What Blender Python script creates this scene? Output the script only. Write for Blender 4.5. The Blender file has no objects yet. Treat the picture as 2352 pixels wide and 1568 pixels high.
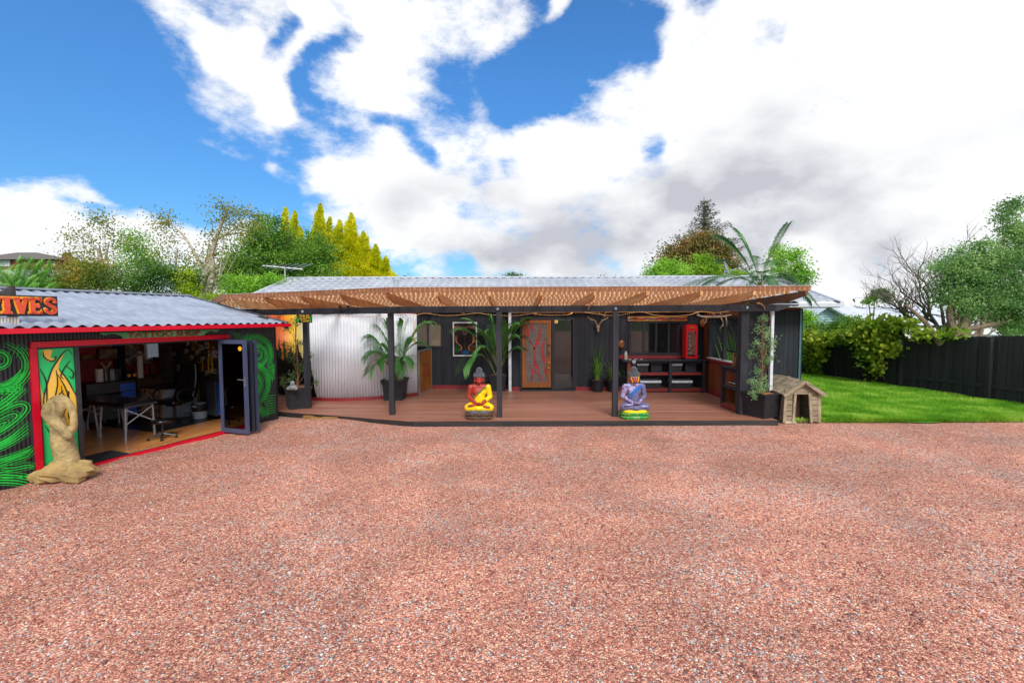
import bpy, bmesh, math, random
import numpy as np
from mathutils import Vector, Matrix, noise as mnoise
R = math.radians
sc = bpy.context.scene
# ---------------------------------------------------------------- camera
CZ = 2.26
cam_d = bpy.data.cameras.new('camera'); cam = bpy.data.objects.new('camera', cam_d)
sc.collection.objects.link(cam)
cam_d.lens = 16.0; cam_d.sensor_width = 36.0; cam_d.clip_end = 2500; cam_d.clip_start = 0.05
CAMROT = Matrix.Rotation(R(90 - 3.067), 3, 'X') @ Matrix.Rotation(R(0.2), 3, 'Z').inverted()
cam.matrix_world = Matrix.Translation((0, 0, CZ)) @ CAMROT.to_4x4()
sc.camera = cam
# ---------------------------------------------------------------- light
SUN_EL, SUN_AZ = 42.0, 166.0          # degrees; azimuth clockwise from +Y (behind the camera, a little right, veiled)
sun_d = bpy.data.lights.new('sun', 'SUN'); sun = bpy.data.objects.new('sun', sun_d); sc.collection.objects.link(sun)
sun_d.energy = 2.4; sun_d.angle = R(20); sun_d.color = (1.0, 0.95, 0.87)
_sd = Vector((math.sin(R(SUN_AZ)) * math.cos(R(SUN_EL)), math.cos(R(SUN_AZ)) * math.cos(R(SUN_EL)), math.sin(R(SUN_EL))))
sun.rotation_euler = _sd.to_track_quat('Z', 'Y').to_euler()
sc.view_settings.view_transform = 'Standard'; sc.view_settings.look = 'None'
sc.view_settings.gamma = 1.0; sc.view_settings.exposure = 0.42
try:
    sc.cycles.max_bounces = 7; sc.cycles.transparent_max_bounces = 10; sc.cycles.diffuse_bounces = 4
    sc.cycles.use_denoising = True; sc.cycles.caustics_refractive = False
except Exception: pass

def ray(u, v):                                   # picture point (2352 x 1568 grid) to a world direction
    d = CAMROT @ Vector(((u - 1176) / 1045.33, (784 - v) / 1045.33, -1.0))
    return d
def at(u, v, Y):                                 # ... to the point at distance Y
    d = ray(u, v); return Vector((0, 0, CZ)) + d * (Y / d.y)
def on(u, v, z):                                 # ... to the point at height z
    d = ray(u, v); return Vector((0, 0, CZ)) + d * ((z - CZ) / d.z)
def nd(u, v): return ray(u, v).normalized()

def lin(h, k=1.0):
    h = h.lstrip('#'); c = [int(h[i:i+2], 16) / 255 for i in (0, 2, 4)]
    return tuple(k * (x / 12.92 if x <= .04045 else ((x + .055) / 1.055) ** 2.4) for x in c) + (1,)

# ---------------------------------------------------------------- sky (world)
world = bpy.data.worlds.new('World'); sc.world = world; world.use_nodes = True
W = world.node_tree; W.nodes.clear()
def wn(t, **k):
    n = W.nodes.new(t)
    for a, b in k.items(): setattr(n, a, b)
    return n
def wl(a, b): W.links.new(a, b)
def wmath(op, a, b=None, clamp=False):
    n = wn('ShaderNodeMath', operation=op, use_clamp=clamp)
    for i, x in enumerate((a, b)):
        if x is None: continue
        if isinstance(x, (int, float)): n.inputs[i].default_value = x
        else: wl(x, n.inputs[i])
    return n.outputs[0]
tc = wn('ShaderNodeTexCoord'); D = tc.outputs['Generated']
sky = wn('ShaderNodeTexSky', sky_type='NISHITA'); sky.sun_disc = False
sky.sun_elevation = R(SUN_EL); sky.sun_rotation = R(SUN_AZ); sky.air_density = 1.0; sky.dust_density = 0.6; sky.ozone_density = 2.5
n1 = wn('ShaderNodeTexNoise'); n1.inputs['Scale'].default_value = 4.2; n1.inputs['Detail'].default_value = 12; n1.inputs['Roughness'].default_value = .66
mp = wn('ShaderNodeMapping'); mp.inputs['Scale'].default_value = (1, 1, 1.8); mp.inputs['Location'].default_value = (3.1, 1.7, .4); wl(D, mp.inputs[0]); wl(mp.outputs[0], n1.inputs['Vector'])
n2 = wn('ShaderNodeTexNoise'); n2.inputs['Scale'].default_value = 3.0; n2.inputs['Detail'].default_value = 7; wl(mp.outputs[0], n2.inputs['Vector'])
sub = wn('ShaderNodeVectorMath', operation='SUBTRACT'); wl(n2.outputs['Color'], sub.inputs[0]); sub.inputs[1].default_value = (.5, .5, .5)
scl = wn('ShaderNodeVectorMath', operation='SCALE'); wl(sub.outputs[0], scl.inputs[0]); scl.inputs['Scale'].default_value = .26
add = wn('ShaderNodeVectorMath', operation='ADD'); wl(D, add.inputs[0]); wl(scl.outputs[0], add.inputs[1])
DW = add.outputs[0]
def field(blobs):
    tot = None
    for (u, v, r, w) in blobs:
        c = nd(u, v); rr = (nd(u, v) - nd(u, v + r)).length
        d = wn('ShaderNodeVectorMath', operation='DISTANCE'); wl(DW, d.inputs[0]); d.inputs[1].default_value = c
        m = wn('ShaderNodeMapRange', interpolation_type='SMOOTHSTEP'); wl(d.outputs['Value'], m.inputs['Value'])
        m.inputs['From Min'].default_value = rr * 1.25; m.inputs['From Max'].default_value = rr * .35
        m.inputs['To Min'].default_value = 0; m.inputs['To Max'].default_value = w
        tot = m.outputs[0] if tot is None else wmath('ADD', tot, m.outputs[0])
    return tot
COVER = [(-150, 150, 420, -1.5), (150, 180, 300, -1.2), (330, 330, 230, -1.1), (520, 380, 150, -1.0), (640, 330, 130, -1.0), (760, 300, 90, -.8), (700, 400, 70, -.5),
         (805, 100, 60, -1.3), (850, 170, 60, -1.0), (900, 250, 60, -1.0), (960, 330, 60, -1.2), (1225, 205, 100, -2.2), (1310, 160, 110, -2.0), (1430, 90, 140, -2.3), (1500, 150, 60, -.7),
         (1340, 250, 60, -.7), (1640, 80, 85, -1.5), (1750, 60, 45, -1.1), (1500, 326, 40, -1.0), (1250, 5, 60, -1.2), (850, 600, 80, -1.0), (950, 635, 70, -1.1), (1050, 660, 50, -.7),
         (1120, 365, 45, -.9), (1180, 370, 40, -.8), (560, 170, 120, -.6), (600, 480, 90, -.9), (720, 560, 90, -.8), (430, 440, 100, -.6),
         (390, -10, 60, .9), (450, 40, 62, 1.3), (530, 95, 64, 1.4), (610, 150, 62, 1.4), (690, 215, 60, 1.3), (640, 70, 60, .5), (740, 20, 70, 1.2), (720, 130, 60, .7), (900, 120, 130, .9), (900, 330, 70, .6), (2000, 150, 700, 1.0), (1150, 330, 150, .6), (820, 400, 110, .9), (640, 400, 55, .9), (750, 440, 75, 1.0), (880, 490, 80, 1.0), (1000, 550, 80, .9), (1100, 590, 80, .8), (600, 60, 60, .8), (1000, 430, 160, .6), (1250, 450, 200, .5), (1700, 500, 300, .5), (1700, 10, 50, .5), (1560, 60, 40, .5), (690, 80, 40, -.9), (800, 200, 60, -.9), (770, 130, 40, -.6),
         (455, 250, 45, .9), (530, 295, 50, 1.0), (600, 360, 40, .5),
         (-40, 500, 170, 2.1), (120, 540, 150, 1.6), (170, 410, 60, 1.1), (240, 430, 65, 1.2), (320, 480, 80, 1.3), (450, 520, 70, 1.1), (550, 510, 65, 1.0), (250, 560, 120, 1.0), (480, 620, 90, 1.0),
         (980, 637, 30, 1.0), (1240, 130, 35, .6), (1310, 40, 50, 1.0), (1650, 20, 40, .3)]
GREY = [(1000, 520, 160, 0.32), (1180, 560, 190, 0.43), (1380, 560, 150, 0.36), (1480, 450, 130, 0.43), (1700, 440, 190, 0.47), (1900, 480, 190, 0.43), (1700, 540, 150, 0.36), (2050, 470, 120, 0.25),
        (1420, 600, 120, 0.29), (2000, 600, 100, 0.29), (2150, 560, 130, 0.22), (60, 560, 120, 0.25), (1550, 520, 100, 0.22), (1150, 620, 100, 0.32), (2300, 620, 120, 0.11)]
cov = wmath('ADD', field(COVER), wmath('MULTIPLY_ADD', n1.outputs['Fac'], 6.4)); W.nodes[-2].inputs  # keep
for n in W.nodes:
    if n.bl_idname == 'ShaderNodeMath' and n.operation == 'MULTIPLY_ADD': n.inputs[2].default_value = -2.50
mk = wn('ShaderNodeMapRange', interpolation_type='SMOOTHSTEP'); wl(cov, mk.inputs['Value'])
mk.inputs['From Min'].default_value = -.35; mk.inputs['From Max'].default_value = 1.25
gn = wn('ShaderNodeTexNoise'); gn.inputs['Scale'].default_value = 5.0; gn.inputs['Detail'].default_value = 6; wl(mp.outputs[0], gn.inputs['Vector'])
gm = wmath('ADD', wmath('MULTIPLY', field(GREY), wmath('ADD', wmath('MULTIPLY', gn.outputs['Fac'], 3.0), -.75)), wmath('MULTIPLY', wmath('SUBTRACT', gn.outputs['Fac'], .52), 1.3), True)
cc = wn('ShaderNodeMix', data_type='RGBA'); wl(gm, cc.inputs['Factor'])
cc.inputs['A'].default_value = (.80, .81, .82, 1); cc.inputs['B'].default_value = (.43, .44, .49, 1)
hs = wn('ShaderNodeHueSaturation'); wl(sky.outputs[0], hs.inputs['Color']); hs.inputs['Saturation'].default_value = 1.15
tn = wn('ShaderNodeVectorMath', operation='MULTIPLY'); tn.inputs[1].default_value = (.80, 1.30, 1.62); sk = wn('ShaderNodeVectorMath', operation='SCALE'); wl(hs.outputs[0], tn.inputs[0]); sz_ = wn('ShaderNodeSeparateXYZ'); wl(D, sz_.inputs[0]); hz = wn('ShaderNodeMapRange'); wl(sz_.outputs[2], hz.inputs[0]); hz.inputs[1].default_value = 0; hz.inputs[2].default_value = .45; hz.inputs[3].default_value = .055; hz.inputs[4].default_value = .094; wl(tn.outputs[0], sk.inputs[0]); wl(hz.outputs[0], sk.inputs['Scale'])
cl = wn('ShaderNodeMix', data_type='RGBA'); wl(mk.outputs[0], cl.inputs['Factor']); wl(sk.outputs[0], cl.inputs['A']); wl(cc.outputs['Result'], cl.inputs['B'])
bg = wn('ShaderNodeBackground'); wl(cl.outputs['Result'], bg.inputs['Color']); bg.inputs['Strength'].default_value = 1.0
wo = wn('ShaderNodeOutputWorld'); wl(bg.outputs[0], wo.inputs[0])
world.cycles.sampling_method = 'MANUAL'; world.cycles.sample_map_resolution = 512

# ---------------------------------------------------------------- materials
MATS = {}
def nodemat(name):
    m = bpy.data.materials.new(name); m.use_nodes = True; t = m.node_tree; t.nodes.clear()
    o = t.nodes.new('ShaderNodeOutputMaterial'); b = t.nodes.new('ShaderNodeBsdfPrincipled'); t.links.new(b.outputs[0], o.inputs[0])
    return m, t, b, o
def mat(name, col, rough=.6, col2=None, scale=8, stretch=(1, 1, 1), detail=5, bump=0, bscale=None, metal=0, spec=.5, contrast=(.35, .65), emit=None, es=1, coat=0, alpha=1, trans=0):
    """plain or two-tone procedural surface: colour varies with noise stretched along the grain"""
    if name in MATS: return MATS[name]
    m, t, b, o = nodemat(name); MATS[name] = m
    c1 = lin(col) if isinstance(col, str) else tuple(col) + (1,)
    if col2 is None: c2 = tuple(x * .82 for x in c1[:3]) + (1,)
    else: c2 = lin(col2) if isinstance(col2, str) else tuple(col2) + (1,)
    N, L = t.nodes, t.links
    tcn = N.new('ShaderNodeTexCoord'); mp = N.new('ShaderNodeMapping'); mp.inputs['Scale'].default_value = stretch
    L.new(tcn.outputs['Object'], mp.inputs[0])
    nz = N.new('ShaderNodeTexNoise'); nz.inputs['Scale'].default_value = scale; nz.inputs['Detail'].default_value = detail; nz.inputs['Roughness'].default_value = .6
    L.new(mp.outputs[0], nz.inputs['Vector'])
    cr = N.new('ShaderNodeValToRGB'); cr.color_ramp.elements[0].position = contrast[0]; cr.color_ramp.elements[1].position = contrast[1]
    cr.color_ramp.elements[0].color = c1; cr.color_ramp.elements[1].color = c2
    L.new(nz.outputs['Fac'], cr.inputs[0]); L.new(cr.outputs[0], b.inputs['Base Color'])
    b.inputs['Roughness'].default_value = rough; b.inputs['Metallic'].default_value = metal; b.inputs['Specular IOR Level'].default_value = spec
    b.inputs['Coat Weight'].default_value = coat; b.inputs['Alpha'].default_value = alpha; b.inputs['Transmission Weight'].default_value = trans
    if bump:
        nb = N.new('ShaderNodeTexNoise'); nb.inputs['Scale'].default_value = bscale or scale * 3; nb.inputs['Detail'].default_value = 4; L.new(mp.outputs[0], nb.inputs['Vector'])
        bp = N.new('ShaderNodeBump'); bp.inputs['Strength'].default_value = min(1, bump); bp.inputs['Distance'].default_value = .01 * max(1, bump)
        L.new(nb.outputs['Fac'], bp.inputs['Height']); L.new(bp.outputs[0], b.inputs['Normal'])
    if emit: b.inputs['Emission Color'].default_value = lin(emit); b.inputs['Emission Strength'].default_value = es
    return m
def foliage(name, dark, mid, light, trans=.3, rough=.55):
    """leaf surface: each leaf its own tone, some light let through"""
    if name in MATS: return MATS[name]
    m = bpy.data.materials.new(name); m.use_nodes = True; t = m.node_tree; t.nodes.clear(); N, L = t.nodes, t.links; MATS[name] = m
    o = N.new('ShaderNodeOutputMaterial'); g = N.new('ShaderNodeNewGeometry'); cr = N.new('ShaderNodeValToRGB')
    cr.color_ramp.elements[0].color = lin(dark); cr.color_ramp.elements[1].color = lin(light); e = cr.color_ramp.elements.new(.5); e.color = lin(mid)
    tcn = N.new('ShaderNodeTexCoord'); nz = N.new('ShaderNodeTexNoise'); nz.inputs['Scale'].default_value = 1.3; L.new(tcn.outputs['Object'], nz.inputs['Vector'])
    mx = N.new('ShaderNodeMix'); mx.data_type = 'FLOAT'; mx.inputs[0].default_value = .7
    mr = N.new('ShaderNodeMapRange'); mr.inputs[1].default_value = .3; mr.inputs[2].default_value = .7; L.new(nz.outputs['Fac'], mr.inputs[0])
    L.new(g.outputs['Random Per Island'], mx.inputs[2]); L.new(mr.outputs[0], mx.inputs[3]); L.new(mx.outputs[0], cr.inputs[0])
    d = N.new('ShaderNodeBsdfPrincipled'); d.inputs['Roughness'].default_value = rough; d.inputs['Specular IOR Level'].default_value = .35; L.new(cr.outputs[0], d.inputs['Base Color'])
    tr = N.new('ShaderNodeBsdfTranslucent'); L.new(cr.outputs[0], tr.inputs['Color']); ms = N.new('ShaderNodeMixShader'); ms.inputs[0].default_value = trans
    L.new(d.outputs[0], ms.inputs[1]); L.new(tr.outputs[0], ms.inputs[2]); L.new(ms.outputs[0], o.inputs[0])
    return m

# ---------------------------------------------------------------- mesh builder
class MB:
    def __init__(s): s.v = []; s.f = []; s.mi = []; s.cur = 0; s.n = 0; s.bulk = []
    def add(s, vs, fs):
        b = len(s.v); s.v.extend([tuple(v) for v in vs]); s.f.extend([tuple(i + b for i in f) for f in fs]); s.mi.extend([s.cur] * len(fs)); return s
    def box(s, x0, y0, z0, x1, y1, z1, M=None, taper=0):
        vs = [Vector((x, y, z)) for z in (z0, z1) for x, y in ((x0, y0), (x1, y0), (x1, y1), (x0, y1))]
        if taper:
            cx, cy = (x0 + x1) / 2, (y0 + y1) / 2
            for i in range(4): vs[i].x = cx + (vs[i].x - cx) * (1 - taper); vs[i].y = cy + (vs[i].y - cy) * (1 - taper)
        if M: vs = [M @ v for v in vs]
        return s.add(vs, [(3, 2, 1, 0), (4, 5, 6, 7), (0, 1, 5, 4), (1, 2, 6, 5), (2, 3, 7, 6), (3, 0, 4, 7)])
    def bar(s, p, q, w, h, up=(0, 0, 1), cut=0):
        p, q = Vector(p), Vector(q); d = (q - p).normalized(); sd = d.cross(Vector(up)).normalized(); u = sd.cross(d).normalized()
        vs = []
        for k, a in enumerate((p, q)):
            for i, (x, y) in enumerate(((-1, -1), (1, -1), (1, 1), (-1, 1))):
                o = d * cut if (k == 1 and y > 0) else Vector()
                vs.append(a + sd * (x * w / 2) + u * (y * h / 2) + o)
        return s.add(vs, [(3, 2, 1, 0), (4, 5, 6, 7), (0, 1, 5, 4), (1, 2, 6, 5), (2, 3, 7, 6), (3, 0, 4, 7)])
    def tube(s, pts, r, n=6, caps=True, M=None):
        pts = [Vector(p) for p in pts]; rs = r if isinstance(r, (list, tuple)) else [r] * len(pts)
        vs = []; pu = None
        for i, p in enumerate(pts):
            d = (pts[min(i + 1, len(pts) - 1)] - pts[max(i - 1, 0)]);
            d = d.normalized() if d.length > 1e-9 else Vector((0, 0, 1))
            if pu is None:
                a = Vector((0, 0, 1)) if abs(d.z) < .9 else Vector((1, 0, 0)); pu = d.cross(a).normalized()
            u = (pu - d * pu.dot(d)).normalized(); w = d.cross(u); pu = u
            for k in range(n):
                t = 2 * math.pi * k / n; vs.append(p + u * (math.cos(t) * rs[i]) + w * (math.sin(t) * rs[i]))
        fs = []
        for i in range(len(pts) - 1):
            for k in range(n): a = i * n + k; b = i * n + (k + 1) % n; fs.append((a, b, b + n, a + n))
        if caps: fs.append(tuple(range(n))[::-1]); fs.append(tuple(range((len(pts) - 1) * n, len(pts) * n)))
        if M: vs = [M @ v for v in vs]
        return s.add(vs, fs)
    def lathe(s, prof, c=(0, 0, 0), n=16, sx=1, sy=1, M=None, sq=0):
        vs = []
        for r, z in prof:
            for k in range(n):
                t = 2 * math.pi * k / n; cx, sy_ = math.cos(t), math.sin(t)
                if sq:
                    e = 1 - sq; cx = math.copysign(abs(cx) ** e, cx); sy_ = math.copysign(abs(sy_) ** e, sy_)
                v = Vector((c[0] + r * cx * sx, c[1] + r * sy_ * sy, c[2] + z)); vs.append(M @ v if M else v)
        fs = []
        for i in range(len(prof) - 1):
            for k in range(n): a = i * n + k; b = i * n + (k + 1) % n; fs.append((a, b, b + n, a + n))
        fs.append(tuple(range(n))[::-1]); fs.append(tuple(range((len(prof) - 1) * n, len(prof) * n)))
        return s.add(vs, fs)
    def ell(s, c, r, n=12, m=8, M=None, rot=None):
        vs, fs = [], []
        for i in range(m + 1):
            a = math.pi * i / m
            for k in range(n):
                t = 2 * math.pi * k / n; v = Vector((r[0] * math.sin(a) * math.cos(t), r[1] * math.sin(a) * math.sin(t), r[2] * math.cos(a)))
                if rot: v = rot @ v
                v = v + Vector(c); vs.append(M @ v if M else v)
        for i in range(m):
            for k in range(n): a = i * n + k; b = i * n + (k + 1) % n; fs.append((a, a + n, b + n, b))
        return s.add(vs, fs)
    def prism(s, poly, y0, y1, M=None):
        """polygon given in x,z extruded along y"""
        n = len(poly); vs = [Vector((x, y0, z)) for x, z in poly] + [Vector((x, y1, z)) for x, z in poly]
        if M: vs = [M @ v for v in vs]
        return s.add(vs, [tuple(range(n)), tuple(range(2 * n - 1, n - 1, -1))] + [(i, i + n, (i + 1) % n + n, (i + 1) % n) for i in range(n)])
    def grid(s, fn, nu, nv, M=None):
        vs = [Vector(fn(i / nu, j / nv)) for j in range(nv + 1) for i in range(nu + 1)]
        if M: vs = [M @ v for v in vs]
        return s.add(vs, [(j * (nu + 1) + i, j * (nu + 1) + i + 1, (j + 1) * (nu + 1) + i + 1, (j + 1) * (nu + 1) + i) for j in range(nv) for i in range(nu)])
    def quads(s, A):                                # bulk: array (n,4,3)
        s.bulk.append((np.asarray(A, dtype=np.float32), s.cur)); return s
    def build(s, name, mats, parent=None, smooth=False, local=False, thick=0, bevel=0):
        me = bpy.data.meshes.new(name); off = Vector((0, 0, 0))
        if parent is not None and not local:
            off = wpos(parent)
        V = np.array(s.v, dtype=np.float32).reshape(-1, 3); F = s.f; nv = len(V)
        loops = [i for f in F for i in f]; tot = [len(f) for f in F]; mi = list(s.mi)
        arrs = [V]; L = [np.array(loops, dtype=np.int32)]; T = [np.array(tot, dtype=np.int32)]; MI = [np.array(mi, dtype=np.int32)]
        for A, m in s.bulk:
            n, k = A.shape[:2]
            arrs.append(A.reshape(-1, 3)); L.append(np.arange(nv, nv + n * k, dtype=np.int32)); T.append(np.full(n, k, dtype=np.int32)); MI.append(np.full(n, m, dtype=np.int32)); nv += n * k
        V = np.concatenate(arrs); L = np.concatenate(L); T = np.concatenate(T); MI = np.concatenate(MI)
        V = V - np.array(off, dtype=np.float32)
        me.vertices.add(len(V)); me.vertices.foreach_set('co', V.ravel()); me.loops.add(len(L)); me.loops.foreach_set('vertex_index', L)
        me.polygons.add(len(T)); st = np.concatenate([[0], np.cumsum(T)[:-1]]).astype(np.int32); me.polygons.foreach_set('loop_start', st)
        try: me.polygons.foreach_set('loop_total', T)
        except Exception: pass
        me.update(calc_edges=True)
        for m in (mats if isinstance(mats, (list, tuple)) else [mats]): me.materials.append(m)
        me.polygons.foreach_set('material_index', MI)
        me.validate(); me.update(); me.polygons.foreach_set('use_smooth', np.full(len(me.polygons), bool(smooth)))
        o = bpy.data.objects.new(name, me); sc.collection.objects.link(o)
        if parent is not None: o.parent = parent
        if thick: md = o.modifiers.new('t', 'SOLIDIFY'); md.thickness = thick; md.offset = 0
        if bevel: md = o.modifiers.new('b', 'BEVEL'); md.width = bevel; md.segments = 2; md.limit_method = 'ANGLE'
        return o
def wpos(o):
    p = Vector(o.location)
    if o.parent: p = p + wpos(o.parent)
    return p
def tag(o, label, cat, group=None, kind=None):
    o['label'] = label; o['category'] = cat
    if group: o['group'] = group
    if kind: o['kind'] = kind
    return o
def thing(name, loc, label, cat, group=None, rz=0):
    o = bpy.data.objects.new(name, None); sc.collection.objects.link(o); o.location = loc; o.rotation_euler.z = rz; o.empty_display_size = .1
    return tag(o, label, cat, group)
def dup(o, loc, rz=0, label=None, scale=1, parent=None):
    def cp(a, par):
        c = a.copy(); sc.collection.objects.link(c); c.parent = par
        for ch in a.children: cp(ch, c)
        return c
    c = cp(o, parent); c.location = loc; c.rotation_euler.z = rz; c.scale = (scale,) * 3
    if label: c['label'] = label
    return c
def structure(o): o['kind'] = 'structure'; return o
rng = np.random.default_rng(7); random.seed(7)
# ---------------------------------------------------------------- ground
def gravel_material():
    m, t, b, o = nodemat('red_scoria_gravel'); N, L = t.nodes, t.links
    tcn = N.new('ShaderNodeTexCoord'); P = tcn.outputs['Object']
    def vor(scale):
        v = N.new('ShaderNodeTexVoronoi'); v.inputs['Scale'].default_value = scale; v.inputs['Randomness'].default_value = 1; L.new(P, v.inputs['Vector']); return v
    v1, v2 = vor(70), vor(120)
    def ramp(src, els):
        c = N.new('ShaderNodeValToRGB'); c.color_ramp.interpolation = 'LINEAR'
        while len(c.color_ramp.elements) < len(els): c.color_ramp.elements.new(.5)
        for e, (p, col) in zip(c.color_ramp.elements, els): e.position = p; e.color = lin(col)
        L.new(src, c.inputs[0]); return c.outputs[0]
    sep = N.new('ShaderNodeSeparateColor'); L.new(v1.outputs['Color'], sep.inputs[0])
    sep2 = N.new('ShaderNodeSeparateColor'); L.new(v2.outputs['Color'], sep2.inputs[0])
    els = [(0, '#6a3c34'), (.15, '#9c5c4e'), (.4, '#bd7865'), (.65, '#cd8b76'), (.85, '#dfa68c'), (.94, '#e8bc94'), (1, '#f6dcc2')]
    c1 = ramp(sep.outputs[0], els); c2 = ramp(sep2.outputs[0], els)
    big = N.new('ShaderNodeMix'); big.data_type = 'RGBA'; big.inputs[0].default_value = .18; L.new(c1, big.inputs['A']); L.new(c2, big.inputs['B'])
    # grey stones, gathered in loose patches
    nz = N.new('ShaderNodeTexNoise'); nz.inputs['Scale'].default_value = .8; nz.inputs['Detail'].default_value = 6; nz.inputs['Roughness'].default_value = .62; L.new(P, nz.inputs['Vector'])
    mr = N.new('ShaderNodeMapRange'); L.new(nz.outputs['Fac'], mr.inputs[0]); mr.inputs[1].default_value = .46; mr.inputs[2].default_value = .74; mr.inputs[3].default_value = .02; mr.inputs[4].default_value = .38
    lt = N.new('ShaderNodeMath'); lt.operation = 'LESS_THAN'; L.new(sep.outputs[1], lt.inputs[0]); L.new(mr.outputs[0], lt.inputs[1])
    gc = ramp(sep.outputs[2], [(0, '#6c6c6c'), (.5, '#a2a3a2'), (1, '#d8d8d4')])
    mg = N.new('ShaderNodeMix'); mg.data_type = 'RGBA'; L.new(lt.outputs[0], mg.inputs[0]); L.new(big.outputs['Result'], mg.inputs['A']); L.new(gc, mg.inputs['B'])
    # damp / freshly raked tone drift
    n3 = N.new('ShaderNodeTexNoise'); n3.inputs['Scale'].default_value = .55; n3.inputs['Detail'].default_value = 8; n3.inputs['Distortion'].default_value = .8; L.new(P, n3.inputs['Vector'])
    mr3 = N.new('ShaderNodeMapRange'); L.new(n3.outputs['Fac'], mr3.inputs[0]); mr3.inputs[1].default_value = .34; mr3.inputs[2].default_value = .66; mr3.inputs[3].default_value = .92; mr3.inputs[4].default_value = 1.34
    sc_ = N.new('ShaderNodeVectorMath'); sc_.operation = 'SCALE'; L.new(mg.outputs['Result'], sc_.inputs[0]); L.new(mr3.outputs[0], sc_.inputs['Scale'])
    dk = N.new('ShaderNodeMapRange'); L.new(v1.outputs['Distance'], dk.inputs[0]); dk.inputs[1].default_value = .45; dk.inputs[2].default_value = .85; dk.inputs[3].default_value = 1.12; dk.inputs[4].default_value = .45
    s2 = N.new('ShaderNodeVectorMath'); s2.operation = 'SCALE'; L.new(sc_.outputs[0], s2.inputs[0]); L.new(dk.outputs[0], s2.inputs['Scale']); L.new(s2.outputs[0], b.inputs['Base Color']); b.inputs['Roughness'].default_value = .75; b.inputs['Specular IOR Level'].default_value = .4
    inv = N.new('ShaderNodeMath'); inv.operation = 'MULTIPLY_ADD'; L.new(v1.outputs['Distance'], inv.inputs[0]); inv.inputs[1].default_value = -1; L.new(sep.outputs[0], inv.inputs[2])
    bp = N.new('ShaderNodeBump'); bp.inputs['Strength'].default_value = 1; bp.inputs['Distance'].default_value = .012; L.new(inv.outputs[0], bp.inputs['Height'])
    L.new(bp.outputs[0], b.inputs['Normal'])
    return m
GRAVEL = gravel_material()
def ground_h(x, y):
    p = Vector((x * .55, y * .9, 0))
    h = mnoise.noise(p) * .03 + mnoise.noise(p * 3.1) * .022 + mnoise.noise(p * 8.0) * .015
    rut = math.exp(-((x - 2.2 - .22 * (y - 3)) / .35) ** 2) + math.exp(-((x - 3.9 - .25 * (y - 3)) / .35) ** 2)
    h -= .028 * rut * (0.5 + mnoise.noise(Vector((x, y * .3, 4))))
    near = 1 - min(1, max(0, (y - 9.0) / .25))
    # low banks of gravel raked up against the left end of the deck
    e = math.exp(-((x + 4.1) / .95) ** 2 - ((y - 9.75) / .33) ** 2) * .075
    return h * (.25 + .75 * near) + e - .012
g = MB()
xs = list(np.arange(-9, 14.01, .09)); ys = list(np.arange(.6, 11.3, .09))
vs = [(x, y, ground_h(x, y)) for y in ys for x in xs]; nx = len(xs)
g.add(vs, [(j * nx + i, j * nx + i + 1, (j + 1) * nx + i + 1, (j + 1) * nx + i) for j in range(len(ys) - 1) for i in range(nx - 1)])
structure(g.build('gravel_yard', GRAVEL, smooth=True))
g = MB(); g.box(-30, -45, -.4, 30, .62, -.012); structure(g.build('gravel_drive', GRAVEL))
g = MB(); g.box(-500, -300, -.9, 500, 900, -.2)
structure(g.build('ground', mat('earth', '#3c5a20', .95, '#4d6a2c', scale=.6)))
# individual loose stones lying on the yard (nobody could count them: stuff)
def stones(n, seed):
    r = np.random.default_rng(seed)
    y = 1.9 + 7.4 * r.random(n) ** 1.3; x = (r.random(n) * 2 - 1) * (y * 1.12 + .4)
    s = .0055 + .0075 * r.random(n) ** 2.5
    z = np.array([ground_h(a, b) for a, b in zip(x, y)]) + s * .15
    O = np.array([[1, 0, 0], [0, 1, 0], [-1, 0, 0], [0, -1, 0], [0, 0, 1], [0, 0, -1]], float)
    tri = np.array([[0, 1, 4], [1, 2, 4], [2, 3, 4], [3, 0, 4], [1, 0, 5], [2, 1, 5], [3, 2, 5], [0, 3, 5]])
    a = r.random(n) * 6.28; ca, sa = np.cos(a), np.sin(a)
    P = O[None] * (0.6 + .8 * r.random((n, 6, 1))) * np.stack([s * (1 + .7 * r.random(n)), s, s * .75], 1)[:, None, :]
    Q = np.stack([P[..., 0] * ca[:, None] - P[..., 1] * sa[:, None], P[..., 0] * sa[:, None] + P[..., 1] * ca[:, None], P[..., 2]], -1) + np.stack([x, y, z], 1)[:, None, :]
    return Q, tri
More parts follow.
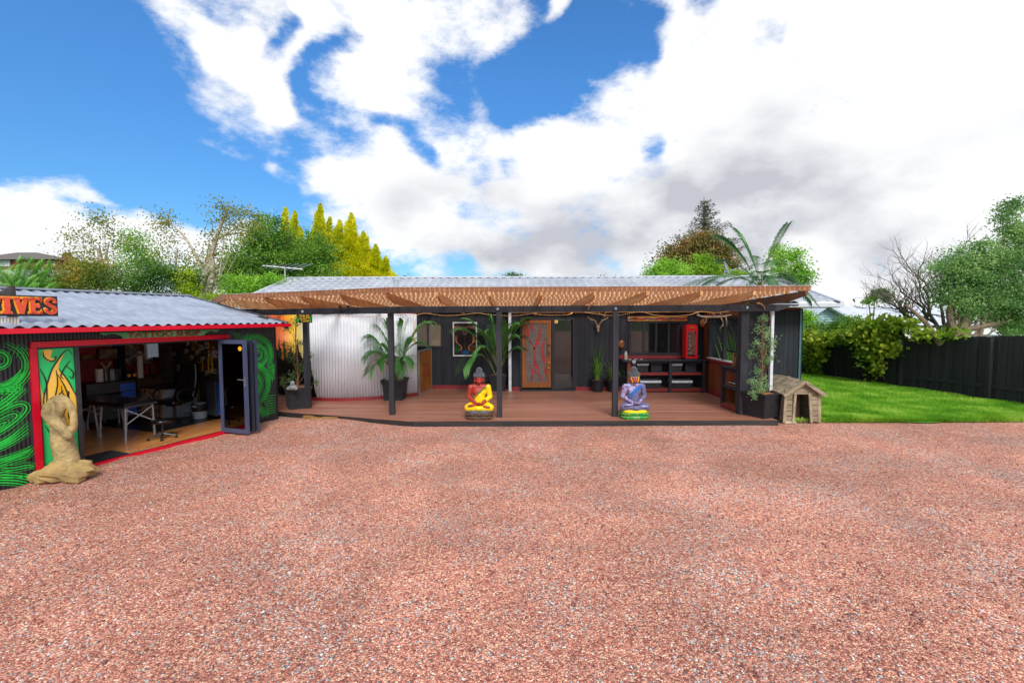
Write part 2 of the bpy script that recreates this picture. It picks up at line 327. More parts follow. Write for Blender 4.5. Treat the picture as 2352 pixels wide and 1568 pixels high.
def loose_stones():
    Q, tri = stones(48000, 3); n = len(Q)
    me = bpy.data.meshes.new('loose_gravel'); me.vertices.add(n * 6); me.vertices.foreach_set('co', Q.astype(np.float32).ravel())
    F = (tri[None] + (np.arange(n) * 6)[:, None, None]).reshape(-1, 3).astype(np.int32)
    me.loops.add(F.size); me.loops.foreach_set('vertex_index', F.ravel()); me.polygons.add(len(F)); me.polygons.foreach_set('loop_start', (np.arange(len(F)) * 3).astype(np.int32))
    me.update(calc_edges=True); me.validate()
    m, t, b, o = nodemat('loose_stone'); N, L = t.nodes, t.links
    gg = N.new('ShaderNodeNewGeometry'); cr = N.new('ShaderNodeValToRGB'); L.new(gg.outputs['Random Per Island'], cr.inputs[0]); L.new(cr.outputs[0], b.inputs['Base Color'])
    els = [(0, '#6b3c36'), (.3, '#9d5e50'), (.6, '#bd7c69'), (.8, '#d89f86'), (.86, '#8f9496'), (1, '#d9dad6')]
    while len(cr.color_ramp.elements) < len(els): cr.color_ramp.elements.new(.5)
    for e, (p, c) in zip(cr.color_ramp.elements, els): e.position = p; e.color = lin(c)
    b.inputs['Roughness'].default_value = .8
    me.materials.append(m); ob = bpy.data.objects.new('loose_gravel', me); sc.collection.objects.link(ob)
    tag(ob, 'small loose red and grey stones lying over the gravel yard', 'gravel', kind='stuff')
loose_stones()
# lawn behind the gravel on the right, grass blades on it
LAWN = mat('lawn_soil', '#5f9a1e', .9, '#3f7d14', scale=3)
def lawn_edge(x): return 9.62 + .10 * math.sin(x * 1.3) + .05 * math.sin(x * 4.1)
g = MB()
cols = [i * .25 + 5.7 for i in range(60)]
vs = []
for j in range(40):
    for x in cols: y0 = lawn_edge(x); vs.append((x, y0 + (25 - y0) * (j / 39) ** 1.5, .012 + .02 * min(1, j / 2)))
g.add(vs, [(j * 60 + i, j * 60 + i + 1, (j + 1) * 60 + i + 1, (j + 1) * 60 + i) for j in range(39) for i in range(59)])
structure(g.build('lawn', LAWN))
def blades(n, seed=5):
    r = np.random.default_rng(seed)
    y = 9.55 + (r.random(n) ** 1.6) * 10.5; x = 5.9 + r.random(n) * (y * 1.17 - 5.9)
    k = (x < 13.2) & ~((x > 5.6) & (x < 6.9) & (y > 9.66) & (y < 11.1)) & ~((x < 9.2) & (y > 14.2)); x, y = x[k], y[k]; n = len(x)
    ed = np.array([lawn_edge(a) for a in x]); k = y > ed - .03 - .22 * r.random(n) ** 4; x, y, ed = x[k], y[k], ed[k]; n = len(x)
    pn = np.array([mnoise.noise(Vector((a * 1.2, b * 1.6, 0))) for a, b in zip(x, y)])
    h = (.03 + .06 * r.random(n)) * (1 + .5 * pn) * np.where(y < ed + .35, 1.5, 1); w = .005 + .0008 * (y - 9)
    a = r.random(n) * 6.28; dx, dy = np.cos(a) * w, np.sin(a) * w; lx, ly = (r.random(n) - .5) * h * 1.6, (r.random(n) - .5) * h * 1.6
    z0 = np.full(n, .01)
    return np.stack([np.stack([x - dx, y - dy, z0], 1), np.stack([x + dx, y + dy, z0], 1), np.stack([x + lx + dx * .3, y + ly + dy * .3, z0 + h], 1), np.stack([x + lx * .6 - dx * .7, y + ly * .6 - dy * .7, z0 + h * .7], 1)], 1)
g = MB(); g.quads(blades(260000))
tag(g.build('grass', foliage('grass_blade', '#56961c', '#84bc2c', '#c4e060', .35)), 'bright green mown grass of the side lawn', 'grass', kind='stuff')
# ---------------------------------------------------------------- shared surfaces
def M_(n, *a, **k): return mat(n, *a, **k)
BLACKWOOD = M_('black_stained_cladding', '#212329', .6, '#2f3239', scale=6, stretch=(1, 1, .08), bump=.5, bscale=40, spec=.3)
BLACKPOST = M_('black_stained_post', '#1d1e24', .55, '#2e3038', scale=9, stretch=(1, 1, .1), bump=.6, bscale=50)
REDTRIM = M_('dark_red_trim', '#7c2226', .5, '#8e2a2c', scale=5)
SHOPRED = M_('glossy_red_paint', '#c8082a', .28, '#d8122f', scale=2, spec=.5)
DECKM = M_('reddish_brown_stained_deck', '#8e5944', .42, '#a87562', scale=5, stretch=(.12, 1.6, 1), bump=.4, bscale=30)
PINE = M_('weathered_pine', '#dba771', .7, '#b87c4a', scale=4, stretch=(1.5, .15, 1.5), bump=.3, bscale=25)
PINEDK = M_('grey_weathered_pine', '#6e4b35', .8, '#4c3627', scale=5, stretch=(1.5, .15, 1.5), bump=.3)
STEEL = M_('galvanised_steel', '#b9bec6', .38, '#a0a6b0', scale=3, metal=.55, spec=.5)
ALU = M_('aluminium', '#c9ccd0', .35, '#b4b8bd', metal=.8, scale=3)
WHITEP = M_('white_paint', '#e6e7e8', .5, '#d6d8da', scale=3)
GREYSTEEL = M_('blue_grey_roofing_steel', '#aab2c0', .45, '#8f97a7', scale=2.5, metal=.3)
BLACKPL = M_('black_plastic', '#17181b', .42, '#202124', scale=12)
BLACKVINYL = M_('black_vinyl', '#101012', .25, '#17171a', scale=4, spec=.6)
BRASS = M_('brass', '#d8a93c', .25, '#c08f2c', metal=.9)
PLY = M_('orange_stained_plywood', '#8a4a24', .6, '#6d3617', scale=3, stretch=(1, 1, .4), bump=.2)
GLASSDK = None
def glassy(name, tint='#ffffff', opac=.25, rough=.02):
    """window glass: clear with mirror reflections"""
    m = bpy.data.materials.new(name); m.use_nodes = True; t = m.node_tree; t.nodes.clear(); N, L = t.nodes, t.links
    o = N.new('ShaderNodeOutputMaterial'); tr = N.new('ShaderNodeBsdfTransparent'); tr.inputs[0].default_value = lin(tint)
    gl = N.new('ShaderNodeBsdfGlossy'); gl.inputs['Roughness'].default_value = rough; lw = N.new('ShaderNodeFresnel'); lw.inputs['IOR'].default_value = 1.5
    mr = N.new('ShaderNodeMapRange'); mr.inputs[3].default_value = opac; mr.inputs[4].default_value = 1; L.new(lw.outputs[0], mr.inputs[0])
    gb = N.new('ShaderNodeNewGeometry'); iv = N.new('ShaderNodeMath'); iv.operation = 'SUBTRACT'; iv.inputs[0].default_value = 1; L.new(gb.outputs['Backfacing'], iv.inputs[1]); mu_ = N.new('ShaderNodeMath'); mu_.operation = 'MULTIPLY'; L.new(mr.outputs[0], mu_.inputs[0]); L.new(iv.outputs[0], mu_.inputs[1])
    ms = N.new('ShaderNodeMixShader'); L.new(mu_.outputs[0], ms.inputs[0]); L.new(tr.outputs[0], ms.inputs[1]); L.new(gl.outputs[0], ms.inputs[2]); L.new(ms.outputs[0], o.inputs[0])
    return m
GLASS = glassy('window_glass', '#e4eaec', .05); GLASSTINT = glassy('tinted_glass', '#4a5256', .05)

# ================================================================ TATTOO SHOP (its own axes: x along the front wall, y into the shop)
SH0 = Vector((-6.48, 6.855, 0)); SHA = math.atan2(.938, .3455)
SHM = Matrix.Translation(SH0) @ Matrix.Rotation(SHA, 4, 'Z')
def shopthing(name, x, y, z, label, cat, group=None, rz=0):
    p = SHM @ Vector((x, y, z)); return thing(name, p, label, cat, group, SHA + rz)
shop = thing('tattoo_shop', SH0, 'low black corrugated shed with green spiral mural, red fascia and an open folding door', 'shop building', rz=SHA)
XL, XR, OX0, OX1, OZ = -3.2, 3.46, -.54, 2.30, 1.90
RIBBLACK = M_('black_ribbed_steel', '#14161b', .42, '#24272f', scale=1.6, spec=.5, detail=2)
def ribbed(x0, x1, z0, z1, y, pitch=.045, amp=.005):
    b = MB(); n = max(2, int((x1 - x0) / pitch) * 6)
    b.grid(lambda a, c: (x0 + (x1 - x0) * a, y - amp * (1 + math.sin((x0 + (x1 - x0) * a) / pitch * 6.2832)), z0 + (z1 - z0) * c), n, 1); return b
w = ribbed(XL, OX0 - .04, -.1, 2.08, 0); w.build('wall', RIBBLACK, shop, local=True)
w = ribbed(OX1 + .04, XR, -.1, 2.08, 0); w.box(OX1 + .05, .01, -.1, XR, .08, 2.08); w.build('wall', RIBBLACK, shop, local=True)
w = ribbed(OX0 - .04, OX1 + .04, OZ + .05, 2.08, 0); w.box(XL, .01, OZ + .06, OX1, .08, 2.08); w.build('wall', RIBBLACK, shop, local=True)
w = MB(); w.box(XR - .01, 0, -.1, XR + .05, 5.6, 2.1); w.box(XL, 5.6, -.1, XR, 5.66, 2.3); w.box(XL - .05, 0, -.1, XL, 5.6, 2.1); w.box(XL, .02, -.1, OX0 - .02, .08, 2.08)
w.build('side_wall', RIBBLACK, shop, local=True)
# interior
FLOORW = M_('honey_laminate_floor', '#dc9a58', .16, '#b97440', scale=5, stretch=(.25, 2.5, 1), spec=.5)
INRED = M_('deep_red_inner_wall', '#aa3430', .6, '#8c2624', scale=3)
INBLK = M_('black_inner_wall', '#38302f', .7, '#5c4a42', scale=5)
b = MB(); b.box(XL, .06, -.04, XR - .02, 3.55, .012); b.build('floor', FLOORW, shop, local=True)
b = MB(); b.box(-1.5, .03, .012, .62, .62, .02); b.build('floor_mat', M_('charcoal_mat', '#2a2c2f', .8, '#1e1f22'), shop, local=True)
b = MB(); b.box(1.7, 1.2, .0125, XR - .03, 3.5, .018); b.build('floor_covering', M_('dark_vinyl_floor', '#26282c', .3, '#1b1c1f'), shop, local=True)
b = MB(); b.box(XL, 3.5, 0, 3.4, 3.56, 2.6); b.build('back_partition', INRED, shop, local=True)
b = MB(); b.box(3.36, .1, 0, 3.42, 3.5, 2.3); b.build('end_partition', INBLK, shop, local=True)
b = MB(); b.box(XL, .1, 2.06, XR - .05, 3.5, 2.09); b.box(XL + .001, .1, .02, XL + .03, 3.49, 2.05); b.box(XL + .04, .085, .02, OX0 - .05, .1, 2.05); b.build('ceiling_bounce_lining', WHITEP, shop, local=True)  # unseen ceiling; its white and the white hidden wall faces added to bounce light
b = MB(); b.box(2.27, 3.28, 0, 2.40, 3.49, 2.1); b.build('inner_post', M_('black_gloss_post', '#101114', .35, '#18191c'), shop, local=True)
# roof
EY, EZ, RY, RZ = -.28, 2.13, 2.9, 2.78
def shoproof():
    b = MB(); n = int((XR + .1 - XL) / .17) * 8
    def f(a, c):
        x = XL + (XR + .1 - XL) * a; h = .5 + .5 * math.sin(x / .17 * 6.2832); return (x, EY + (RY - EY) * c, EZ + (RZ - EZ) * c + .038 * h)
    b.grid(f, n, 2)
    b.grid(lambda a, c: (XL + (XR + .1 - XL) * a, RY + 2.9 * c, RZ - .66 * c), 2, 1)
    return b
shoproof().build('roof', GREYSTEEL, shop, local=True)
b = MB(); b.bar((XL, RY, RZ + .035), (XR + .12, RY, RZ + .035), .30, .035); b.build('ridge_cap', M_('ridge_steel', '#9fa6b2', .4, '#8b92a0', metal=.3), shop, local=True)
b = MB(); b.prism([(EY - .02, EZ - .03), (RY, RZ - .02), (RY, RZ + .05), (EY - .02, EZ + .04)], 0, .05, Matrix.Translation((XR + .12, 0, 0)) @ Matrix.Rotation(R(90), 4, 'Z')); b.build('barge_cap', M_('dark_barge_steel', '#70767f', .4, '#4b5058', metal=.3), shop, local=True)
b = MB(); b.prism([(EY - .02, EZ - .10), (RY, RZ - .09), (RY, RZ - .02), (EY - .02, EZ - .03)], 0, .04, Matrix.Translation((XR + .11, 0, 0)) @ Matrix.Rotation(R(90), 4, 'Z')); b.build('barge_board', BLACKPL, shop, local=True)
b = MB(); b.box(XL, EY - .05, EZ - .065, XR + .16, EY, EZ + .005); b.build('fascia', SHOPRED, shop, local=True)
b = MB(); b.box(XL, EY + .002, EZ - .055, XR + .1, .02, EZ - .04); b.build('soffit', INBLK, shop, local=True)
# door frame
b = MB(); b.box(OX0 - .06, -.05, OZ, OX1 + .06, .06, OZ + .035); b.box(OX0 - .06, -.035, OZ - .045, OX1 + .06, .06, OZ - .002); b.box(OX0 - .075, -.045, -.02, OX0 - .0, .06, OZ - .047)
b.box(OX0, -.09, -.015, OX1 + .04, -.02, .022); b.box(OX0, -.075, .023, OX1 + .04, -.02, .04)
b.build('door_frame', SHOPRED, shop, local=True)
for q in ((-.01, .03), (OZ - .07, OZ - .047)): b = MB(); b.box(OX0, -.018, q[0], OX1, .05, q[1]); b.build('door_track', M_('dark_track', '#33363c', .4, '#24262b', metal=.4), shop, local=True)
# fixed painted panel at the left of the opening
px0, px1 = OX0 + .01, -.12
b = MB(); b.box(px0, -.01, .03, px1, .02, OZ - .07); pan = b.build('painted_panel', M_('leaf_green_paint', '#27c56a', .5, '#2ecb72', scale=2), shop, local=True)
b = MB(); b.box(px1, -.04, .03, px1 + .055, .05, OZ - .06); b.box(px0 - .012, -.02, .03, px0 + .012, .0, OZ - .07); b.build('mullion', M_('dark_mullion', '#33363c', .4, '#2a2c31'), shop, local=True)
def stroke(pts, w, y, taper=True, closed=False, both=True):
    """a painted line: flat ribbon standing a hair off the surface; pts are (x, z)"""
    b = MB(); n = len(pts); L_, Rr = [], []
    for i, p in enumerate(pts):
        a, c = pts[max(0, i - 1)], pts[min(n - 1, i + 1)]; dx, dz = c[0] - a[0], c[1] - a[1]; l = math.hypot(dx, dz) or 1
        k = w / 2 * (min(1, .35 + 2.2 * min(i, n - 1 - i) / n) if taper else 1); L_.append((p[0] - dz / l * k, p[1] + dx / l * k)); Rr.append((p[0] + dz / l * k, p[1] - dx / l * k))
    vs = [(x, y, z) for x, z in L_] + [(x, y, z) for x, z in Rr]
    b.add(vs, [(i, i + 1, n + i + 1, n + i) for i in range(n - 1)]); return b
def merge(dst, src): dst.add(src.v, src.f)
def spline(P, n=40):
    """Catmull-Rom through points"""
    P = [Vector(p + (0,)) if len(p) == 2 else Vector(p) for p in P]; out = []; m = len(P) - 1
    for i in range(n + 1):
        t = i / n * m; k = min(int(t), m - 1); u = t - k
        a, b_, c, d = P[max(k - 1, 0)], P[k], P[k + 1], P[min(k + 2, m)]
        out.append(.5 * ((2 * b_) + (c - a) * u + (2 * a - 5 * b_ + 4 * c - d) * u * u + (3 * b_ - a - 3 * c + d) * u ** 3))
    return out
def sp2(P, n=40): return [(p.x, p.y) for p in spline(P, n)]
def spiral(cx, cz, r0, r1, a0, turns, n=60, sx=1):
    return [(cx + sx * (r0 + (r1 - r0) * i / n) * math.cos(a0 + turns * 6.2832 * i / n), cz + (r0 + (r1 - r0) * i / n) * math.sin(a0 + turns * 6.2832 * i / n)) for i in range(n + 1)]
# yellow flame shapes and dark scroll lines on the panel
PW, PH = px1 - px0, OZ - .1
def pp(l): return [(px0 + a * PW, .03 + c * PH) for a, c in l]
YEL = M_('warm_yellow_paint', '#f4c03a', .5, '#f6ca5c', scale=3); DYE = M_('golden_yellow_paint', '#eeb20a', .5, '#e9a800', scale=3); DKL = M_('dark_line_paint', '#1d2420', .5, '#262c28')
b = MB(); b.prism(pp(sp2([(.12, .42), (.1, .6), (.25, .75), (.42, .86), (.75, .97), (.55, .84), (.78, .74), (.98, .62), (1, .38), (.8, .36), (.5, .44), (.3, .36)], 50)), -.0125, -.0115); b.prism(pp([(.0, .45), (.0, .8), (.12, .6)]), -.0125, -.0115); b.prism(pp(sp2([(.12, .99), (.4, .99), (.36, .93), (.5, .92), (.3, .9), (.18, .93)], 20)), -.0125, -.0115)
b.prism(pp(sp2([(.4, .28), (.55, .4), (.62, .2), (.72, .12), (.55, .18)], 20)), -.0125, -.0115)
b.build('flame_shape', YEL, pan, local=True)
b = MB(); b.prism(pp(sp2([(.3, .45), (.42, .62), (.5, .72), (.52, .8), (.68, .68), (.85, .56), (.96, .4), (.7, .37), (.5, .42)], 40)), -.0155, -.0145); b.build('flame_heart', DYE, pan, local=True)
b = MB()
for l in ([(.12, .42), (.1, .6), (.25, .75), (.42, .86), (.8, .985), (.95, .95)], [(.55, .84), (.78, .74), (1, .6)], [(.3, .45), (.42, .62), (.5, .72), (.48, .83)], [(.5, .8), (.7, .68), (.88, .5), (.98, .38)], [(.9, .9), (.72, .84), (.6, .78), (.68, .75)], [(.75, .86), (.95, .8), (.92, .75), (.84, .77)],
          [(.06, .85), (.2, .72), (.15, .5)], [(.15, .99), (.2, .93), (.4, .9), (.5, .93), (.42, .94)], [(.6, .7), (.62, .64), (.75, .6), (.8, .64), (.74, .65)], [(.72, .68), (.78, .55), (.76, .44), (.86, .38)], [(.44, .56), (.5, .62), (.66, .66)], [(.6, .33), (.8, .3), (.88, .24), (.78, .21)], [(.3, .33), (.45, .2), (.6, .12), (.75, .03)], [(.95, .2), (.8, .16), (.82, .1), (.92, .1)], [(.1, .4), (.3, .3), (.5, .36), (.98, .355)]):
    merge(b, stroke(pp(sp2(l, 24)), .017, -.0175))
b.build('scroll_lines', DKL, pan, local=True)
# green spiral mural
GRN = M_('bright_green_line_paint', '#16b838', .5, '#1fcf46', scale=4)
mu = MB(); YM = -.0135; MW = 1.0
def ms(l, w=.016):
    merge(mu, stroke(l, w * MW, YM))
    if len(l) > 20: merge(mu, stroke(offs(l, .036), w * .42, YM + .0006)); merge(mu, stroke(offs(l, -.030), w * .42, YM + .0012))
def offs(l, d):
    out = []; n = len(l)
    for i, p in enumerate(l):
        a, c = l[max(0, i - 1)], l[min(n - 1, i + 1)]; dx, dz = c[0] - a[0], c[1] - a[1]; k = math.hypot(dx, dz) or 1; out.append((p[0] - dz / k * d, p[1] + dx / k * d))
    return out
def rails(l, ds, w=.014):
    for d in ds: ms([q for q in offs(l, d)], w)
# left panel (x from -1.5 to -.65)
ms(spiral(-.93, 1.70, .02, .17, .5, 1.6), .022); ms(spiral(-.96, 1.62, .25, .33, 3.6, .62), .02); ms(spiral(-.96, 1.62, .31, .38, 3.7, .55), .014)
for k in range(4): ms(sp2([(-1.5, 1.42 - k * .035), (-1.1, 1.33 - k * .03), (-.8, 1.42 - k * .012), (-.64, 1.6)], 30), .013)
rails(sp2([(-1.2, .95), (-1.12, 1.2), (-.95, 1.3), (-.75, 1.28), (-.72, 1.4)], 30), (0, .03, .06))
for k in range(6): x = -1.12 + k * .065; ms([(x, 1.02 + k * .03), (x + .02, 1.2 + k * .012)], .012)
rails(sp2([(-1.5, .72), (-1.15, .92), (-.85, 1.12), (-.66, 1.3)], 30), (0, .045, .075), .017)
ms(sp2([(-1.25, .78), (-1.0, .98), (-.75, 1.1), (-.67, 1.02), (-.8, .86), (-1.05, .72), (-1.3, .74)], 40), .02); ms(sp2([(-1.2, .76), (-1.0, .9), (-.82, .98), (-.78, .93), (-.95, .78)], 30), .014); ms(sp2([(-1.12, .75), (-.98, .85), (-.88, .88), (-.95, .8)], 20), .012)
for k in range(4): ms(sp2([(-1.5, .62 - k * .03), (-1.2, .58 - k * .03), (-.9, .64 - k * .028), (-.66, .84 - k * .05)], 30), .016)
for k in range(3): ms(sp2([(-1.5, .43 - k * .025), (-1.1, .39 - k * .025), (-.8, .42 - k * .02), (-.62, .47)], 26), .013)
ms(sp2([(-1.2, .36), (-1.28, .3), (-1.15, .24), (-.9, .22), (-.62, .2)], 26), .017); ms(sp2([(-.98, .3), (-.85, .34), (-.7, .36), (-.63, .42)], 20), .014); ms(sp2([(-.98, .3), (-.85, .25), (-.7, .24), (-.62, .2)], 20), .014); ms([(-1.0, .3), (-.7, .3)], .012)
rails(sp2([(-1.5, .14), (-1.1, .12), (-.85, .04), (-.72, -.04)], 24), (0, .035, .07, .1), .017); ms(sp2([(-.95, .14), (-.8, .1), (-.66, .1)], 16), .014)
ms(spiral(-1.35, -.05, .12, .12, 0, .5), .016); ms(spiral(-1.35, -.05, .17, .17, 0, .5), .016)
for k in range(4): ms([(-.78 + k * .05, 1.87), (-.84 + k * .045, 1.75 - k * .01)], .012)
mu.build('mural', GRN, shop, local=True); mu = MB(); MW = .85
# right panel (x from 2.36 to 3.44)
CX, CZ2 = 2.95, 1.45
for r_ in (.38, .41, .44): ms(spiral(CX, CZ2, r_, r_, -.7, .62), .015)
ms(spiral(CX + .08, CZ2, .03, .15, 2.5, 1.35), .015); ms(spiral(CX + .08, CZ2, .17, .21, 3.0, 1.0), .014); ms(spiral(CX + .08, CZ2 - .01, .20, .24, 3.2, .9), .014)
ms(sp2([(2.72, 1.68), (2.9, 1.76), (3.08, 1.72), (2.98, 1.62), (2.8, 1.6)], 24), .014)
for k in range(4): ms([(2.82 + k * .06, 1.62), (2.86 + k * .05, 1.73)], .01)
for r_ in (.40, .435, .47): ms(spiral(2.82, .85, r_, r_, -1.35, .52), .015)
for r_ in (.27, .30, .33): ms(spiral(2.78, .85, r_, r_, -1.3, .45), .013)
for k in range(5): a = -1 + k * .42; ms(sp2([(2.8 + .20 * math.cos(a), .85 + .20 * math.sin(a)), (2.8 + .26 * math.cos(a + .25), .85 + .26 * math.sin(a + .25)), (2.8 + .27 * math.cos(a + .5), .85 + .27 * math.sin(a + .5))], 10), .012)
for r_ in (.30, .34, .38, .41): ms(spiral(2.82, .0, r_, r_, .35, .26), .014)
for k in range(9):
    z = 1.12 - k * .035; ms(sp2([(3.2 + .02 * k, z), (3.3 + .01 * k, z + .07), (3.44, z + .08)], 10), .011)
for k in range(8):
    z = .52 - k * .055; ms(sp2([(3.12 + .01 * k, z - .05), (3.25, z + .03), (3.44, z + .02)], 12), .012)
for k in range(4): ms(sp2([(3.36, 1.3 - k * .06), (3.4, 1.22 - k * .06), (3.44, 1.24 - k * .05)], 8), .012)
for k in range(6): ms([(2.42 + k * .03, 1.98 - k * .004), (2.62 + k * .01, 1.74 + k * .03)], .011); ms([(2.62, 1.72 + k * .03), (2.8, 1.9 + k * .01)], .009)
mu.build('mural', GRN, shop, local=True)
# lighter sprayed bands inside the mural
SPR = M_('pale_spray_paint', '#3a3f58', .5, '#262938', scale=6)
# folding doors: three leaves folded open at the right
def leaf(parent, p, q, z0, z1, hnd=False, col='#4a5270', name='door'):
    p, q = Vector(p), Vector(q); d = (q - p); Lh = d.length; M = Matrix.Translation(p) @ Matrix.Rotation(math.atan2(d.y, d.x), 4, 'Z')
    DM = M_('door_paint' + col, col, .4, None, scale=3)
    b = MB(); t = .02; s = .075
    b.box(0, -t, z0, s, t, z1, M); b.box(Lh - s, -t, z0, Lh, t, z1, M); b.box(s, -t, z1 - s, Lh - s, t, z1, M); b.box(s, -t, z0, Lh - s, t, z0 + s * 1.1, M)
    o = b.build(name, DM, parent, local=True)
    b = MB(); b.box(s, -.003, z0 + s * 1.1, Lh - s, .003, z1 - s, M); b.build('glass', GLASSTINT, o, local=True)
    if hnd:
        b = MB(); b.box(Lh - s + .02, -t - .012, .95, Lh - s + .05, -t, 1.13, M); b.tube([M @ Vector((Lh - s + .035, -t - .03, 1.08)), M @ Vector((Lh - s - .09, -t - .05, 1.09))], .008); b.build('handle', ALU, o, local=True)
        b = MB(); b.lathe([(0, 0), (.045, 0), (.045, .004), (0, .004)], n=18, M=M @ Matrix.Translation((Lh * .78, -.004, z1 - s - .09)) @ Matrix.Rotation(R(90), 4, 'X')); b.build('sticker', M_('orange_sticker', '#f3a50f', .5, '#f7b52a'), o, local=True)
    return o
iM = SHM.inverted()
def L2(x, y): v = iM @ Vector((x, y, 0)); return (v.x, v.y, 0)
leaf(shop, (2.14, -.03, 0), (2.165, -.72, 0), .035, OZ - .06, True)
leaf(shop, (2.30, -.70, 0), (2.26, -.03, 0), .04, OZ - .07, col='#2b2f3d')
leaf(shop, (2.34, -.04, 0), (2.40, -.70, 0), .04, OZ - .07, col='#3a4258')
# --- signs
def textmesh(name, s, size, mt, parent, M, ext=.006, font_off=0.0, align='CENTER', name_ob='lettering', xs=1):
    c = bpy.data.curves.new(name, 'FONT'); c.body = s; c.size = size; c.extrude = ext; c.offset = font_off; c.align_x = align; c.resolution_u = 3
    o = bpy.data.objects.new(name, c); sc.collection.objects.link(o)
    dg = bpy.context.evaluated_depsgraph_get(); me = bpy.data.meshes.new_from_object(o.evaluated_get(dg)); bpy.data.objects.remove(o)
    me.transform(M @ Matrix.Diagonal((xs, 1, 1, 1))); me.materials.clear(); me.materials.append(mt)
    ob = bpy.data.objects.new(name_ob, me); sc.collection.objects.link(ob)
    if parent is not None: ob.parent = parent
    return ob
FACE = Matrix.Rotation(R(90), 4, 'X')            # text lying in xy -> standing, facing -y
sg = shopthing('signboard', -2.0, 0.0, 2.295, 'black roof signboard with big orange western letters outlined in yellow', 'signboard')
b = MB(); b.box(-1.5, -.03, 0, 1.72, 0, .285); b.build('board', M_('black_board_paint', '#25262a', .6, '#34353a', scale=5, stretch=(.3, 1, 4)), sg, local=True)
def serif(l, w, h):
    """western slab letters, centred strokes; returns polygons in x,z"""
    s, k = w * .30, h * .13
    def slab(x0, x1, z): return [(x0, z), (x1, z), (x1 + .004, z + k * .5), (x1 - .01, z + k), (x0 + .01, z + k), (x0 - .004, z + k * .5)]
    P = []
    m = h / 2
    if l == 'I': P = [[(-s * .6, k), (-s * .75, m), (-s * .6, h - k), (s * .6, h - k), (s * .75, m), (s * .6, k)], slab(-s * 1.2, s * 1.2, 0), slab(-s * 1.2, s * 1.2, h - k)]
    if l == 'V': P = [[(-w * .5, h - k * .6), (-w * .16, h - k * .6), (w * .02, h * .38), (w * .02, 0), (-w * .16, 0)], [(w * .5, h - k * .6), (w * .2, h - k * .6), (w * .02, h * .38), (w * .02, 0), (w * .16, 0)], slab(-w * .58, -w * .06, h - k), slab(w * .1, w * .58, h - k)]
    if l == 'E': P = [[(-w * .42, 0), (-w * .42, h), (-w * .08, h), (-w * .08, 0)], slab(-w * .5, w * .46, 0), slab(-w * .5, w * .46, h - k), [(-w * .1, m - k * .5), (w * .26, m - k), (w * .3, m), (w * .26, m + k), (-w * .1, m + k * .5)], [(w * .24, 0), (w * .48, 0), (w * .44, h * .30)], [(w * .24, h), (w * .48, h), (w * .44, h * .70)]]
    if l == 'T': P = [[(-s * .6, k), (-s * .6, h - k), (s * .6, h - k), (s * .6, k)], slab(-s * 1.1, s * 1.1, 0), slab(-w * .5, w * .5, h - k), [(w * .3, h), (w * .52, h), (w * .48, h * .66)], [(-w * .3, h), (-w * .52, h), (-w * .48, h * .66)]]
    return P
ORG = M_('orange_red_letter_paint', '#d8472c', .55, '#e05a3a', scale=8); YEE = M_('yellow_edge_paint', '#f0b432', .55, '#e6a51c', scale=8)
for i, (l, cx, w_) in enumerate([('T', 1.055, .13), ('I', 1.185, .135), ('V', 1.325, .135), ('E', 1.475, .135), ('S', 1.632, .13)]):
    hh = .225; z0 = .03; b = None
    for nm, mt_, y0, y1, off in (('letter_edge', YEE, -.046, -.031, (-.008, .006)), ('letter', ORG, -.06, -.047, (0, 0))):
        b = MB()
        if l == 'S':
            pts = sp2([(.05, .17), (.035, .205), (-.01, .212), (-.045, .17), (-.01, .125), (.035, .09), (.045, .04), (.0, .012), (-.04, .03), (-.05, .065)], 40); n = len(pts)
            for j in range(n - 1):
                wd = .026 + .018 * math.sin(j / n * math.pi); a, c = pts[j], pts[j + 1]; dx, dz = c[0] - a[0], c[1] - a[1]; q = math.hypot(dx, dz) or 1; nxn, nz_ = -dz / q * wd / 2, dx / q * wd / 2
                e = .2; a2 = (a[0] - dx * e, a[1] - dz * e); c2 = (c[0] + dx * e, c[1] + dz * e)
                b.prism([(cx + off[0] + x, z0 + off[1] + z) for x, z in ((a2[0] + nxn, a2[1] + nz_), (a2[0] - nxn, a2[1] - nz_), (c2[0] - nxn, c2[1] - nz_), (c2[0] + nxn, c2[1] + nz_))], y0, y1)
            for q in (pts[0], pts[-1]): b.ell((cx + off[0] + q[0], (y0 + y1) / 2, z0 + off[1] + q[1]), (.02, .008, .022))
        else:
            g_ = .008 if nm == 'letter_edge' else 0
            for P in serif(l, w_, hh):
                cxp = sum(p[0] for p in P) / len(P); czp = sum(p[1] for p in P) / len(P)
                b.prism([(cx + off[0] + x + math.copysign(g_, x - cxp), z0 + off[1] + z + math.copysign(g_ * .6, z - czp)) for x, z in P], y0, y1)
        b.build(nm, mt_, sg, local=True)
b = MB()
for k in range(12): x = .95 + k * .032; b.lathe([(.016, -.15), (.0165, 0)], (x, .0, 0), 8)
tag(b.build('corrugated_offcut', M_('dirty_white_corrugate', '#cfcac2', .6, '#b4aaa0', scale=8)), 'short strip of dirty white corrugated sheet below the roof signboard', 'metal sheet'); oc = bpy.data.objects['corrugated_offcut']; oc.matrix_world = SHM @ Matrix.Translation((-2.0, .0, 2.285))
st = shopthing('wooden_stump', -.70, .12, 2.2, 'short charred wooden stump standing on the shed roof behind the signboard', 'stump')
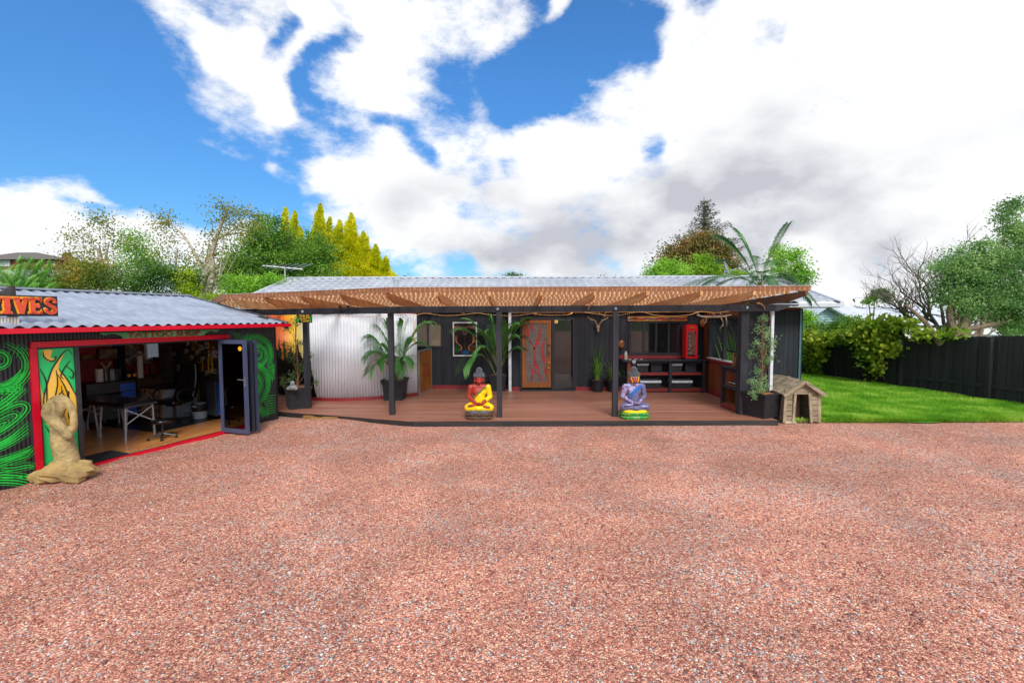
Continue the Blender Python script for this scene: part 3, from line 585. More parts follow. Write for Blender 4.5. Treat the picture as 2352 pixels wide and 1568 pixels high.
b = MB(); b.lathe([(.06, 0), (.05, .2), (.045, .51)], n=10); b.add([(-.16, .02, .38), (-.03, .03, .3), (-.04, .03, .48), (-.16, -.02, .38), (-.03, -.03, .3), (-.04, -.03, .48)], [(0, 1, 2), (5, 4, 3), (0, 2, 5, 3), (0, 3, 4, 1)]); b.build('post_section', M_('charred_wood', '#2f2d2f', .9, '#6a6462', scale=9, stretch=(1, 1, .2), bump=.6), st, local=True)
# green carved sign over the opening
gs = shopthing('carved_sign', .62, -.02, 1.938, 'green carved shop name sign with scrolled ends above the shed opening', 'sign')
b = MB(); prof = sp2([(-.42, .10), (-.36, .06), (-.25, .08), (-.14, .04), (-.1, .0)], 16) + [(1.18, 0)] + sp2([(1.22, .0), (1.26, .04), (1.36, .08), (1.46, .06), (1.56, .10)], 16)
b.prism(prof, -.03, 0); b.build('board', M_('sea_green_sign_paint', '#2f9a55', .5, '#7fbf85', scale=2.5), gs, local=True)
TSM = M_('maroon_letter_paint', '#7c3a2c', .5, '#8f5238', scale=5)
textmesh('t', 'TATTOO SHOP', .115, TSM, gs, Matrix.Translation((.55, -.036, .010)) @ FACE, .005, .004, xs=1.5)
# --- stone sculpture leaning at the shop
stn = M_('ochre_sandstone', '#c4aa74', .85, '#7a6a4a', scale=5, bump=2, bscale=26, detail=8); stl = M_('pale_rock', '#b99b62', .9, '#8a7048', scale=3, bump=1.5, bscale=9, detail=8)
sp0 = SHM @ Vector((-.43, -.33, 0)); scu = thing('stone_sculpture', (sp0.x, sp0.y, 0), 'curled ochre stone figure with drooping head on a rough rock base', 'sculpture')
def rocky(b, c, r, seed, amp=.12, n=28, m=18, rot=None):
    v0 = len(b.v); b.ell(c, r, n, m, rot=rot); C_ = Vector(c)
    for i in range(v0, len(b.v)):
        p = Vector(b.v[i]); d = p - C_; q = d.normalized(); k = 1 + amp * (mnoise.noise(q * 1.6 + Vector((seed, 0, 0))) * 1.6 + .6 * mnoise.noise(q * 4 + Vector((0, seed, 0)))); b.v[i] = tuple(C_ + d * k)
b = MB(); rocky(b, (.02, 0, .10), (.34, .24, .15), 21, .34, 18, 11); rocky(b, (-.14, -.04, .08), (.22, .20, .12), 4, .34, 14, 9); rocky(b, (.16, .02, .12), (.19, .18, .12), 9, .3, 12, 8); b.build('rock_base', stl, scu, local=True)
b = MB(); s3 = spline([(.0, .05, .12, .19), (-.05, .05, .3, .20), (-.07, .05, .55, .19), (-.05, .03, .75, .155), (-.01, .01, .9, .12), (.0, .0, 1.0, .10)], 30) if False else None
for i in range(30):
    z = .10 + .84 * i / 29; x = float(np.interp(z, [.1, .2, .4, .6, .8, .95], [.05, .04, .0, -.04, -.07, -.09])); rr = float(np.interp(z, [.1, .2, .4, .6, .75, .95], [.16, .15, .155, .14, .105, .085])); b.ell((x, .0, z), (rr, rr * .8, .06), 16, 8)
def chain(pts, rs, yy):
    sp_ = spline([(x, yy, z) for x, z in pts], 26); 
    for i, p in enumerate(sp_): q_ = float(np.interp(i / 26, np.linspace(0, 1, len(rs)), rs)); b.ell(p, (q_, q_, q_), 12, 8)
chain([(-.15, .98), (-.14, 1.09), (-.02, 1.145), (.08, 1.08), (.14, .95), (.15, .78), (.12, .68)], [.05, .06, .055, .05, .045, .045, .04], .0)
chain([(-.13, 1.04), (-.13, .93), (-.05, .83), (.06, .72), (.13, .63)], [.06, .075, .07, .065, .055], -.07); chain([(-.02, 1.1), (.0, 1.0), (-.02, .92)], [.05, .06, .05], -.03)
o = b.build('figure', stn, scu, local=True, smooth=True); md = o.modifiers.new('r', 'REMESH'); md.mode = 'VOXEL'; md.voxel_size = .012; md.use_smooth_shade = True; md2 = o.modifiers.new('s', 'SMOOTH'); md2.iterations = 3
# ================================================================ inside the shop
def sbox(name, mt, x, y, z, w, d, h, label, cat, group=None, rz=0, fn=None, bev=.006):
    t = shopthing(name, x, y, z, label, cat, group, rz)
    if fn is None:
        b = MB(); b.box(-w / 2, -d / 2, 0, w / 2, d / 2, h); b.build('shell', mt, t, local=True, bevel=bev)
    else: fn(t)
    return t
LEGM = M_('silver_leg_paint', '#c4c6ca', .4, '#aaadb2', metal=.3)
def table(t, Lx, Wy, h):
    b = MB(); b.box(-Lx / 2, -Wy / 2, h - .05, Lx / 2, Wy / 2, h); b.build('tabletop', BLACKVINYL, t, local=True, bevel=.012)
    b = MB(); b.box(-Lx / 2 - .004, -Wy / 2 - .004, h - .085, Lx / 2 + .004, Wy / 2 + .004, h - .052); b.build('apron', M_('dark_grey_edge', '#4a4c52', .4, '#3a3c41'), t, local=True)
    for sx in (-1, 1):
        for sy in (-1, 1):
            b = MB(); b.bar((sx * (Lx / 2 - .06), sy * (Wy / 2 - .03), 0), (sx * (Lx / 2 - .06), sy * (Wy / 2 - .05), h - .085), .024, .024, up=(1, 0, 0)); b.build('leg', LEGM, t, local=True)
            b = MB(); b.bar((sx * .03, sy * (Wy / 2 - .06), .14), (sx * .12, sy * (Wy / 2 - .06), h - .085), .024, .024, up=(1, 0, 0)); b.bar((sx * .03, sy * (Wy / 2 - .06), .0), (sx * .03, sy * (Wy / 2 - .06), .16), .028, .028, up=(1, 0, 0)); b.build('inner_leg', LEGM, t, local=True)
    for sx in (-1, 1):
        b = MB(); x = sx * (Lx / 2 - .06); b.bar((x, -Wy / 2 + .05, .30), (x, Wy / 2 - .05, h - .12), .012, .02); b.bar((x, Wy / 2 - .05, .30), (x, -Wy / 2 + .05, h - .12), .012, .02)
        b.bar((x, -Wy / 2 + .03, h - .12), (sx * .1, -Wy / 2 + .05, .35), .012, .018); b.build('brace', LEGM, t, local=True)
def sl(u, v, z): p = iM @ on(u, v, z); return p.x, p.y
def bk(u, v, y):                                # where the sight line through a picture point meets the plane at depth y inside the shop
    o = iM @ Vector((0, 0, CZ)); q = iM.to_3x3() @ ray(u, v); k = (y - o.y) / q.y; p = o + q * k; return p.x, p.z
def ek(u, v, x=3.34):
    o = iM @ Vector((0, 0, CZ)); q = iM.to_3x3() @ ray(u, v); k = (x - o.x) / q.x; p = o + q * k; return p.y, p.z
tx = shopthing('massage_table', 1.31, 1.84, .012, 'folding black padded tattoo table on white metal legs near the open shed front', 'tattoo table', rz=R(91)); table(tx, 1.72, .56, .70)
tx = shopthing('padded_couch', 1.35, 2.98, .012, 'second black padded couch behind the folding table by the drawer unit', 'tattoo table', rz=R(4)); table(tx, 1.3, .5, .68)
def castors(t, n, r, mt=BLACKPL, z=.05):
    b = MB()
    for k in range(n): a = 6.2832 * k / n + .3; e = (r * math.cos(a), r * math.sin(a), z); b.tube([(0, 0, z + .05), e], [.022, .012], 6)
    b.build('star_base', mt, t, local=True)
    for k in range(n):
        a = 6.2832 * k / n + .3; b = MB(); b.ell((r * math.cos(a), r * math.sin(a), .028), (.028, .02, .028), 8, 6); b.build('castor', BLACKPL, t, local=True)
ch = shopthing('office_chair', 2.36, 1.66, .018, 'high backed black leather office chair with loop armrests', 'office chair', rz=R(100))
castors(ch, 5, .3)
b = MB(); b.tube([(0, 0, .1), (0, 0, .42)], .028, 10); b.box(-.1, -.1, .38, .1, .1, .43); b.build('gas_column', BLACKPL, ch, local=True)
b = MB(); b.box(-.26, -.25, .43, .26, .27, .54); o = b.build('seat', BLACKVINYL, ch, local=True, smooth=True, bevel=.05)
b = MB(); b.grid(lambda a, c: ((a - .5) * (.5 - .10 * c), -.24 - .14 * c - .10 * math.sin(c * 3.1) * .6 - .03 * math.cos((a - .5) * 3.14), .52 + .74 * c), 12, 14); b.build('backrest', BLACKVINYL, ch, local=True, smooth=True, thick=.09)
for s_ in (-1, 1):
    b = MB(); b.tube(spline([(s_ * .27, -.28, .70), (s_ * .3, 0, .74), (s_ * .3, .17, .70), (s_ * .29, .2, .58), (s_ * .27, .05, .46), (s_ * .22, -.1, .45)], 20), .022, 8); b.build('armrest', BLACKPL, ch, local=True)
sto = shopthing('stool', 1.44, .60, .012, 'low round black swivel stool on a star base near the door track', 'stool')
castors(sto, 5, .22); b = MB(); b.lathe([(.0, .30), (.15, .30), (.165, .33), (.155, .36), (.0, .365)], n=20); b.build('seat', BLACKVINYL, sto, local=True, smooth=True); b = MB(); b.tube([(0, 0, .08), (0, 0, .31)], .02); b.build('column', BLACKPL, sto, local=True)
dk = shopthing('work_desk', 2.80, 2.46, .018, 'desk with corrugated grey front, timber edge and black glass top', 'desk', rz=R(0))
b = MB(); b.box(-.42, -.32, .70, .45, .34, .725); b.build('desk_top', BLACKVINYL, dk, local=True); b = MB(); b.box(-.43, -.33, .665, .46, .35, .698); b.box(.41, -.325, 0, .44, -.29, .664); b.box(-.42, -.325, 0, -.39, -.29, .664); b.box(-.385, -.325, 0, .405, -.30, .04); b.build('desk_frame', M_('ochre_timber', '#b7823c', .5, '#9a6a2c', scale=4), dk, local=True)
b = ribbed(-.385, .405, .045, .66, -.30, .03, .005); b.build('front_panel', M_('grey_corrugate', '#a9abb3', .45, '#94969e', metal=.3), dk, local=True)
b = MB(); b.box(-.41, -.28, .02, -.38, .33, .66); b.build('side_panel', M_('collaged_panel', '#6b2f22', .5, '#c9b190', scale=14, contrast=(.4, .6)), dk, local=True)
# wall clutter on the back and end partitions
b = MB(); b.box(.6, 3.3, 1.36, 2.45, 3.48, 1.39); o = b.build('wall_shelf', M_('oxblood_shelf', '#571512', .5, '#6d1d18')); o.matrix_world = SHM; tag(o, 'long dark red shelf across the inner red wall', 'shelf')
wb = shopthing('workbench', 2.86, 3.18, .012, 'dark timber bench top with carved brown front against the back wall', 'workbench')
b = MB(); b.box(-.45, -.28, .86, .48, .3, .9); b.build('bench_top', M_('worn_bench_wood', '#5b3a22', .5, '#3a2415', scale=4), wb, local=True); b = MB(); b.box(-.4, -.2, 0, .2, -.17, .85); b.build('front_panel', M_('carved_brown_panel', '#4a2f1c', .6, '#6e4a2a', scale=6), wb, local=True)
for s_ in (-.45, .42):
    b = MB(); b.box(s_, -.25, 0, s_ + .05, .25, .86); b.build('leg', INBLK, wb, local=True)
def lathe_thing(name, prof, mt, x, y, z, label, cat, group=None, n=14):
    t = MB(); t.lathe(prof, (0, 0, 0), n); o = t.build(name, mt, smooth=False); o.matrix_world = SHM @ Matrix.Translation((x, y, z)); return tag(o, label, cat, group)
PAPER = M_('white_paper', '#e8e6e0', .7, '#dcd9d0', scale=5)
lathe_thing('paper_towel_roll', [(.065, 0), (.065, .27)], PAPER, bk(228, 860, 3.0)[0], 3.0, .93, 'short white paper towel roll standing on the black drawer unit', 'paper roll')
lathe_thing('paper_towel_roll', [(.055, 0), (.055, .5)], PAPER, bk(323, 868, 3.05)[0], 3.05, .912, 'tall narrow white paper roll standing on the bench', 'paper roll')
lathe_thing('stock_pot', [(.15, 0), (.16, .02), (.16, .26), (.17, .27)], M_('dull_pewter', '#74767a', .4, '#5a5c60', metal=.6), bk(257, 860, 3.25)[0], 3.25, .9, 'dull grey metal pot on the low cabinet', 'pot')
for i, x in enumerate((bk(293, 866, 2.98)[0], bk(306, 866, 2.98)[0])):
    t = shopthing('bottle', x, 2.98, .912, 'black squat bottle with a round orange label, %s' % ('beside the black inner post' if i == 0 else 'second one along the bench'), 'bottle', 'orange labelled bottles on the bench')
    b = MB(); b.lathe([(.045, 0), (.05, .02), (.05, .14), (.018, .2), (.018, .25)], n=12); b.build('glass_body', BLACKVINYL, t, local=True); b = MB(); b.lathe([(0, 0), (.036, 0), (.036, .006), (0, .006)], n=14, M=Matrix.Translation((0, -.05, .09)) @ Matrix.Rotation(R(90), 4, 'X')); b.build('paper_label', M_('orange_label', '#f0a020', .5, '#f5b040'), t, local=True)
dr = shopthing('drawer_unit', 1.93, 3.12, .012, 'black wheeled drawer unit with bright blue drawers by the red wall', 'drawer unit', rz=R(-10))
b = MB(); b.box(-.42, -.28, .1, .42, .28, .9); b.build('cabinet', BLACKPL, dr, local=True, bevel=.01)
for k in range(4): b = MB(); b.box(.13, -.30, .15 + k * .18, .40, -.282, .3 + k * .18); b.build('drawer', M_('bright_blue_steel', '#1650b8', .35, '#1a5ccc'), dr, local=True)
dr = shopthing('tool_chest', 3.10, 1.25, .018, 'tall grey tool chest with blue drawers beside the folded doors', 'tool chest', rz=R(-12))
b = MB(); b.box(-.2, -.2, .08, .2, .2, .85); b.build('cabinet', M_('slate_grey_steel', '#3c404a', .4, '#343842'), dr, local=True, bevel=.01)
for k in range(5): b = MB(); b.box(-.16, -.222, .12 + k * .142, .16, -.202, .24 + k * .142); b.build('drawer', M_('bright_blue_steel', '#1650b8', .35, '#1a5ccc'), dr, local=True)
tb = shopthing('waste_basket', 2.88, 1.62, .018, 'black waste basket lined with a crumpled white bag', 'waste basket')
b = MB(); b.lathe([(.13, 0), (.17, .34), (.165, .34), (.125, .01)], n=18); b.build('bin', BLACKPL, tb, local=True); b = MB(); rocky(b, (0, 0, .30), (.15, .15, .06), 5, .2, 14, 8); b.lathe([(.132, .01), (.152, .17)], n=18); b.build('bag', M_('white_plastic_bag', '#c8ccd2', .4, '#a9adb5', scale=12), tb, local=True)
# inner window with blind
iw = shopthing('inner_window', bk(357, 810, 3.46)[0], 3.46, 1.30, 'white framed window with grey slatted blind in the back wall', 'window')
b = MB(); b.box(-.25, -.03, -.03, .25, .02, .52); b.build('window_frame', WHITEP, iw, local=True); b = MB()
for k in range(6): b.box(-.19, -.045, .02 + k * .08, .21, -.034, .09 + k * .08)
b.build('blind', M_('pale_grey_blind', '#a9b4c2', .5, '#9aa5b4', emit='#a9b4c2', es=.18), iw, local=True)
# pictures, masks and skulls hung in rows
CLUT = [M_('clutter_%d' % i, a, .5, c, scale=18, contrast=(.42, .58)) for i, (a, c) in enumerate((('#dccba8', '#5a4632'), ('#4a3c32', '#ac9a7c'), ('#a83c2c', '#3c2c24'), ('#ece6da', '#6a5c50'), ('#c09a4c', '#4c381f'), ('#5f6c78', '#bcc2c6')))]
def skull(t, s=1):
    b = MB(); b.ell((0, 0, .06 * s), (.05 * s, .055 * s, .055 * s), 10, 8); b.ell((0, -.025 * s, .015 * s), (.032 * s, .03 * s, .03 * s), 8, 6); b.build('cranium', M_('bone', '#b7a98a', .6, '#8f8064', scale=10), t, local=True, smooth=True)
    b = MB()
    for q in (-1, 1): b.ell((q * .02 * s, -.048 * s, .055 * s), (.013 * s, .012 * s, .014 * s), 8, 6)
    b.build('eye_socket', BLACKPL, t, local=True)
r = random.Random(11)
spots = [ek(u, v, 3.33) for u, v in ((404, 796), (409, 812), (409, 834), (433, 795), (446, 806), (476, 800), (482, 822), (483, 838), (460, 852))]
pl = ['by the inner window', 'high above the desk', 'beside the hanging straps', 'above the tool chest', 'under the high shelf', 'near the green frame', 'over the chair back', 'close to the folded doors', 'between two masks']
for k in range(9):
    x, z = spots[k]; w_, h_ = .10 + .08 * r.random(), .12 + .1 * r.random()
    t = shopthing('framed_picture', 3.34, x, z, 'small %s picture on the crowded end wall %s' % (('cream', 'brown', 'maroon', 'pale', 'ochre', 'grey')[k % 6], pl[k]), 'picture', 'pictures on the crowded end wall', rz=R(-90))
    b = MB(); b.box(-w_ / 2, -.02, 0, w_ / 2, 0, h_); b.build('picture_frame', [BLACKPL, PLY, YEL][k % 3], t, local=True); b = MB(); b.box(-w_ / 2 + .012, -.024, .012, w_ / 2 - .012, -.021, h_ - .012); b.build('picture_sheet', CLUT[k % 6], t, local=True)
pl2 = ['at the top beside the frame', 'below the shelf end', 'over the yellow frame', 'above the green frame', 'next to the door leaf', 'near the corner', 'above the chest', 'at head height']
for k in range(8):
    q_ = ek(*((398, 820), (412, 850), (428, 812), (441, 826), (455, 815), (466, 830), (436, 852), (476, 862))[k], 3.28); t = shopthing('ornament_skull', 3.28, q_[0], q_[1], 'small bone coloured skull ornament on the end wall %s' % pl2[k], 'skull ornament', 'skull ornaments on the end wall', rz=R(-90)); skull(t, 1 + .4 * r.random())
for k in range(10):
    t = MB(); w_, h_ = .10 + .12 * r.random(), .08 + .1 * r.random(); y, z = ek(*((398, 806), (420, 800), (446, 796), (462, 805), (489, 805), (490, 822), (465, 845), (452, 858), (420, 862), (489, 858))[k], 3.34)
    t.box(3.335, y - w_ / 2, z, 3.355, y + w_ / 2, z + h_); o = t.build('wall_poster', CLUT[(k * 5 + 2) % 6]); o.matrix_world = SHM
    tag(o, '%s poster pinned on the black end wall %s' % (('pale', 'brown', 'red', 'cream', 'ochre', 'grey')[(k * 5 + 2) % 6], ['near the opening', 'above the chest', 'low by the desk', 'behind the chair', 'high in the middle', 'over the straps', 'by the yellow frame', 'beside the shelf', 'toward the corner', 'in the far corner'][k]), 'poster', 'posters on the end wall')
for nm, x, z, w_, h_, c, lb in (('yellow_display', 3.30, 1.2, .1, .28, '#d9b515', 'empty yellow frame hanging on the end wall'), ('green_display', 2.75, .88, .17, .36, '#1f9c3a', 'bright green empty frame leaning above the desk')):
    b = MB(); e = .02; b.box(-w_ / 2, -.015, 0, -w_ / 2 + e, .01, h_); b.box(w_ / 2 - e, -.015, 0, w_ / 2, .01, h_); b.box(-w_ / 2, -.015, h_, w_ / 2, .01, h_ + e); b.box(-w_ / 2, -.015, -e, w_ / 2, .01, 0)
    o = b.build(nm, M_(nm + '_paint', c, .5)); q_ = ek(484, 852, 3.2) if x > 3 else ek(446, 874, 3.2); o.matrix_world = SHM @ Matrix.Translation((3.2, q_[0], q_[1])) @ Matrix.Rotation(R(-60), 4, 'Z'); tag(o, lb, 'frame')
BONE = M_('bone', '#b7a98a', .6, '#8f8064', scale=10)
b = MB(); b.tube([(0, 0, 0), (0, 0, .28)], [.035, .03]); b.tube([(0, 0, .26), (-.08, 0, .42)], [.028, .018]); b.tube([(0, 0, .26), (.1, 0, .42)], [.028, .018]); o = b.build('forked_branch', BONE); o.matrix_world = SHM @ Matrix.Translation((bk(244, 860, 3.2)[0], 3.2, .9)); tag(o, 'pale forked branch standing by the grey pot', 'branch')
for nm, x, w_, h_, c, lb in (('mustard_box', bk(200, 820, 3.38)[0], .22, .1, '#8a6a14', 'mustard yellow box lying on the red wall shelf'), ('cardboard_picture', bk(248, 815, 3.38)[0], .36, .2, '#8d8266', 'beige card with a dark round print on the red wall shelf')):
    b = MB(); b.box(-w_ / 2, -.05, 0, w_ / 2, .05, h_); o = b.build(nm, M_(nm, c, .7, '#4a4232', scale=9)); o.matrix_world = SHM @ Matrix.Translation((x, 3.38, 1.391)); tag(o, lb, 'box' if w_ < .3 else 'card')
b = MB(); b.lathe([(.09, 0), (.1, .02), (.02, .05), (.015, .3)], n=12); b.tube(spline([(0, 0, .3), (.02, 0, .42), (.1, -.03, .45)], 8), .02); b.ell((.12, -.04, .42), (.06, .06, .05)); o = b.build('desk_lamp', BLACKVINYL, smooth=True); o.matrix_world = SHM @ Matrix.Translation((bk(345, 862, 3.0)[0], 3.0, .9)); tag(o, 'black round headed lamp on the bench by the inner window', 'lamp')
bc = shopthing('bookcase', 2.98, 2.86, .012, 'tall black shelf unit packed with dark ornaments by the inner window', 'shelf unit')
b = MB(); b.box(-.02, -.2, 0, .03, .2, 1.75); b.box(.33, -.2, 0, .38, .2, 1.75); b.box(-.02, .17, 0, .38, .2, 1.75); b.build('carcass', INBLK, bc, local=True)
for k in range(5): b = MB(); b.box(.03, -.2, .2 + k * .36, .33, .17, .225 + k * .36); b.build('shelf', INBLK, bc, local=True)

for k in range(16):
    row, col = divmod(k, 8); u = 290 + col * 6.6 + (row * 3); v = 800 + row * 24 + (k * 7 % 5) * 2; x, z = bk(u, v, 3.46); w_, h_ = .10 + .05 * (k % 3), .12 + .05 * ((k + 1) % 3)
    t = MB(); t.box(x - w_ / 2, 3.45, z - h_ / 2, x + w_ / 2, 3.485, z + h_ / 2); o = t.build('wall_print', CLUT[(k * 5 + 1) % 6]); o.matrix_world = SHM
    tag(o, '%s print in the %s row over the bench, number %s from the black post' % (('cream', 'brown', 'maroon', 'pale', 'ochre', 'slate')[(k * 5 + 1) % 6], ('upper', 'lower')[row], ('one', 'two', 'three', 'four', 'five', 'six', 'seven', 'eight')[col]), 'print', 'prints over the bench')
b = MB(); b.box(2.45, 3.40, 1.16, 3.1, 3.485, 1.18); o = b.build('bottle_ledge', PLY); o.matrix_world = SHM; tag(o, 'thin timber ledge on the back wall above the bench', 'ledge')
b = MB(); rocky(b, (0, 0, .03), (.28, .14, .045), 12, .5, 18, 8); o = b.build('plastic_bag', M_('crumpled_clear_bag', '#aeb6c2', .3, '#7f8794', scale=20, bump=1)); q_ = sl(428, 954, .02); o.matrix_world = SHM @ Matrix.Translation((q_[0], q_[1], .02)); tag(o, 'crumpled clear plastic bag lying over the chair base', 'bag')
# ================================================================ MAIN HOUSE
def S(us, vs, Y): return at(us / 1.7415, vs / 1.7415, Y)     # the same, from full-size photo pixels
def SZ(us, vs, z): return on(us / 1.7415, vs / 1.7415, z)
DZ = .10                                                     # deck level
def boards(b, x0, x1, z0, z1, y, pitch=.15, gap=.008, dep=.018, face=-1):
    """vertical board cladding: boards with real grooves, front at y"""
    n = max(1, round((x1 - x0) / pitch)); p = (x1 - x0) / n
    for i in range(n): b.box(x0 + i * p + gap / 2, y, z0, x0 + (i + 1) * p - gap / 2, y + dep, z1)
    b.box(x0, y + dep + .001, z0, x1, y + .12, z1)
house = thing('house', (0, 13.7, 0), 'long low black board house with pale tiled roof behind the covered deck', 'house')
b = MB(); boards(b, -8.3, -.02, DZ + .10, 2.58, 13.7); b.build('wall', BLACKWOOD, house)
b = MB(); boards(b, 0, 5.6, DZ + .10, 2.5, 13.3); b.box(-.12, 13.3, 0, -.005, 13.72, 2.5); b.build('wall', BLACKWOOD, house)
b = MB(); boards(b, 5.72, 9.08, .02, 2.46, 14.4, .155); b.box(9.1, 14.4, 0, 9.2, 21, 2.5); b.box(-8.3, 14, 0, -8.2, 21, 2.5); b.box(-8.3, 21, 0, 9.2, 21.1, 2.5); b.build('wall', BLACKWOOD, house)
b = MB(); b.box(9.085, 14.36, .0, 9.14, 14.42, 2.46); b.build('corner_flashing', M_('blue_green_flashing', '#4d7078', .4, '#5b7f88', metal=.3), house)
b = MB(); b.box(5.73, 14.37, 2.461, 9.1, 14.40, 2.55); b.build('frieze', REDTRIM, house)
for x0, x1, y in ((-8.3, -.13, 13.68), (-.13, 1.62 - .05, 13.275), (3.2, 5.6, 13.275)):
    pass
def skirt(x0, x1, y): b = MB(); b.box(x0, y - .022, DZ, x1, y - .001, DZ + .11); b.build('skirting', REDTRIM, house)
skirt(-4.0, -.13, 13.7); skirt(-.10, .29, 13.3); skirt(1.86, 3.3, 13.3)
# roof
EV, EVZ, RG, RGZ, RX0, RX1 = 13.78, 2.63, 17.5, 3.74, -8.5, 9.95
TILE = M_('pale_pressed_metal_tiles', '#b9bdc4', .55, '#a4a8b2', scale=.9, spec=.4)
def tiles():
    b = MB(); nc = 10; nx = int((RX1 - RX0) / .028); xs_ = np.linspace(RX0, RX1, nx + 1)
    sc_ = .04 * np.abs(np.sin(xs_ / .30 * math.pi)) ** .8
    vs, fs = [], []
    for c in range(nc):
        a0, a1 = c / nc, (c + 1) / nc
        for k, (a, lift) in enumerate(((a0, .05), (a1, .0))):
            for i, x in enumerate(xs_):
                dz = -.03 * (math.cos(x / .30 * 2 * math.pi) * .0) * (1 if k == 0 else .9)
                vs.append((x, EV + (RG - EV) * a + (0 if k else -.02 * abs(math.sin(x / .30 * math.pi))), EVZ + (RGZ - EVZ) * a + lift + sc_[i]))
        o_ = c * 2 * (nx + 1)
        fs += [(o_ + i, o_ + i + 1, o_ + nx + 2 + i, o_ + nx + 1 + i) for i in range(nx)]
        if c: p_ = o_ - (nx + 1); fs += [(p_ + i, p_ + i + 1, o_ + i + 1, o_ + i) for i in range(nx)]
    b.add(vs, fs); b.add([(RX0, RG, RGZ), (RX1, RG, RGZ), (RX1, RG + 4, EVZ), (RX0, RG + 4, EVZ)], [(0, 1, 2, 3)])
    return b
rf = tiles().build('roof', TILE, house)
b = MB(); b.bar((RX0 - .02, RG, RGZ + .045), (RX1 + .02, RG, RGZ + .045), .26, .05); b.build('ridge_capping', M_('pale_capping', '#c6cad2', .5, '#b2b6be'), rf, local=False)
for x in (RX0 - .03, RX1 - .05):
    b = MB(); b.add([(x, EV - .03, EVZ - .02), (x + .10, EV - .03, EVZ - .02), (x + .10, RG, RGZ + .0), (x, RG, RGZ + .0), (x, EV - .03, EVZ + .07), (x + .10, EV - .03, EVZ + .07), (x + .10, RG, RGZ + .08), (x, RG, RGZ + .08)], [(3, 2, 1, 0), (4, 5, 6, 7), (0, 1, 5, 4), (1, 2, 6, 5), (2, 3, 7, 6), (3, 0, 4, 7)])
    b.build('barge_capping', M_('pale_capping', '#c6cad2', .5, '#b2b6be'), rf, local=False)
b = MB(); b.box(RX0, EV - .13, EVZ - .10, RX1, EV - .02, EVZ + .01); b.build('gutter', M_('pale_gutter', '#cdd2da', .4, '#bcc2cc'), house)
b = MB(); b.box(5.7, EV - .02, EVZ - .12, RX1 - .05, 14.36, EVZ - .09); b.prism([(14.41, 2.56), (14.41, 2.63), (RG, RGZ - .06), (RG, 2.56)], 0, .05, Matrix.Translation((9.15, 0, 0)) @ Matrix.Rotation(R(90), 4, 'Z')); b.build('soffit', M_('cream_soffit', '#b8b4ac', .6), house)
p = S(1585, 1155, 15.2); b = MB(); b.lathe([(.09, 0), (.09, .5), (.1, .5), (.1, .56), (.0, .58)], (p.x, p.y, p.z - .25), 14); b.build('vent_pipe', M_('grey_vent_paint', '#aab0b8', .5), house)
b = MB(); b.box(-.10, 13.18, DZ, -.02, 13.275, 2.42); b.build('downpipe', M_('white_gloss', '#dfe2e6', .35, '#c9cdd2'), house)
# windows of the left wall
def XZ(us0, vs0, us1, vs1, Y): a, c = S(us0, vs0, Y), S(us1, vs1, Y); return a.x, c.z, c.x, a.z
FRMB = M_('black_joinery', '#1f2128', .45, '#282a32', scale=6)
def window(bb, Y, panes, paneM, label='window', parent=house, fw=.06, name='window'):
    x0, z0, x1, z1 = bb; b = MB()
    b.box(x0, Y - .035, z0, x0 + fw, Y - .002, z1); b.box(x1 - fw, Y - .035, z0, x1, Y - .002, z1); b.box(x0 + fw, Y - .035, z0, x1 - fw, Y - .002, z0 + fw); b.box(x0 + fw, Y - .035, z1 - fw, x1 - fw, Y - .002, z1)
    n = panes; p = (x1 - x0 - 2 * fw) / n
    for k in range(1, n): b.box(x0 + fw + k * p - fw * .4, Y - .03, z0 + fw, x0 + fw + k * p + fw * .4, Y - .003, z1 - fw)
    o = b.build(name, FRMB, parent)
    for k in range(n):
        b = MB(); xa, xb = x0 + fw + k * p + (fw * .4 if k else 0) + .002, x0 + fw + (k + 1) * p - (fw * .4 if k < n - 1 else 0) - .002
        b.box(xa, Y - .013, z0 + fw + .002, xb, Y - .009, z1 - fw - .002); b.build('pane', GLASS, o)
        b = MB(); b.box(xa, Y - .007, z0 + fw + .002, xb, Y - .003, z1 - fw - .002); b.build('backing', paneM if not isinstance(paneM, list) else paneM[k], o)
    return o
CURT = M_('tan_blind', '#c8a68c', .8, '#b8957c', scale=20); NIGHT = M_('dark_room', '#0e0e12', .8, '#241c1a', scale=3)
window(XZ(1652, 1290, 1772, 1390, 13.7), 13.7, 2, CURT, fw=.05)
window(XZ(1936, 1287, 2014, 1395, 13.7), 13.7, 1, M_('pale_blue_room', '#4a4f6a', .7, '#6a6f8c', scale=2))
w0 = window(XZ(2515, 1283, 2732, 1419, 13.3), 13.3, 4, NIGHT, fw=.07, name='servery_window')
for us in (2560, 2630):                                   # little plants behind the panes
    p = S(us, 1400, 13.27)
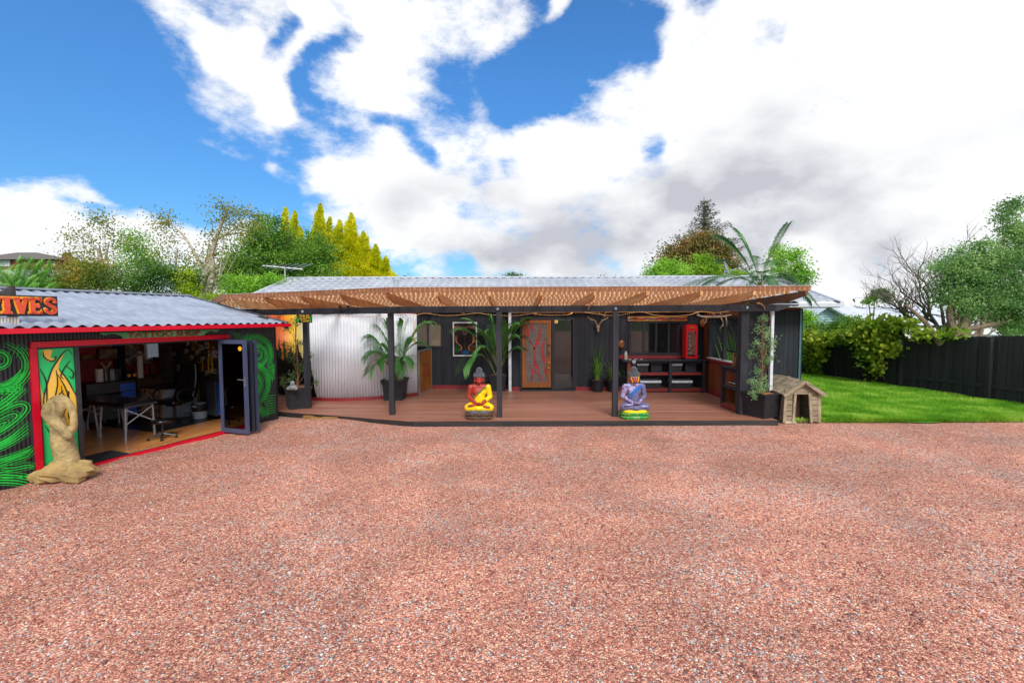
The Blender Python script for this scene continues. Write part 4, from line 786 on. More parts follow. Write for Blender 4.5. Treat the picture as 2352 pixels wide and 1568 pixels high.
# front door and sidelight
x0, z0, x1, z1 = XZ(2080, 1270, 2296, 1556, 13.3)
b = MB(); b.box(x0, 13.22, DZ + .02, x0 + .05, 13.297, z1); b.box(x1 - .05, 13.22, DZ + .02, x1, 13.297, z1); b.box(x0 + .05, 13.22, z1 - .06, x1 - .05, 13.297, z1); b.box(x0, 13.2, DZ + .001, x1, 13.297, DZ + .05)
xm0 = S(2205, 1400, 13.3).x; b.box(xm0 + .005, 13.22, DZ + .05, xm0 + .09, 13.297, z1 - .06); fr = b.build('door_frame', FRMB, house)
dw = M_('varnished_oak', '#9c5a22', .45, '#7d4316', scale=5, stretch=(6, 1, .4), bump=.2)
xa, za, xb, zb = XZ(2088, 1280, 2204, 1549, 13.25); sw = .125
b = MB(); b.box(xa, 13.235, za, xa + sw, 13.28, zb); b.box(xb - sw, 13.235, za, xb, 13.28, zb); b.box(xa + sw, 13.235, zb - .1, xb - sw, 13.28, zb); b.box(xa + sw, 13.235, za, xb - sw, 13.28, za + .16)
dr_ = b.build('door', dw, house)
gx0, gx1, gz0, gz1 = xa + sw, xb - sw, za + .16, zb - .1; gw, gh = gx1 - gx0, gz1 - gz0
b = MB(); b.box(gx0, 13.258, gz0, gx1, 13.264, gz1); b.build('etched_glass', M_('etched_grey_glass', '#4c4a4c', .35, '#7b7163', scale=30, contrast=(.4, .62)), dr_)
b = MB()
def gp(l): return [(gx0 + a * gw, gz0 + c * gh) for a, c in l]
def redshape(l, y=13.254): b.prism(gp(sp2(l + [l[0]], 30))[:-1], y, y + .003)
for l in ([(.02, .98), (.14, .9), (.12, .76), (.0, .8)], [(.2, .98), (.32, .98), (.36, .86), (.28, .87)], [(.62, .99), (.72, .9), (.66, .7), (.5, .6), (.36, .55), (.45, .7), (.58, .8)], [(.02, .72), (.25, .68), (.38, .5), (.34, .3), (.5, .22), (.64, .24), (.45, .38), (.44, .55), (.3, .66)], [(.95, .68), (.78, .68), (.7, .55), (.74, .4), (.9, .3), (.93, .4), (.86, .5), (.84, .6)], [(.08, .38), (.2, .25), (.24, .12), (.2, .01), (.3, .02), (.34, .14), (.46, .17), (.6, .12), (.7, .02), (.8, .03), (.7, .12), (.5, .2), (.3, .22), (.14, .34)], [(.98, .3), (.85, .2), (.92, .12), (.99, .1)]): redshape(l)
b.build('red_scroll', M_('red_film', '#a83232', .4, '#8e2a2c', scale=6), dr_)
b = MB(); xh = xb - .07; b.tube([(xh, 13.2, 1.42), (xh, 13.19, 1.15)], [.016, .022], 8); b.ell((xh, 13.19, 1.46), (.035, .04, .04), 10, 8); o = b.build('handle', M_('old_brass_bone', '#8d8066', .4, '#5c5040', metal=.3), dr_, smooth=True)
for zz in (.92, .76): b = MB(); b.ell((xh, 13.215, zz), (.032, .02, .032), 12, 8); b.build('lock', BRASS, dr_, smooth=True)
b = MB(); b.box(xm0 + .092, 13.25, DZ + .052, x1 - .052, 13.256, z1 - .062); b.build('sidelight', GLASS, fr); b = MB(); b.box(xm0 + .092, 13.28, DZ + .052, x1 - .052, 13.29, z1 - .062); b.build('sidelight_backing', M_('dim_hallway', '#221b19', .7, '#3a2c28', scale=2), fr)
q = S(2224, 1286, 13.24); b = MB(); b.lathe([(0, 0), (.055, 0), (.055, .004), (0, .004)], n=18, M=Matrix.Translation((q.x, 13.248, q.z)) @ Matrix.Rotation(R(90), 4, 'X')); b.build('round_sticker', WHITEP, fr); b = MB(); b.lathe([(0, 0), (.042, 0), (.042, .004), (0, .004)], n=18, M=Matrix.Translation((q.x, 13.243, q.z)) @ Matrix.Rotation(R(90), 4, 'X')); b.build('orange_disc', M_('orange_sticker', '#f3a50f', .5, '#f7b52a'), fr)
# pine ledger under the roof
b = MB(); b.box(-3.0, 13.62, 2.40, -.13, 13.675, 2.52); b.box(-.1, 13.22, 2.38, 5.58, 13.28, 2.52); b.build('ledger', PINE, house)
# chalkboard poster
x0, z0, x1, z1 = XZ(1811, 1288, 1909, 1424, 13.66)
cb = thing('chalkboard', ((x0 + x1) / 2, 13.66, z0), 'tall chalkboard with white frame, chalk lettering and orange winged scrolls', 'chalkboard')
b = MB(); b.box(x0 + .03, 13.66, z0 + .03, x1 - .03, 13.68, z1 - .03); b.build('board', M_('slate_board', '#1d1b1d', .8, '#2b2626', scale=5), cb)
b = MB(); b.box(x0, 13.64, z0, x0 + .035, 13.685, z1); b.box(x1 - .035, 13.64, z0, x1, 13.685, z1); b.box(x0 + .035, 13.64, z0, x1 - .035, 13.685, z0 + .035); b.box(x0 + .035, 13.64, z1 - .035, x1 - .035, 13.685, z1); b.build('board_frame', WHITEP, cb)
cw = x1 - x0; ch_ = z1 - z0
textmesh('t', 'MOKONATIVES', .125, M_('pink_chalk', '#e6a898', .9, '#c08078', scale=20), cb, Matrix.Translation((0, -.006, ch_ * .80)) @ FACE, .001, .0, xs=.74)
b = MB()
for s_ in (-1, 1):
    xc = (x0 + x1) / 2
    for k in range(4):
        l = sp2([(xc + s_ * (.30 - .02 * k), z0 + ch_ * .60), (xc + s_ * (.27 - .015 * k), z0 + ch_ * (.42 - .01 * k)), (xc + s_ * (.12 - .005 * k), z0 + ch_ * (.30 - .01 * k)), (xc + s_ * .13, z0 + ch_ * .19), (xc + s_ * .21, z0 + ch_ * .18), (xc + s_ * .21, z0 + ch_ * .24), (xc + s_ * .17, z0 + ch_ * .23)], 26); merge(b, stroke(l, .022, 13.655 - .0005 * k))
b.build('winged_scroll', M_('orange_chalk', '#d8703a', .9, '#e8a070', scale=9), cb)
b = MB(); b.ell(((x0 + x1) / 2, 13.654, z0 + ch_ * .12), (.12, .003, .05), 14, 6); b.build('blue_chalk_patch', M_('blue_chalk', '#1766b8', .9, '#0d3a70', scale=20), cb)
for s_, c_ in ((-1, '#1e7a3a'), (1, '#8c2a22')): b = MB(); b.ell(((x0 + x1) / 2 + s_ * .24, 13.654, z0 + ch_ * .22), (.07, .003, .12), 14, 6); b.build('chalk_patch', M_('chalk' + c_, c_, .9, '#1d1b1d', scale=30), cb)
b = MB(); merge(b, stroke(sp2([((x0 + x1) / 2 - .08, z0 + ch_ * .76), ((x0 + x1) / 2 - .05, z0 + ch_ * .68), ((x0 + x1) / 2, z0 + ch_ * .64), ((x0 + x1) / 2 + .05, z0 + ch_ * .68), ((x0 + x1) / 2 + .08, z0 + ch_ * .76), ((x0 + x1) / 2, z0 + ch_ * .72), ((x0 + x1) / 2 - .08, z0 + ch_ * .76)], 30), .015, 13.655)); merge(b, stroke([((x0 + x1) / 2, z0 + ch_ * .6), ((x0 + x1) / 2, z0 + ch_ * .2)], .012, 13.655)); b.build('chalk_figure', M_('pink_chalk', '#c98a80', .9), cb)
# ================================================================ DECK
deck = thing('deck', (0, 11, 0), 'low reddish brown timber deck running along the front of the black house', 'deck')
def dleft(y): return -2.07 - (y - 9.37) / .3195 if y < 11.4 else -8.4
b = MB(); pitch = .138; y = 9.40; r = random.Random(3)
while y < 13.66:
    y1 = y + pitch - .006; xl0, xl1 = dleft(y), dleft(y1); xr = 5.52 if y < 9.98 else 5.55; x = xr
    seams = [xr]
    while x > max(xl0, xl1) + 2.4: x -= r.uniform(1.8, 4.8); seams.append(max(x, xl0 + .5))
    for i in range(len(seams)):
        xa_ = seams[i] - (.003 if i else 0); last = i == len(seams) - 1; dz = r.uniform(0, .002)
        l0, l1 = (xl0, xl1) if last else (seams[i + 1], seams[i + 1])
        b.add([(l0, y, DZ - .03), (xa_, y, DZ - .03), (xa_, y1, DZ - .03), (l1, y1, DZ - .03), (l0, y, DZ - dz), (xa_, y, DZ - dz), (xa_, y1, DZ - dz), (l1, y1, DZ - dz)], [(3, 2, 1, 0), (4, 5, 6, 7), (0, 1, 5, 4), (1, 2, 6, 5), (2, 3, 7, 6), (3, 0, 4, 7)])
    y += pitch
def deckmat():
    m = DECKM; N, L = m.node_tree.nodes, m.node_tree.links; bs = [n for n in N if n.bl_idname == 'ShaderNodeBsdfPrincipled'][0]; cr = [n for n in N if n.bl_idname == 'ShaderNodeValToRGB'][0]
    g = N.new('ShaderNodeNewGeometry'); mr = N.new('ShaderNodeMapRange'); mr.inputs[3].default_value = .9; mr.inputs[4].default_value = 1.1; L.new(g.outputs['Random Per Island'], mr.inputs[0])
    s = N.new('ShaderNodeVectorMath'); s.operation = 'SCALE'; L.new(cr.outputs[0], s.inputs[0]); L.new(mr.outputs[0], s.inputs['Scale']); L.new(s.outputs[0], bs.inputs['Base Color'])
deckmat()
b.build('decking', DECKM, deck)
b = MB(); b.bar((-2.07, 9.385, .02), (5.53, 9.385, .02), .03, .15); b.bar((-7.8, 11.2, .02), (-2.08, 9.385, .02), .03, .15); b.box(5.525, 9.40, -.05, 5.555, 10.0, .095); b.build('fascia', M_('black_deck_edge', '#1d1c1e', .6, '#35302e', scale=6, stretch=(.3, 1, 3)), deck)
b = MB(); b.box(-2, 9.42, -.02, 5.5, 13.6, .06); b.box(-7, 11.3, -.02, -2, 13.6, .06); b.build('subframe', BLACKPL, deck)
st_ = on(738, 963, 0); b = MB(); b.bar((st_.x - .42, st_.y + .10, .035), (st_.x + .05, st_.y - .05, .035), .09, .07); b.bar((st_.x - .18, st_.y - .02, .03), (st_.x + .40, st_.y - .16, .03), .14, .08); o = b.build('timber_step', M_('yellow_pine_offcut', '#a87a42', .7, '#8a5f30', scale=5, stretch=(.3, 2, 2))); tag(o, 'low yellow pine offcut step half buried in gravel against the deck', 'step')
# ================================================================ PERGOLA
perg = thing('pergola', (0, 10, 0), 'long black beamed pergola with pine rafters and clear corrugated roof over the deck', 'pergola')
def bmy(x): return 9.86 if x > -2.63 else 9.95 + .326 * (-2.63 - x)
def post(x, y, w_=.115, z1=2.36): b = MB(); b.box(x - w_ / 2, y - w_ / 2, DZ, x + w_ / 2, y + w_ / 2, z1); return b.build('post', BLACKPOST, perg, bevel=.004)
for us, vs in ((1229, 1633), (1567, 1659), (1998, 1669), (2461, 1666)): p = SZ(us, vs, DZ); post(p.x, p.y + .055)
post(5.085, 10.0, .17, 2.37)
zb0, zb1 = 2.357, 2.50
def beam(xa, ya, xb, yb, za, zb, h=.14, w_=.06): b = MB(); b.bar((xa, ya, za), (xb, yb, zb), w_, h); return b
b = beam(-2.7, 9.93, 5.6, 9.84, 2.425, 2.44); b.prism([(5.6, 2.37), (5.6, 2.51), (6.18, 2.51), (6.16, 2.475), (6.08, 2.47), (6.02, 2.485), (5.95, 2.46), (5.85, 2.41), (5.72, 2.37)], 9.81, 9.87); b.build('beam', BLACKPOST, perg)
b = beam(-2.68, 9.95, -7.0, 11.36, 2.42, 2.385); b.build('beam', BLACKPOST, perg)
def rz_(y): return 2.745 - .046 * (y - 8.8)                 # top line of the rafters
RAFT = [(-6.2, 10.17), (-5.33, 9.88), (-4.4, 9.58), (-3.45, 9.26), (-2.43, 8.92), (-1.44, 8.8), (-.43, 8.8), (.57, 8.8), (1.6, 8.8), (2.61, 8.8), (3.65, 8.8), (4.67, 8.8), (5.68, 8.8)]
for i, (x, y) in enumerate(RAFT):
    b = MB(); zt = rz_(y) - (.046 * (y - 8.8)); L_ = 13.6
    poly = [(y, rz_(y) - .075), (y + .55, rz_(y + .55) - .165), (L_, rz_(L_) - .165), (L_, rz_(L_)), (y, rz_(y))]
    n = 5; vs = [(x - .022, a, c) for a, c in poly] + [(x + .022, a, c) for a, c in poly]
    b.add(vs, [tuple(range(n)), tuple(range(2 * n - 1, n - 1, -1))] + [(k, (k + 1) % n, (k + 1) % n + n, k + n) for k in range(n)]); 
    b.build('rafter', [PINE, PINE, M_('fresh_orange_pine', '#b8743c', .6, '#9a5a2a', scale=4, stretch=(1.5, .15, 1.5), bump=.2), PINEDK][(0, 2, 2, 2, 2, 1, 1, 1, 1, 1, 1, 1, 3)[i]], perg)
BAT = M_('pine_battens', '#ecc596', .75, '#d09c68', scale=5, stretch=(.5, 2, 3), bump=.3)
def stained(m, pitch=.10):  # paints stripes of roof light into a timber colour, no real stain
    """light through the corrugated roof painted into the timber colour: brown blocks, pale lines between"""
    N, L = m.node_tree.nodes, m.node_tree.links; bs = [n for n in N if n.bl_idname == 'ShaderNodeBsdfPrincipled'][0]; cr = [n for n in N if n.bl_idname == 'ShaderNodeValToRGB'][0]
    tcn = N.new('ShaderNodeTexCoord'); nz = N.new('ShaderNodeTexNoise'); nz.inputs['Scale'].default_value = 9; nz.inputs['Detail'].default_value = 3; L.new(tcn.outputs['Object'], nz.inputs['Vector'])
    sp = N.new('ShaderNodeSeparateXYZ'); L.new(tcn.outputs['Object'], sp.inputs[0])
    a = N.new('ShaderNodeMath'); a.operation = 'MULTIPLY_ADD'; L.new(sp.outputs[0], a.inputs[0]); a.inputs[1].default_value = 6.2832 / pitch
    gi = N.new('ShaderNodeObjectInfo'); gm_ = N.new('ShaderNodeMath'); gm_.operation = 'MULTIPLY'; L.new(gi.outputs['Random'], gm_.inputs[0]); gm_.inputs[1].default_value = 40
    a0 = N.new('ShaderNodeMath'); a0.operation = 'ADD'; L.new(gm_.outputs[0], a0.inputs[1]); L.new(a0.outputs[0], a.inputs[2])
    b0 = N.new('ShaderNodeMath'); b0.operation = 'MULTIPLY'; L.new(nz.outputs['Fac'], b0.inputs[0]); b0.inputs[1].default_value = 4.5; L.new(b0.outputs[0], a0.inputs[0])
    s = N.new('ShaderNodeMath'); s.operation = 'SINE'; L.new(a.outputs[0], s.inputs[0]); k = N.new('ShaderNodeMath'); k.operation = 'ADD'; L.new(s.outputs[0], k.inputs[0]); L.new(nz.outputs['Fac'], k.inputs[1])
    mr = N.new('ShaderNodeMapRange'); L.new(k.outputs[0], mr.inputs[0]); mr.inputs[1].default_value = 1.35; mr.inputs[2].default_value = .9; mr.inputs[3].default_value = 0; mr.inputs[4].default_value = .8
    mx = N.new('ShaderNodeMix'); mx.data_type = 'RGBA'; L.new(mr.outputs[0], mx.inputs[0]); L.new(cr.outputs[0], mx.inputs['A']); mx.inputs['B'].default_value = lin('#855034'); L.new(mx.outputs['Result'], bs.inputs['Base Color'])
stained(BAT)  # batten colour carries the painted stripes of light from the roof sheet
def fr_y(x): return 8.82 if x > -2.3 else 8.82 + .335 * (-2.3 - x)
y = 9.42; 
while y < 13.5:
    xl = -2.3 - (y - 8.82) / .335 if y < 10.2 else (-6.4 - (y - 10.2) * .88 if y < 12 else -8)
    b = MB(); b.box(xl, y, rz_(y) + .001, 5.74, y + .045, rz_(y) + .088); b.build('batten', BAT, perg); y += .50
b = MB(); b.bar((-2.3, 8.83, rz_(8.8) + .048), (5.76, 8.83, rz_(8.8) + .048), .045, .095); b.bar((-6.42, 10.2, rz_(10.2) + .052), (-2.3, 8.832, rz_(8.8) + .048), .045, .10); b.bar((-7.9, 11.95, rz_(11.9) + .03), (-6.43, 10.21, rz_(10.2) + .045), .045, .14); FBM = M_('weathered_front_board', '#b88a60', .8, '#7c573c', scale=5, stretch=(.5, 2, 3), bump=.4); stained(FBM, .095); b.build('front_board', FBM, perg)  # front board gets the same painted light stripes over its weathered tones
def sheetmat():
    m = bpy.data.materials.new('clear_corrugated_plastic'); m.use_nodes = True; t = m.node_tree; t.nodes.clear(); N, L = t.nodes, t.links
    o = N.new('ShaderNodeOutputMaterial'); tcn = N.new('ShaderNodeTexCoord'); sp = N.new('ShaderNodeSeparateXYZ'); L.new(tcn.outputs['Object'], sp.inputs[0])
    w_ = N.new('ShaderNodeMath'); w_.operation = 'MULTIPLY'; L.new(sp.outputs[0], w_.inputs[0]); w_.inputs[1].default_value = 6.2832 / .076
    s_ = N.new('ShaderNodeMath'); s_.operation = 'SINE'; L.new(w_.outputs[0], s_.inputs[0])
    nz = N.new('ShaderNodeTexNoise'); nz.inputs['Scale'].default_value = 6; L.new(tcn.outputs['Object'], nz.inputs['Vector'])
    ad = N.new('ShaderNodeMath'); ad.operation = 'ADD'; L.new(s_.outputs[0], ad.inputs[0]); L.new(nz.outputs['Fac'], ad.inputs[1])
    mr = N.new('ShaderNodeMapRange'); L.new(ad.outputs[0], mr.inputs[0]); mr.inputs[1].default_value = .5; mr.inputs[2].default_value = 1.3; mr.inputs[3].default_value = .40; mr.inputs[4].default_value = .0
    tr = N.new('ShaderNodeBsdfTransparent'); tl = N.new('ShaderNodeBsdfTranslucent'); tl.inputs[0].default_value = (.78, .8, .8, 1); df = N.new('ShaderNodeBsdfDiffuse'); df.inputs[0].default_value = (.75, .77, .78, 1)
    m1 = N.new('ShaderNodeMixShader'); m1.inputs[0].default_value = .45; L.new(tl.outputs[0], m1.inputs[1]); L.new(df.outputs[0], m1.inputs[2])
    m2 = N.new('ShaderNodeMixShader'); L.new(mr.outputs[0], m2.inputs[0]); L.new(tr.outputs[0], m2.inputs[1]); L.new(m1.outputs[0], m2.inputs[2]); L.new(m2.outputs[0], o.inputs[0]); return m
b = MB(); n = int(12.2 / .076) * 6
def sh(a, c):
    x = -6.45 + 12.3 * a; y0 = fr_y(x) - .06; y = y0 + (13.66 - y0) * c; return (x, y, rz_(y) + .098 + .008 * (1 + math.sin(x * 6.2832 / .076)))
b.grid(sh, n, 8)
b.grid(lambda a, c: (-8.2 + 1.76 * a, max(10.2, 11.95 + (-7.9 - (-8.2 + 1.76 * a)) * 1.18) * (1 - c) + 13.66 * c, rz_(12) + .13 + .008 * math.sin((-8.2 + 1.76 * a) * 6.2832 / .076)), 120, 4)
b.build('corrugated_roof', sheetmat(), perg)
for us, vs in ((1212, 1245.5), (1555, 1240), (1991, 1235), (2463, 1233.5), (2989, 1230)):
    X = (us - 2048) / 1820 * 9.9; Yb = bmy(X) - .033 if X < -2.63 else 9.80; q = S(us, vs, Yb); b = MB(); M = Matrix.Translation((q.x, Yb - (.004 if X > -2.7 else .03), q.z)); b.box(-.025, -.004, -.025, .025, 0, .025, M); b.lathe([(0, 0), (.012, 0), (.012, .01), (0, .01)], n=8, M=M @ Matrix.Rotation(R(90), 4, 'X')); b.build('bolt_plate', STEEL, perg)
# festoon ropes of tiny lights
def rope(pts, Y, label):
    P = [S(u, v, Y) for u, v in pts]; sp = spline(P, len(pts) * 10); t = thing('rope_light', sp[0], label, 'rope light', 'rope lights under the pergola beam')
    b = MB(); b.tube(sp, .004, 4); b.build('cord', M_('clear_cord', '#a08468', .4, '#7c6048'), t)
    b = MB(); L_ = 0
    for i in range(len(sp) - 1):
        d = (sp[i + 1] - sp[i]).length; n = max(1, int(d / .035))
        for k in range(n): c = sp[i].lerp(sp[i + 1], k / n); b.box(c.x - .0035, c.y - .009, c.z - .0035, c.x + .0035, c.y - .003, c.z + .0035)
    o = b.build('bulbs', M_('warm_bulb', '#ffc070', .4, '#ffb050', emit='#ffb860', es=1.3), t); o['kind'] = 'stuff'
rope([(1050, 1262), (1120, 1263), (1215, 1264), (1290, 1261), (1380, 1265), (1450, 1268), (1555, 1262), (1655, 1263), (1657, 1300), (1658, 1376)], 10.5, 'rope of tiny warm lights along the corrugated curved wall')
rope([(1660, 1262), (1700, 1253), (1770, 1261), (1840, 1259), (1910, 1252), (1960, 1258), (2060, 1262), (2150, 1250)], 10.2, 'rope of tiny warm lights above the chalkboard and palm')
rope([(2138, 1256), (2200, 1260), (2270, 1258), (2290, 1250)], 10.1, 'short rope of tiny warm lights above the oak door')
rope([(2340, 1249), (2400, 1257), (2470, 1261), (2560, 1247), (2620, 1260), (2690, 1264), (2760, 1258), (2800, 1246), (2860, 1250), (2930, 1243)], 10.1, 'rope of tiny warm lights above the servery window')
# toilet sign on the beam
q = S(1217, 1272, 10.5)
ts = thing('toilet_sign', (q.x, 10.5, q.z - .11), 'small black toilet sign with yellow Chinese characters and green marks', 'sign')
b = MB(); b.box(-.175, -.01, -.0, .175, .01, .19); b.build('board', M_('black_sign_paint', '#121212', .5), ts, local=True)
YP = M_('yellow_sign_paint', '#f2c21a', .5)
textmesh('t', '卫生间', .115, YP, ts, Matrix.Translation((0, -.014, .095)) @ FACE, .002, .002, xs=.72)
textmesh('t', 'Toilet', .09, YP, ts, Matrix.Translation((.02, -.014, .022)) @ FACE, .002, .001)
b = MB(); b.ell((-.145, -.012, .05), (.025, .003, .045), 12, 6); b.prism([(-.165, .13), (-.145, .155), (-.145, .14), (-.12, .14), (-.12, .12), (-.145, .12), (-.145, .105)], -.014, -.011); b.build('green_mark', M_('green_sign_paint', '#22c03a', .5), ts, local=True)
b = MB(); b.tube([(.13, -.013, .14), (.15, -.013, .12), (.14, -.013, .06), (.16, -.013, .02)], [.015, .02, .012, .018], 6); b.build('green_mark', M_('green_sign_paint', '#22c03a', .5), ts, local=True)
# ================================================================ curved corrugated screen
CUR = [(-8.0, 13.6), (-7.1, 13.0), (-6.3, 12.3), (-5.75, 12.02), (-5.27, 11.87), (-4.8, 11.76), (-4.3, 11.74), (-3.7, 11.9), (-3.1, 12.2), (-2.62, 12.56)]
cs = spline([(x, y, 0) for x, y in CUR], 1400)
LEN = [0]
for i in range(1, len(cs)): LEN.append(LEN[-1] + (cs[i] - cs[i - 1]).length)
scr = thing('curved_screen', (-4.5, 12, 0), 'tall curved screen of silver corrugated iron with painted flames at its left end', 'screen')
def flame_iron():
    m, t, b_, o = nodemat('corrugated_iron_with_flames'); N, L = t.nodes, t.links
    tcn = N.new('ShaderNodeTexCoord'); sp = N.new('ShaderNodeSeparateXYZ'); L.new(tcn.outputs['Object'], sp.inputs[0])
    nz = N.new('ShaderNodeTexNoise'); nz.inputs['Scale'].default_value = 5; nz.inputs['Detail'].default_value = 3; mpp = N.new('ShaderNodeMapping'); mpp.inputs['Scale'].default_value = (1.5, 1.5, .35); L.new(tcn.outputs['Object'], mpp.inputs[0]); L.new(mpp.outputs[0], nz.inputs['Vector'])
    def mth(op, a, c):
        n = N.new('ShaderNodeMath'); n.operation = op
        for i, x in enumerate((a, c)):
            if isinstance(x, (int, float)): n.inputs[i].default_value = x
            else: L.new(x, n.inputs[i])
        return n.outputs[0]
    cr = N.new('ShaderNodeValToRGB'); els = [(0, '#a8101c'), (.22, '#c8161c'), (.34, '#ee5a12'), (.55, '#f07a14'), (.68, '#f8c828'), (.8, '#f4dc70'), (.86, '#f0f3f8'), (1, '#eff2f8')]
    while len(cr.color_ramp.elements) < len(els): cr.color_ramp.elements.new(.5)
    for e, (p_, c) in zip(cr.color_ramp.elements, els): e.position = p_; e.color = lin(c)
    mr = N.new('ShaderNodeMapRange'); L.new(mth('ADD', sp.outputs[0], mth('MULTIPLY', nz.outputs['Fac'], .15)), mr.inputs[0]); mr.inputs[1].default_value = -2.75; mr.inputs[2].default_value = -.55; L.new(mr.outputs[0], cr.inputs[0])
    # black licking shapes over the lower half, ending at the silver part
    h = mth('ADD', mth('MULTIPLY', nz.outputs['Fac'], 1.7), .58); lim = mth('LESS_THAN', sp.outputs[2], h)
    xl = mth('LESS_THAN', mth('ADD', sp.outputs[0], mth('MULTIPLY', sp.outputs[2], .16)), -.60)
    k = mth('MULTIPLY', lim, xl); mx = N.new('ShaderNodeMix'); mx.data_type = 'RGBA'; L.new(k, mx.inputs[0]); L.new(cr.outputs[0], mx.inputs['A']); mx.inputs['B'].default_value = lin('#141316')
    L.new(mx.outputs['Result'], b_.inputs['Base Color']); b_.inputs['Roughness'].default_value = .42; b_.inputs['Metallic'].default_value = .05; return m
b = MB(); vs = []
for z in (DZ + .08, 2.36):
    for i, p in enumerate(cs):
        tdir = (cs[min(i + 1, len(cs) - 1)] - cs[max(i - 1, 0)]).normalized(); nrm = Vector((tdir.y, -tdir.x, 0)); a = .016 * math.sin(LEN[i] / .078 * 6.2832); vs.append((p.x + nrm.x * a, p.y + nrm.y * a, z))
n = len(cs); b.add(vs, [(i, i + 1, n + i + 1, n + i) for i in range(n - 1)]); b.build('corrugated_iron', flame_iron(), scr, smooth=True, thick=.003)
b = MB()
for i in range(0, 1400, 20):
    if cs[i].x > -5.5: b.bar(cs[i] + Vector((0, -.02, DZ + .04)), cs[min(i + 20, 1400)] + Vector((0, -.02, DZ + .04)), .03, .08)
b.build('kickboard', REDTRIM, scr)
b = MB(); b.bar((-4.9, 11.74, 2.385), (-4.2, 11.74, 2.385), .03, .045); b.bar((-4.2, 11.74, 2.385), (-2.62, 12.54, 2.385), .03, .045); b.build('top_rail', REDTRIM, scr)
gt = thing('gate', (-2.57, 12.6, DZ), 'half open orange plywood gate with aluminium edges and red graffiti', 'gate')
M = Matrix.Translation((-2.58, 12.58, DZ)) @ Matrix.Rotation(R(80), 4, 'Z')
b = MB(); b.box(0, -.012, .05, .95, .012, 1.2, M); b.build('panel', M_('orange_gate_ply', '#a8682c', .5, '#8a5220', scale=4, stretch=(1, 1, .5)), gt)
b = MB(); b.box(-.03, -.02, .0, .0, .02, 1.25, M); b.box(.95, -.02, .0, .98, .02, 1.25, M); b.box(0, -.02, 1.2, .95, .02, 1.25, M); b.box(0, -.02, .0, .95, .02, .05, M); b.build('edging', ALU, gt)
b = MB()
for k in range(5):
    l = sp2([(.15 + .14 * k, .9 - .05 * k), (.3 + .1 * k, .75), (.2 + .12 * k, .6), (.35 + .1 * k, .45)], 14); b.tube([M @ Vector((x, -.014, z)) for x, z in l], .008, 4)
b.build('graffiti', M_('red_graffiti', '#8c1c1c', .5), gt)
# ================================================================ plywood screen wall with window at the right end
sw_ = thing('screen_wall', (5.6, 11, 0), 'orange plywood side wall with open awning window and black outer cladding', 'wall')
b = MB(); X0, X1 = 5.6, 5.66
for y0, y1, z0, z1 in ((10.06, 11.15, DZ, 2.5), (12.95, 13.28, DZ, 2.5), (11.15, 12.95, DZ, 1.06), (11.15, 12.95, 2.26, 2.5)): b.box(X0, y0, z0, X1, y1, z1)
b.build('plywood_lining', PLY, sw_)
b = MB(); boards(b, 5.17, 5.62, DZ + .02, 2.47, 10.02, .15); b.box(5.665, 10.06, .0, 5.70, 14.3, 1.06); b.box(5.665, 10.06, 1.06, 5.70, 11.15, 2.5); b.box(5.665, 12.95, 1.06, 5.70, 14.3, 2.5); b.build('cladding', BLACKWOOD, sw_)
b = MB(); b.box(5.57, 10.9, DZ + .0, 5.597, 12.8, DZ + .11); b.box(5.55, 11.1, 1.0, 5.597, 13.2, 1.075); b.box(5.585, 10.03, DZ, 5.66, 10.05, DZ + .12); b.build('red_rail', REDTRIM, sw_)
b = MB(); b.box(5.555, 11.12, 1.077, 5.70, 12.97, 1.10); b.build('window_sill', M_('white_gloss', '#dfe2e6', .35), sw_)
b = MB()
for y in (11.15, 12.05, 12.93): b.box(5.59, y - .035, 1.101, 5.68, y + .035, 2.27)
b.box(5.59, 11.185, 2.2, 5.68, 12.015, 2.27); b.box(5.59, 12.085, 2.2, 5.68, 12.895, 2.27)
wf = b.build('window_frame', FRMB, sw_)
for y0, y1 in ((11.2, 12.0), (12.1, 12.88)):
    b = MB(); P0 = Vector((5.69, y0, 2.2)); P1 = Vector((5.69, y1, 2.2)); Q0 = Vector((6.12, y0, 1.28)); Q1 = Vector((6.12, y1, 1.28))
    for a, c in ((P0, P1), (P1, Q1), (Q1, Q0), (Q0, P0)): b.bar(a, c, .03, .035, up=(1, 0, .3))
    b.bar((5.68, y0 + .03, 1.15), (6.05, y0 + .03, 1.42), .012, .012)
    sh_ = b.build('awning_sash', M_('dark_steel_sash', '#25262b', .35, '#33353b', metal=.5), wf); b = MB(); b.add([P0, P1, Q1, Q0], [(0, 1, 2, 3)]); b.build('pane', GLASS, sh_, thick=.004)
b = MB(); b.box(5.66, 9.93, DZ, 5.72, 10.0, 2.52); dpz = b.build('downpipe', M_('white_gloss', '#dfe2e6', .35), sw_)
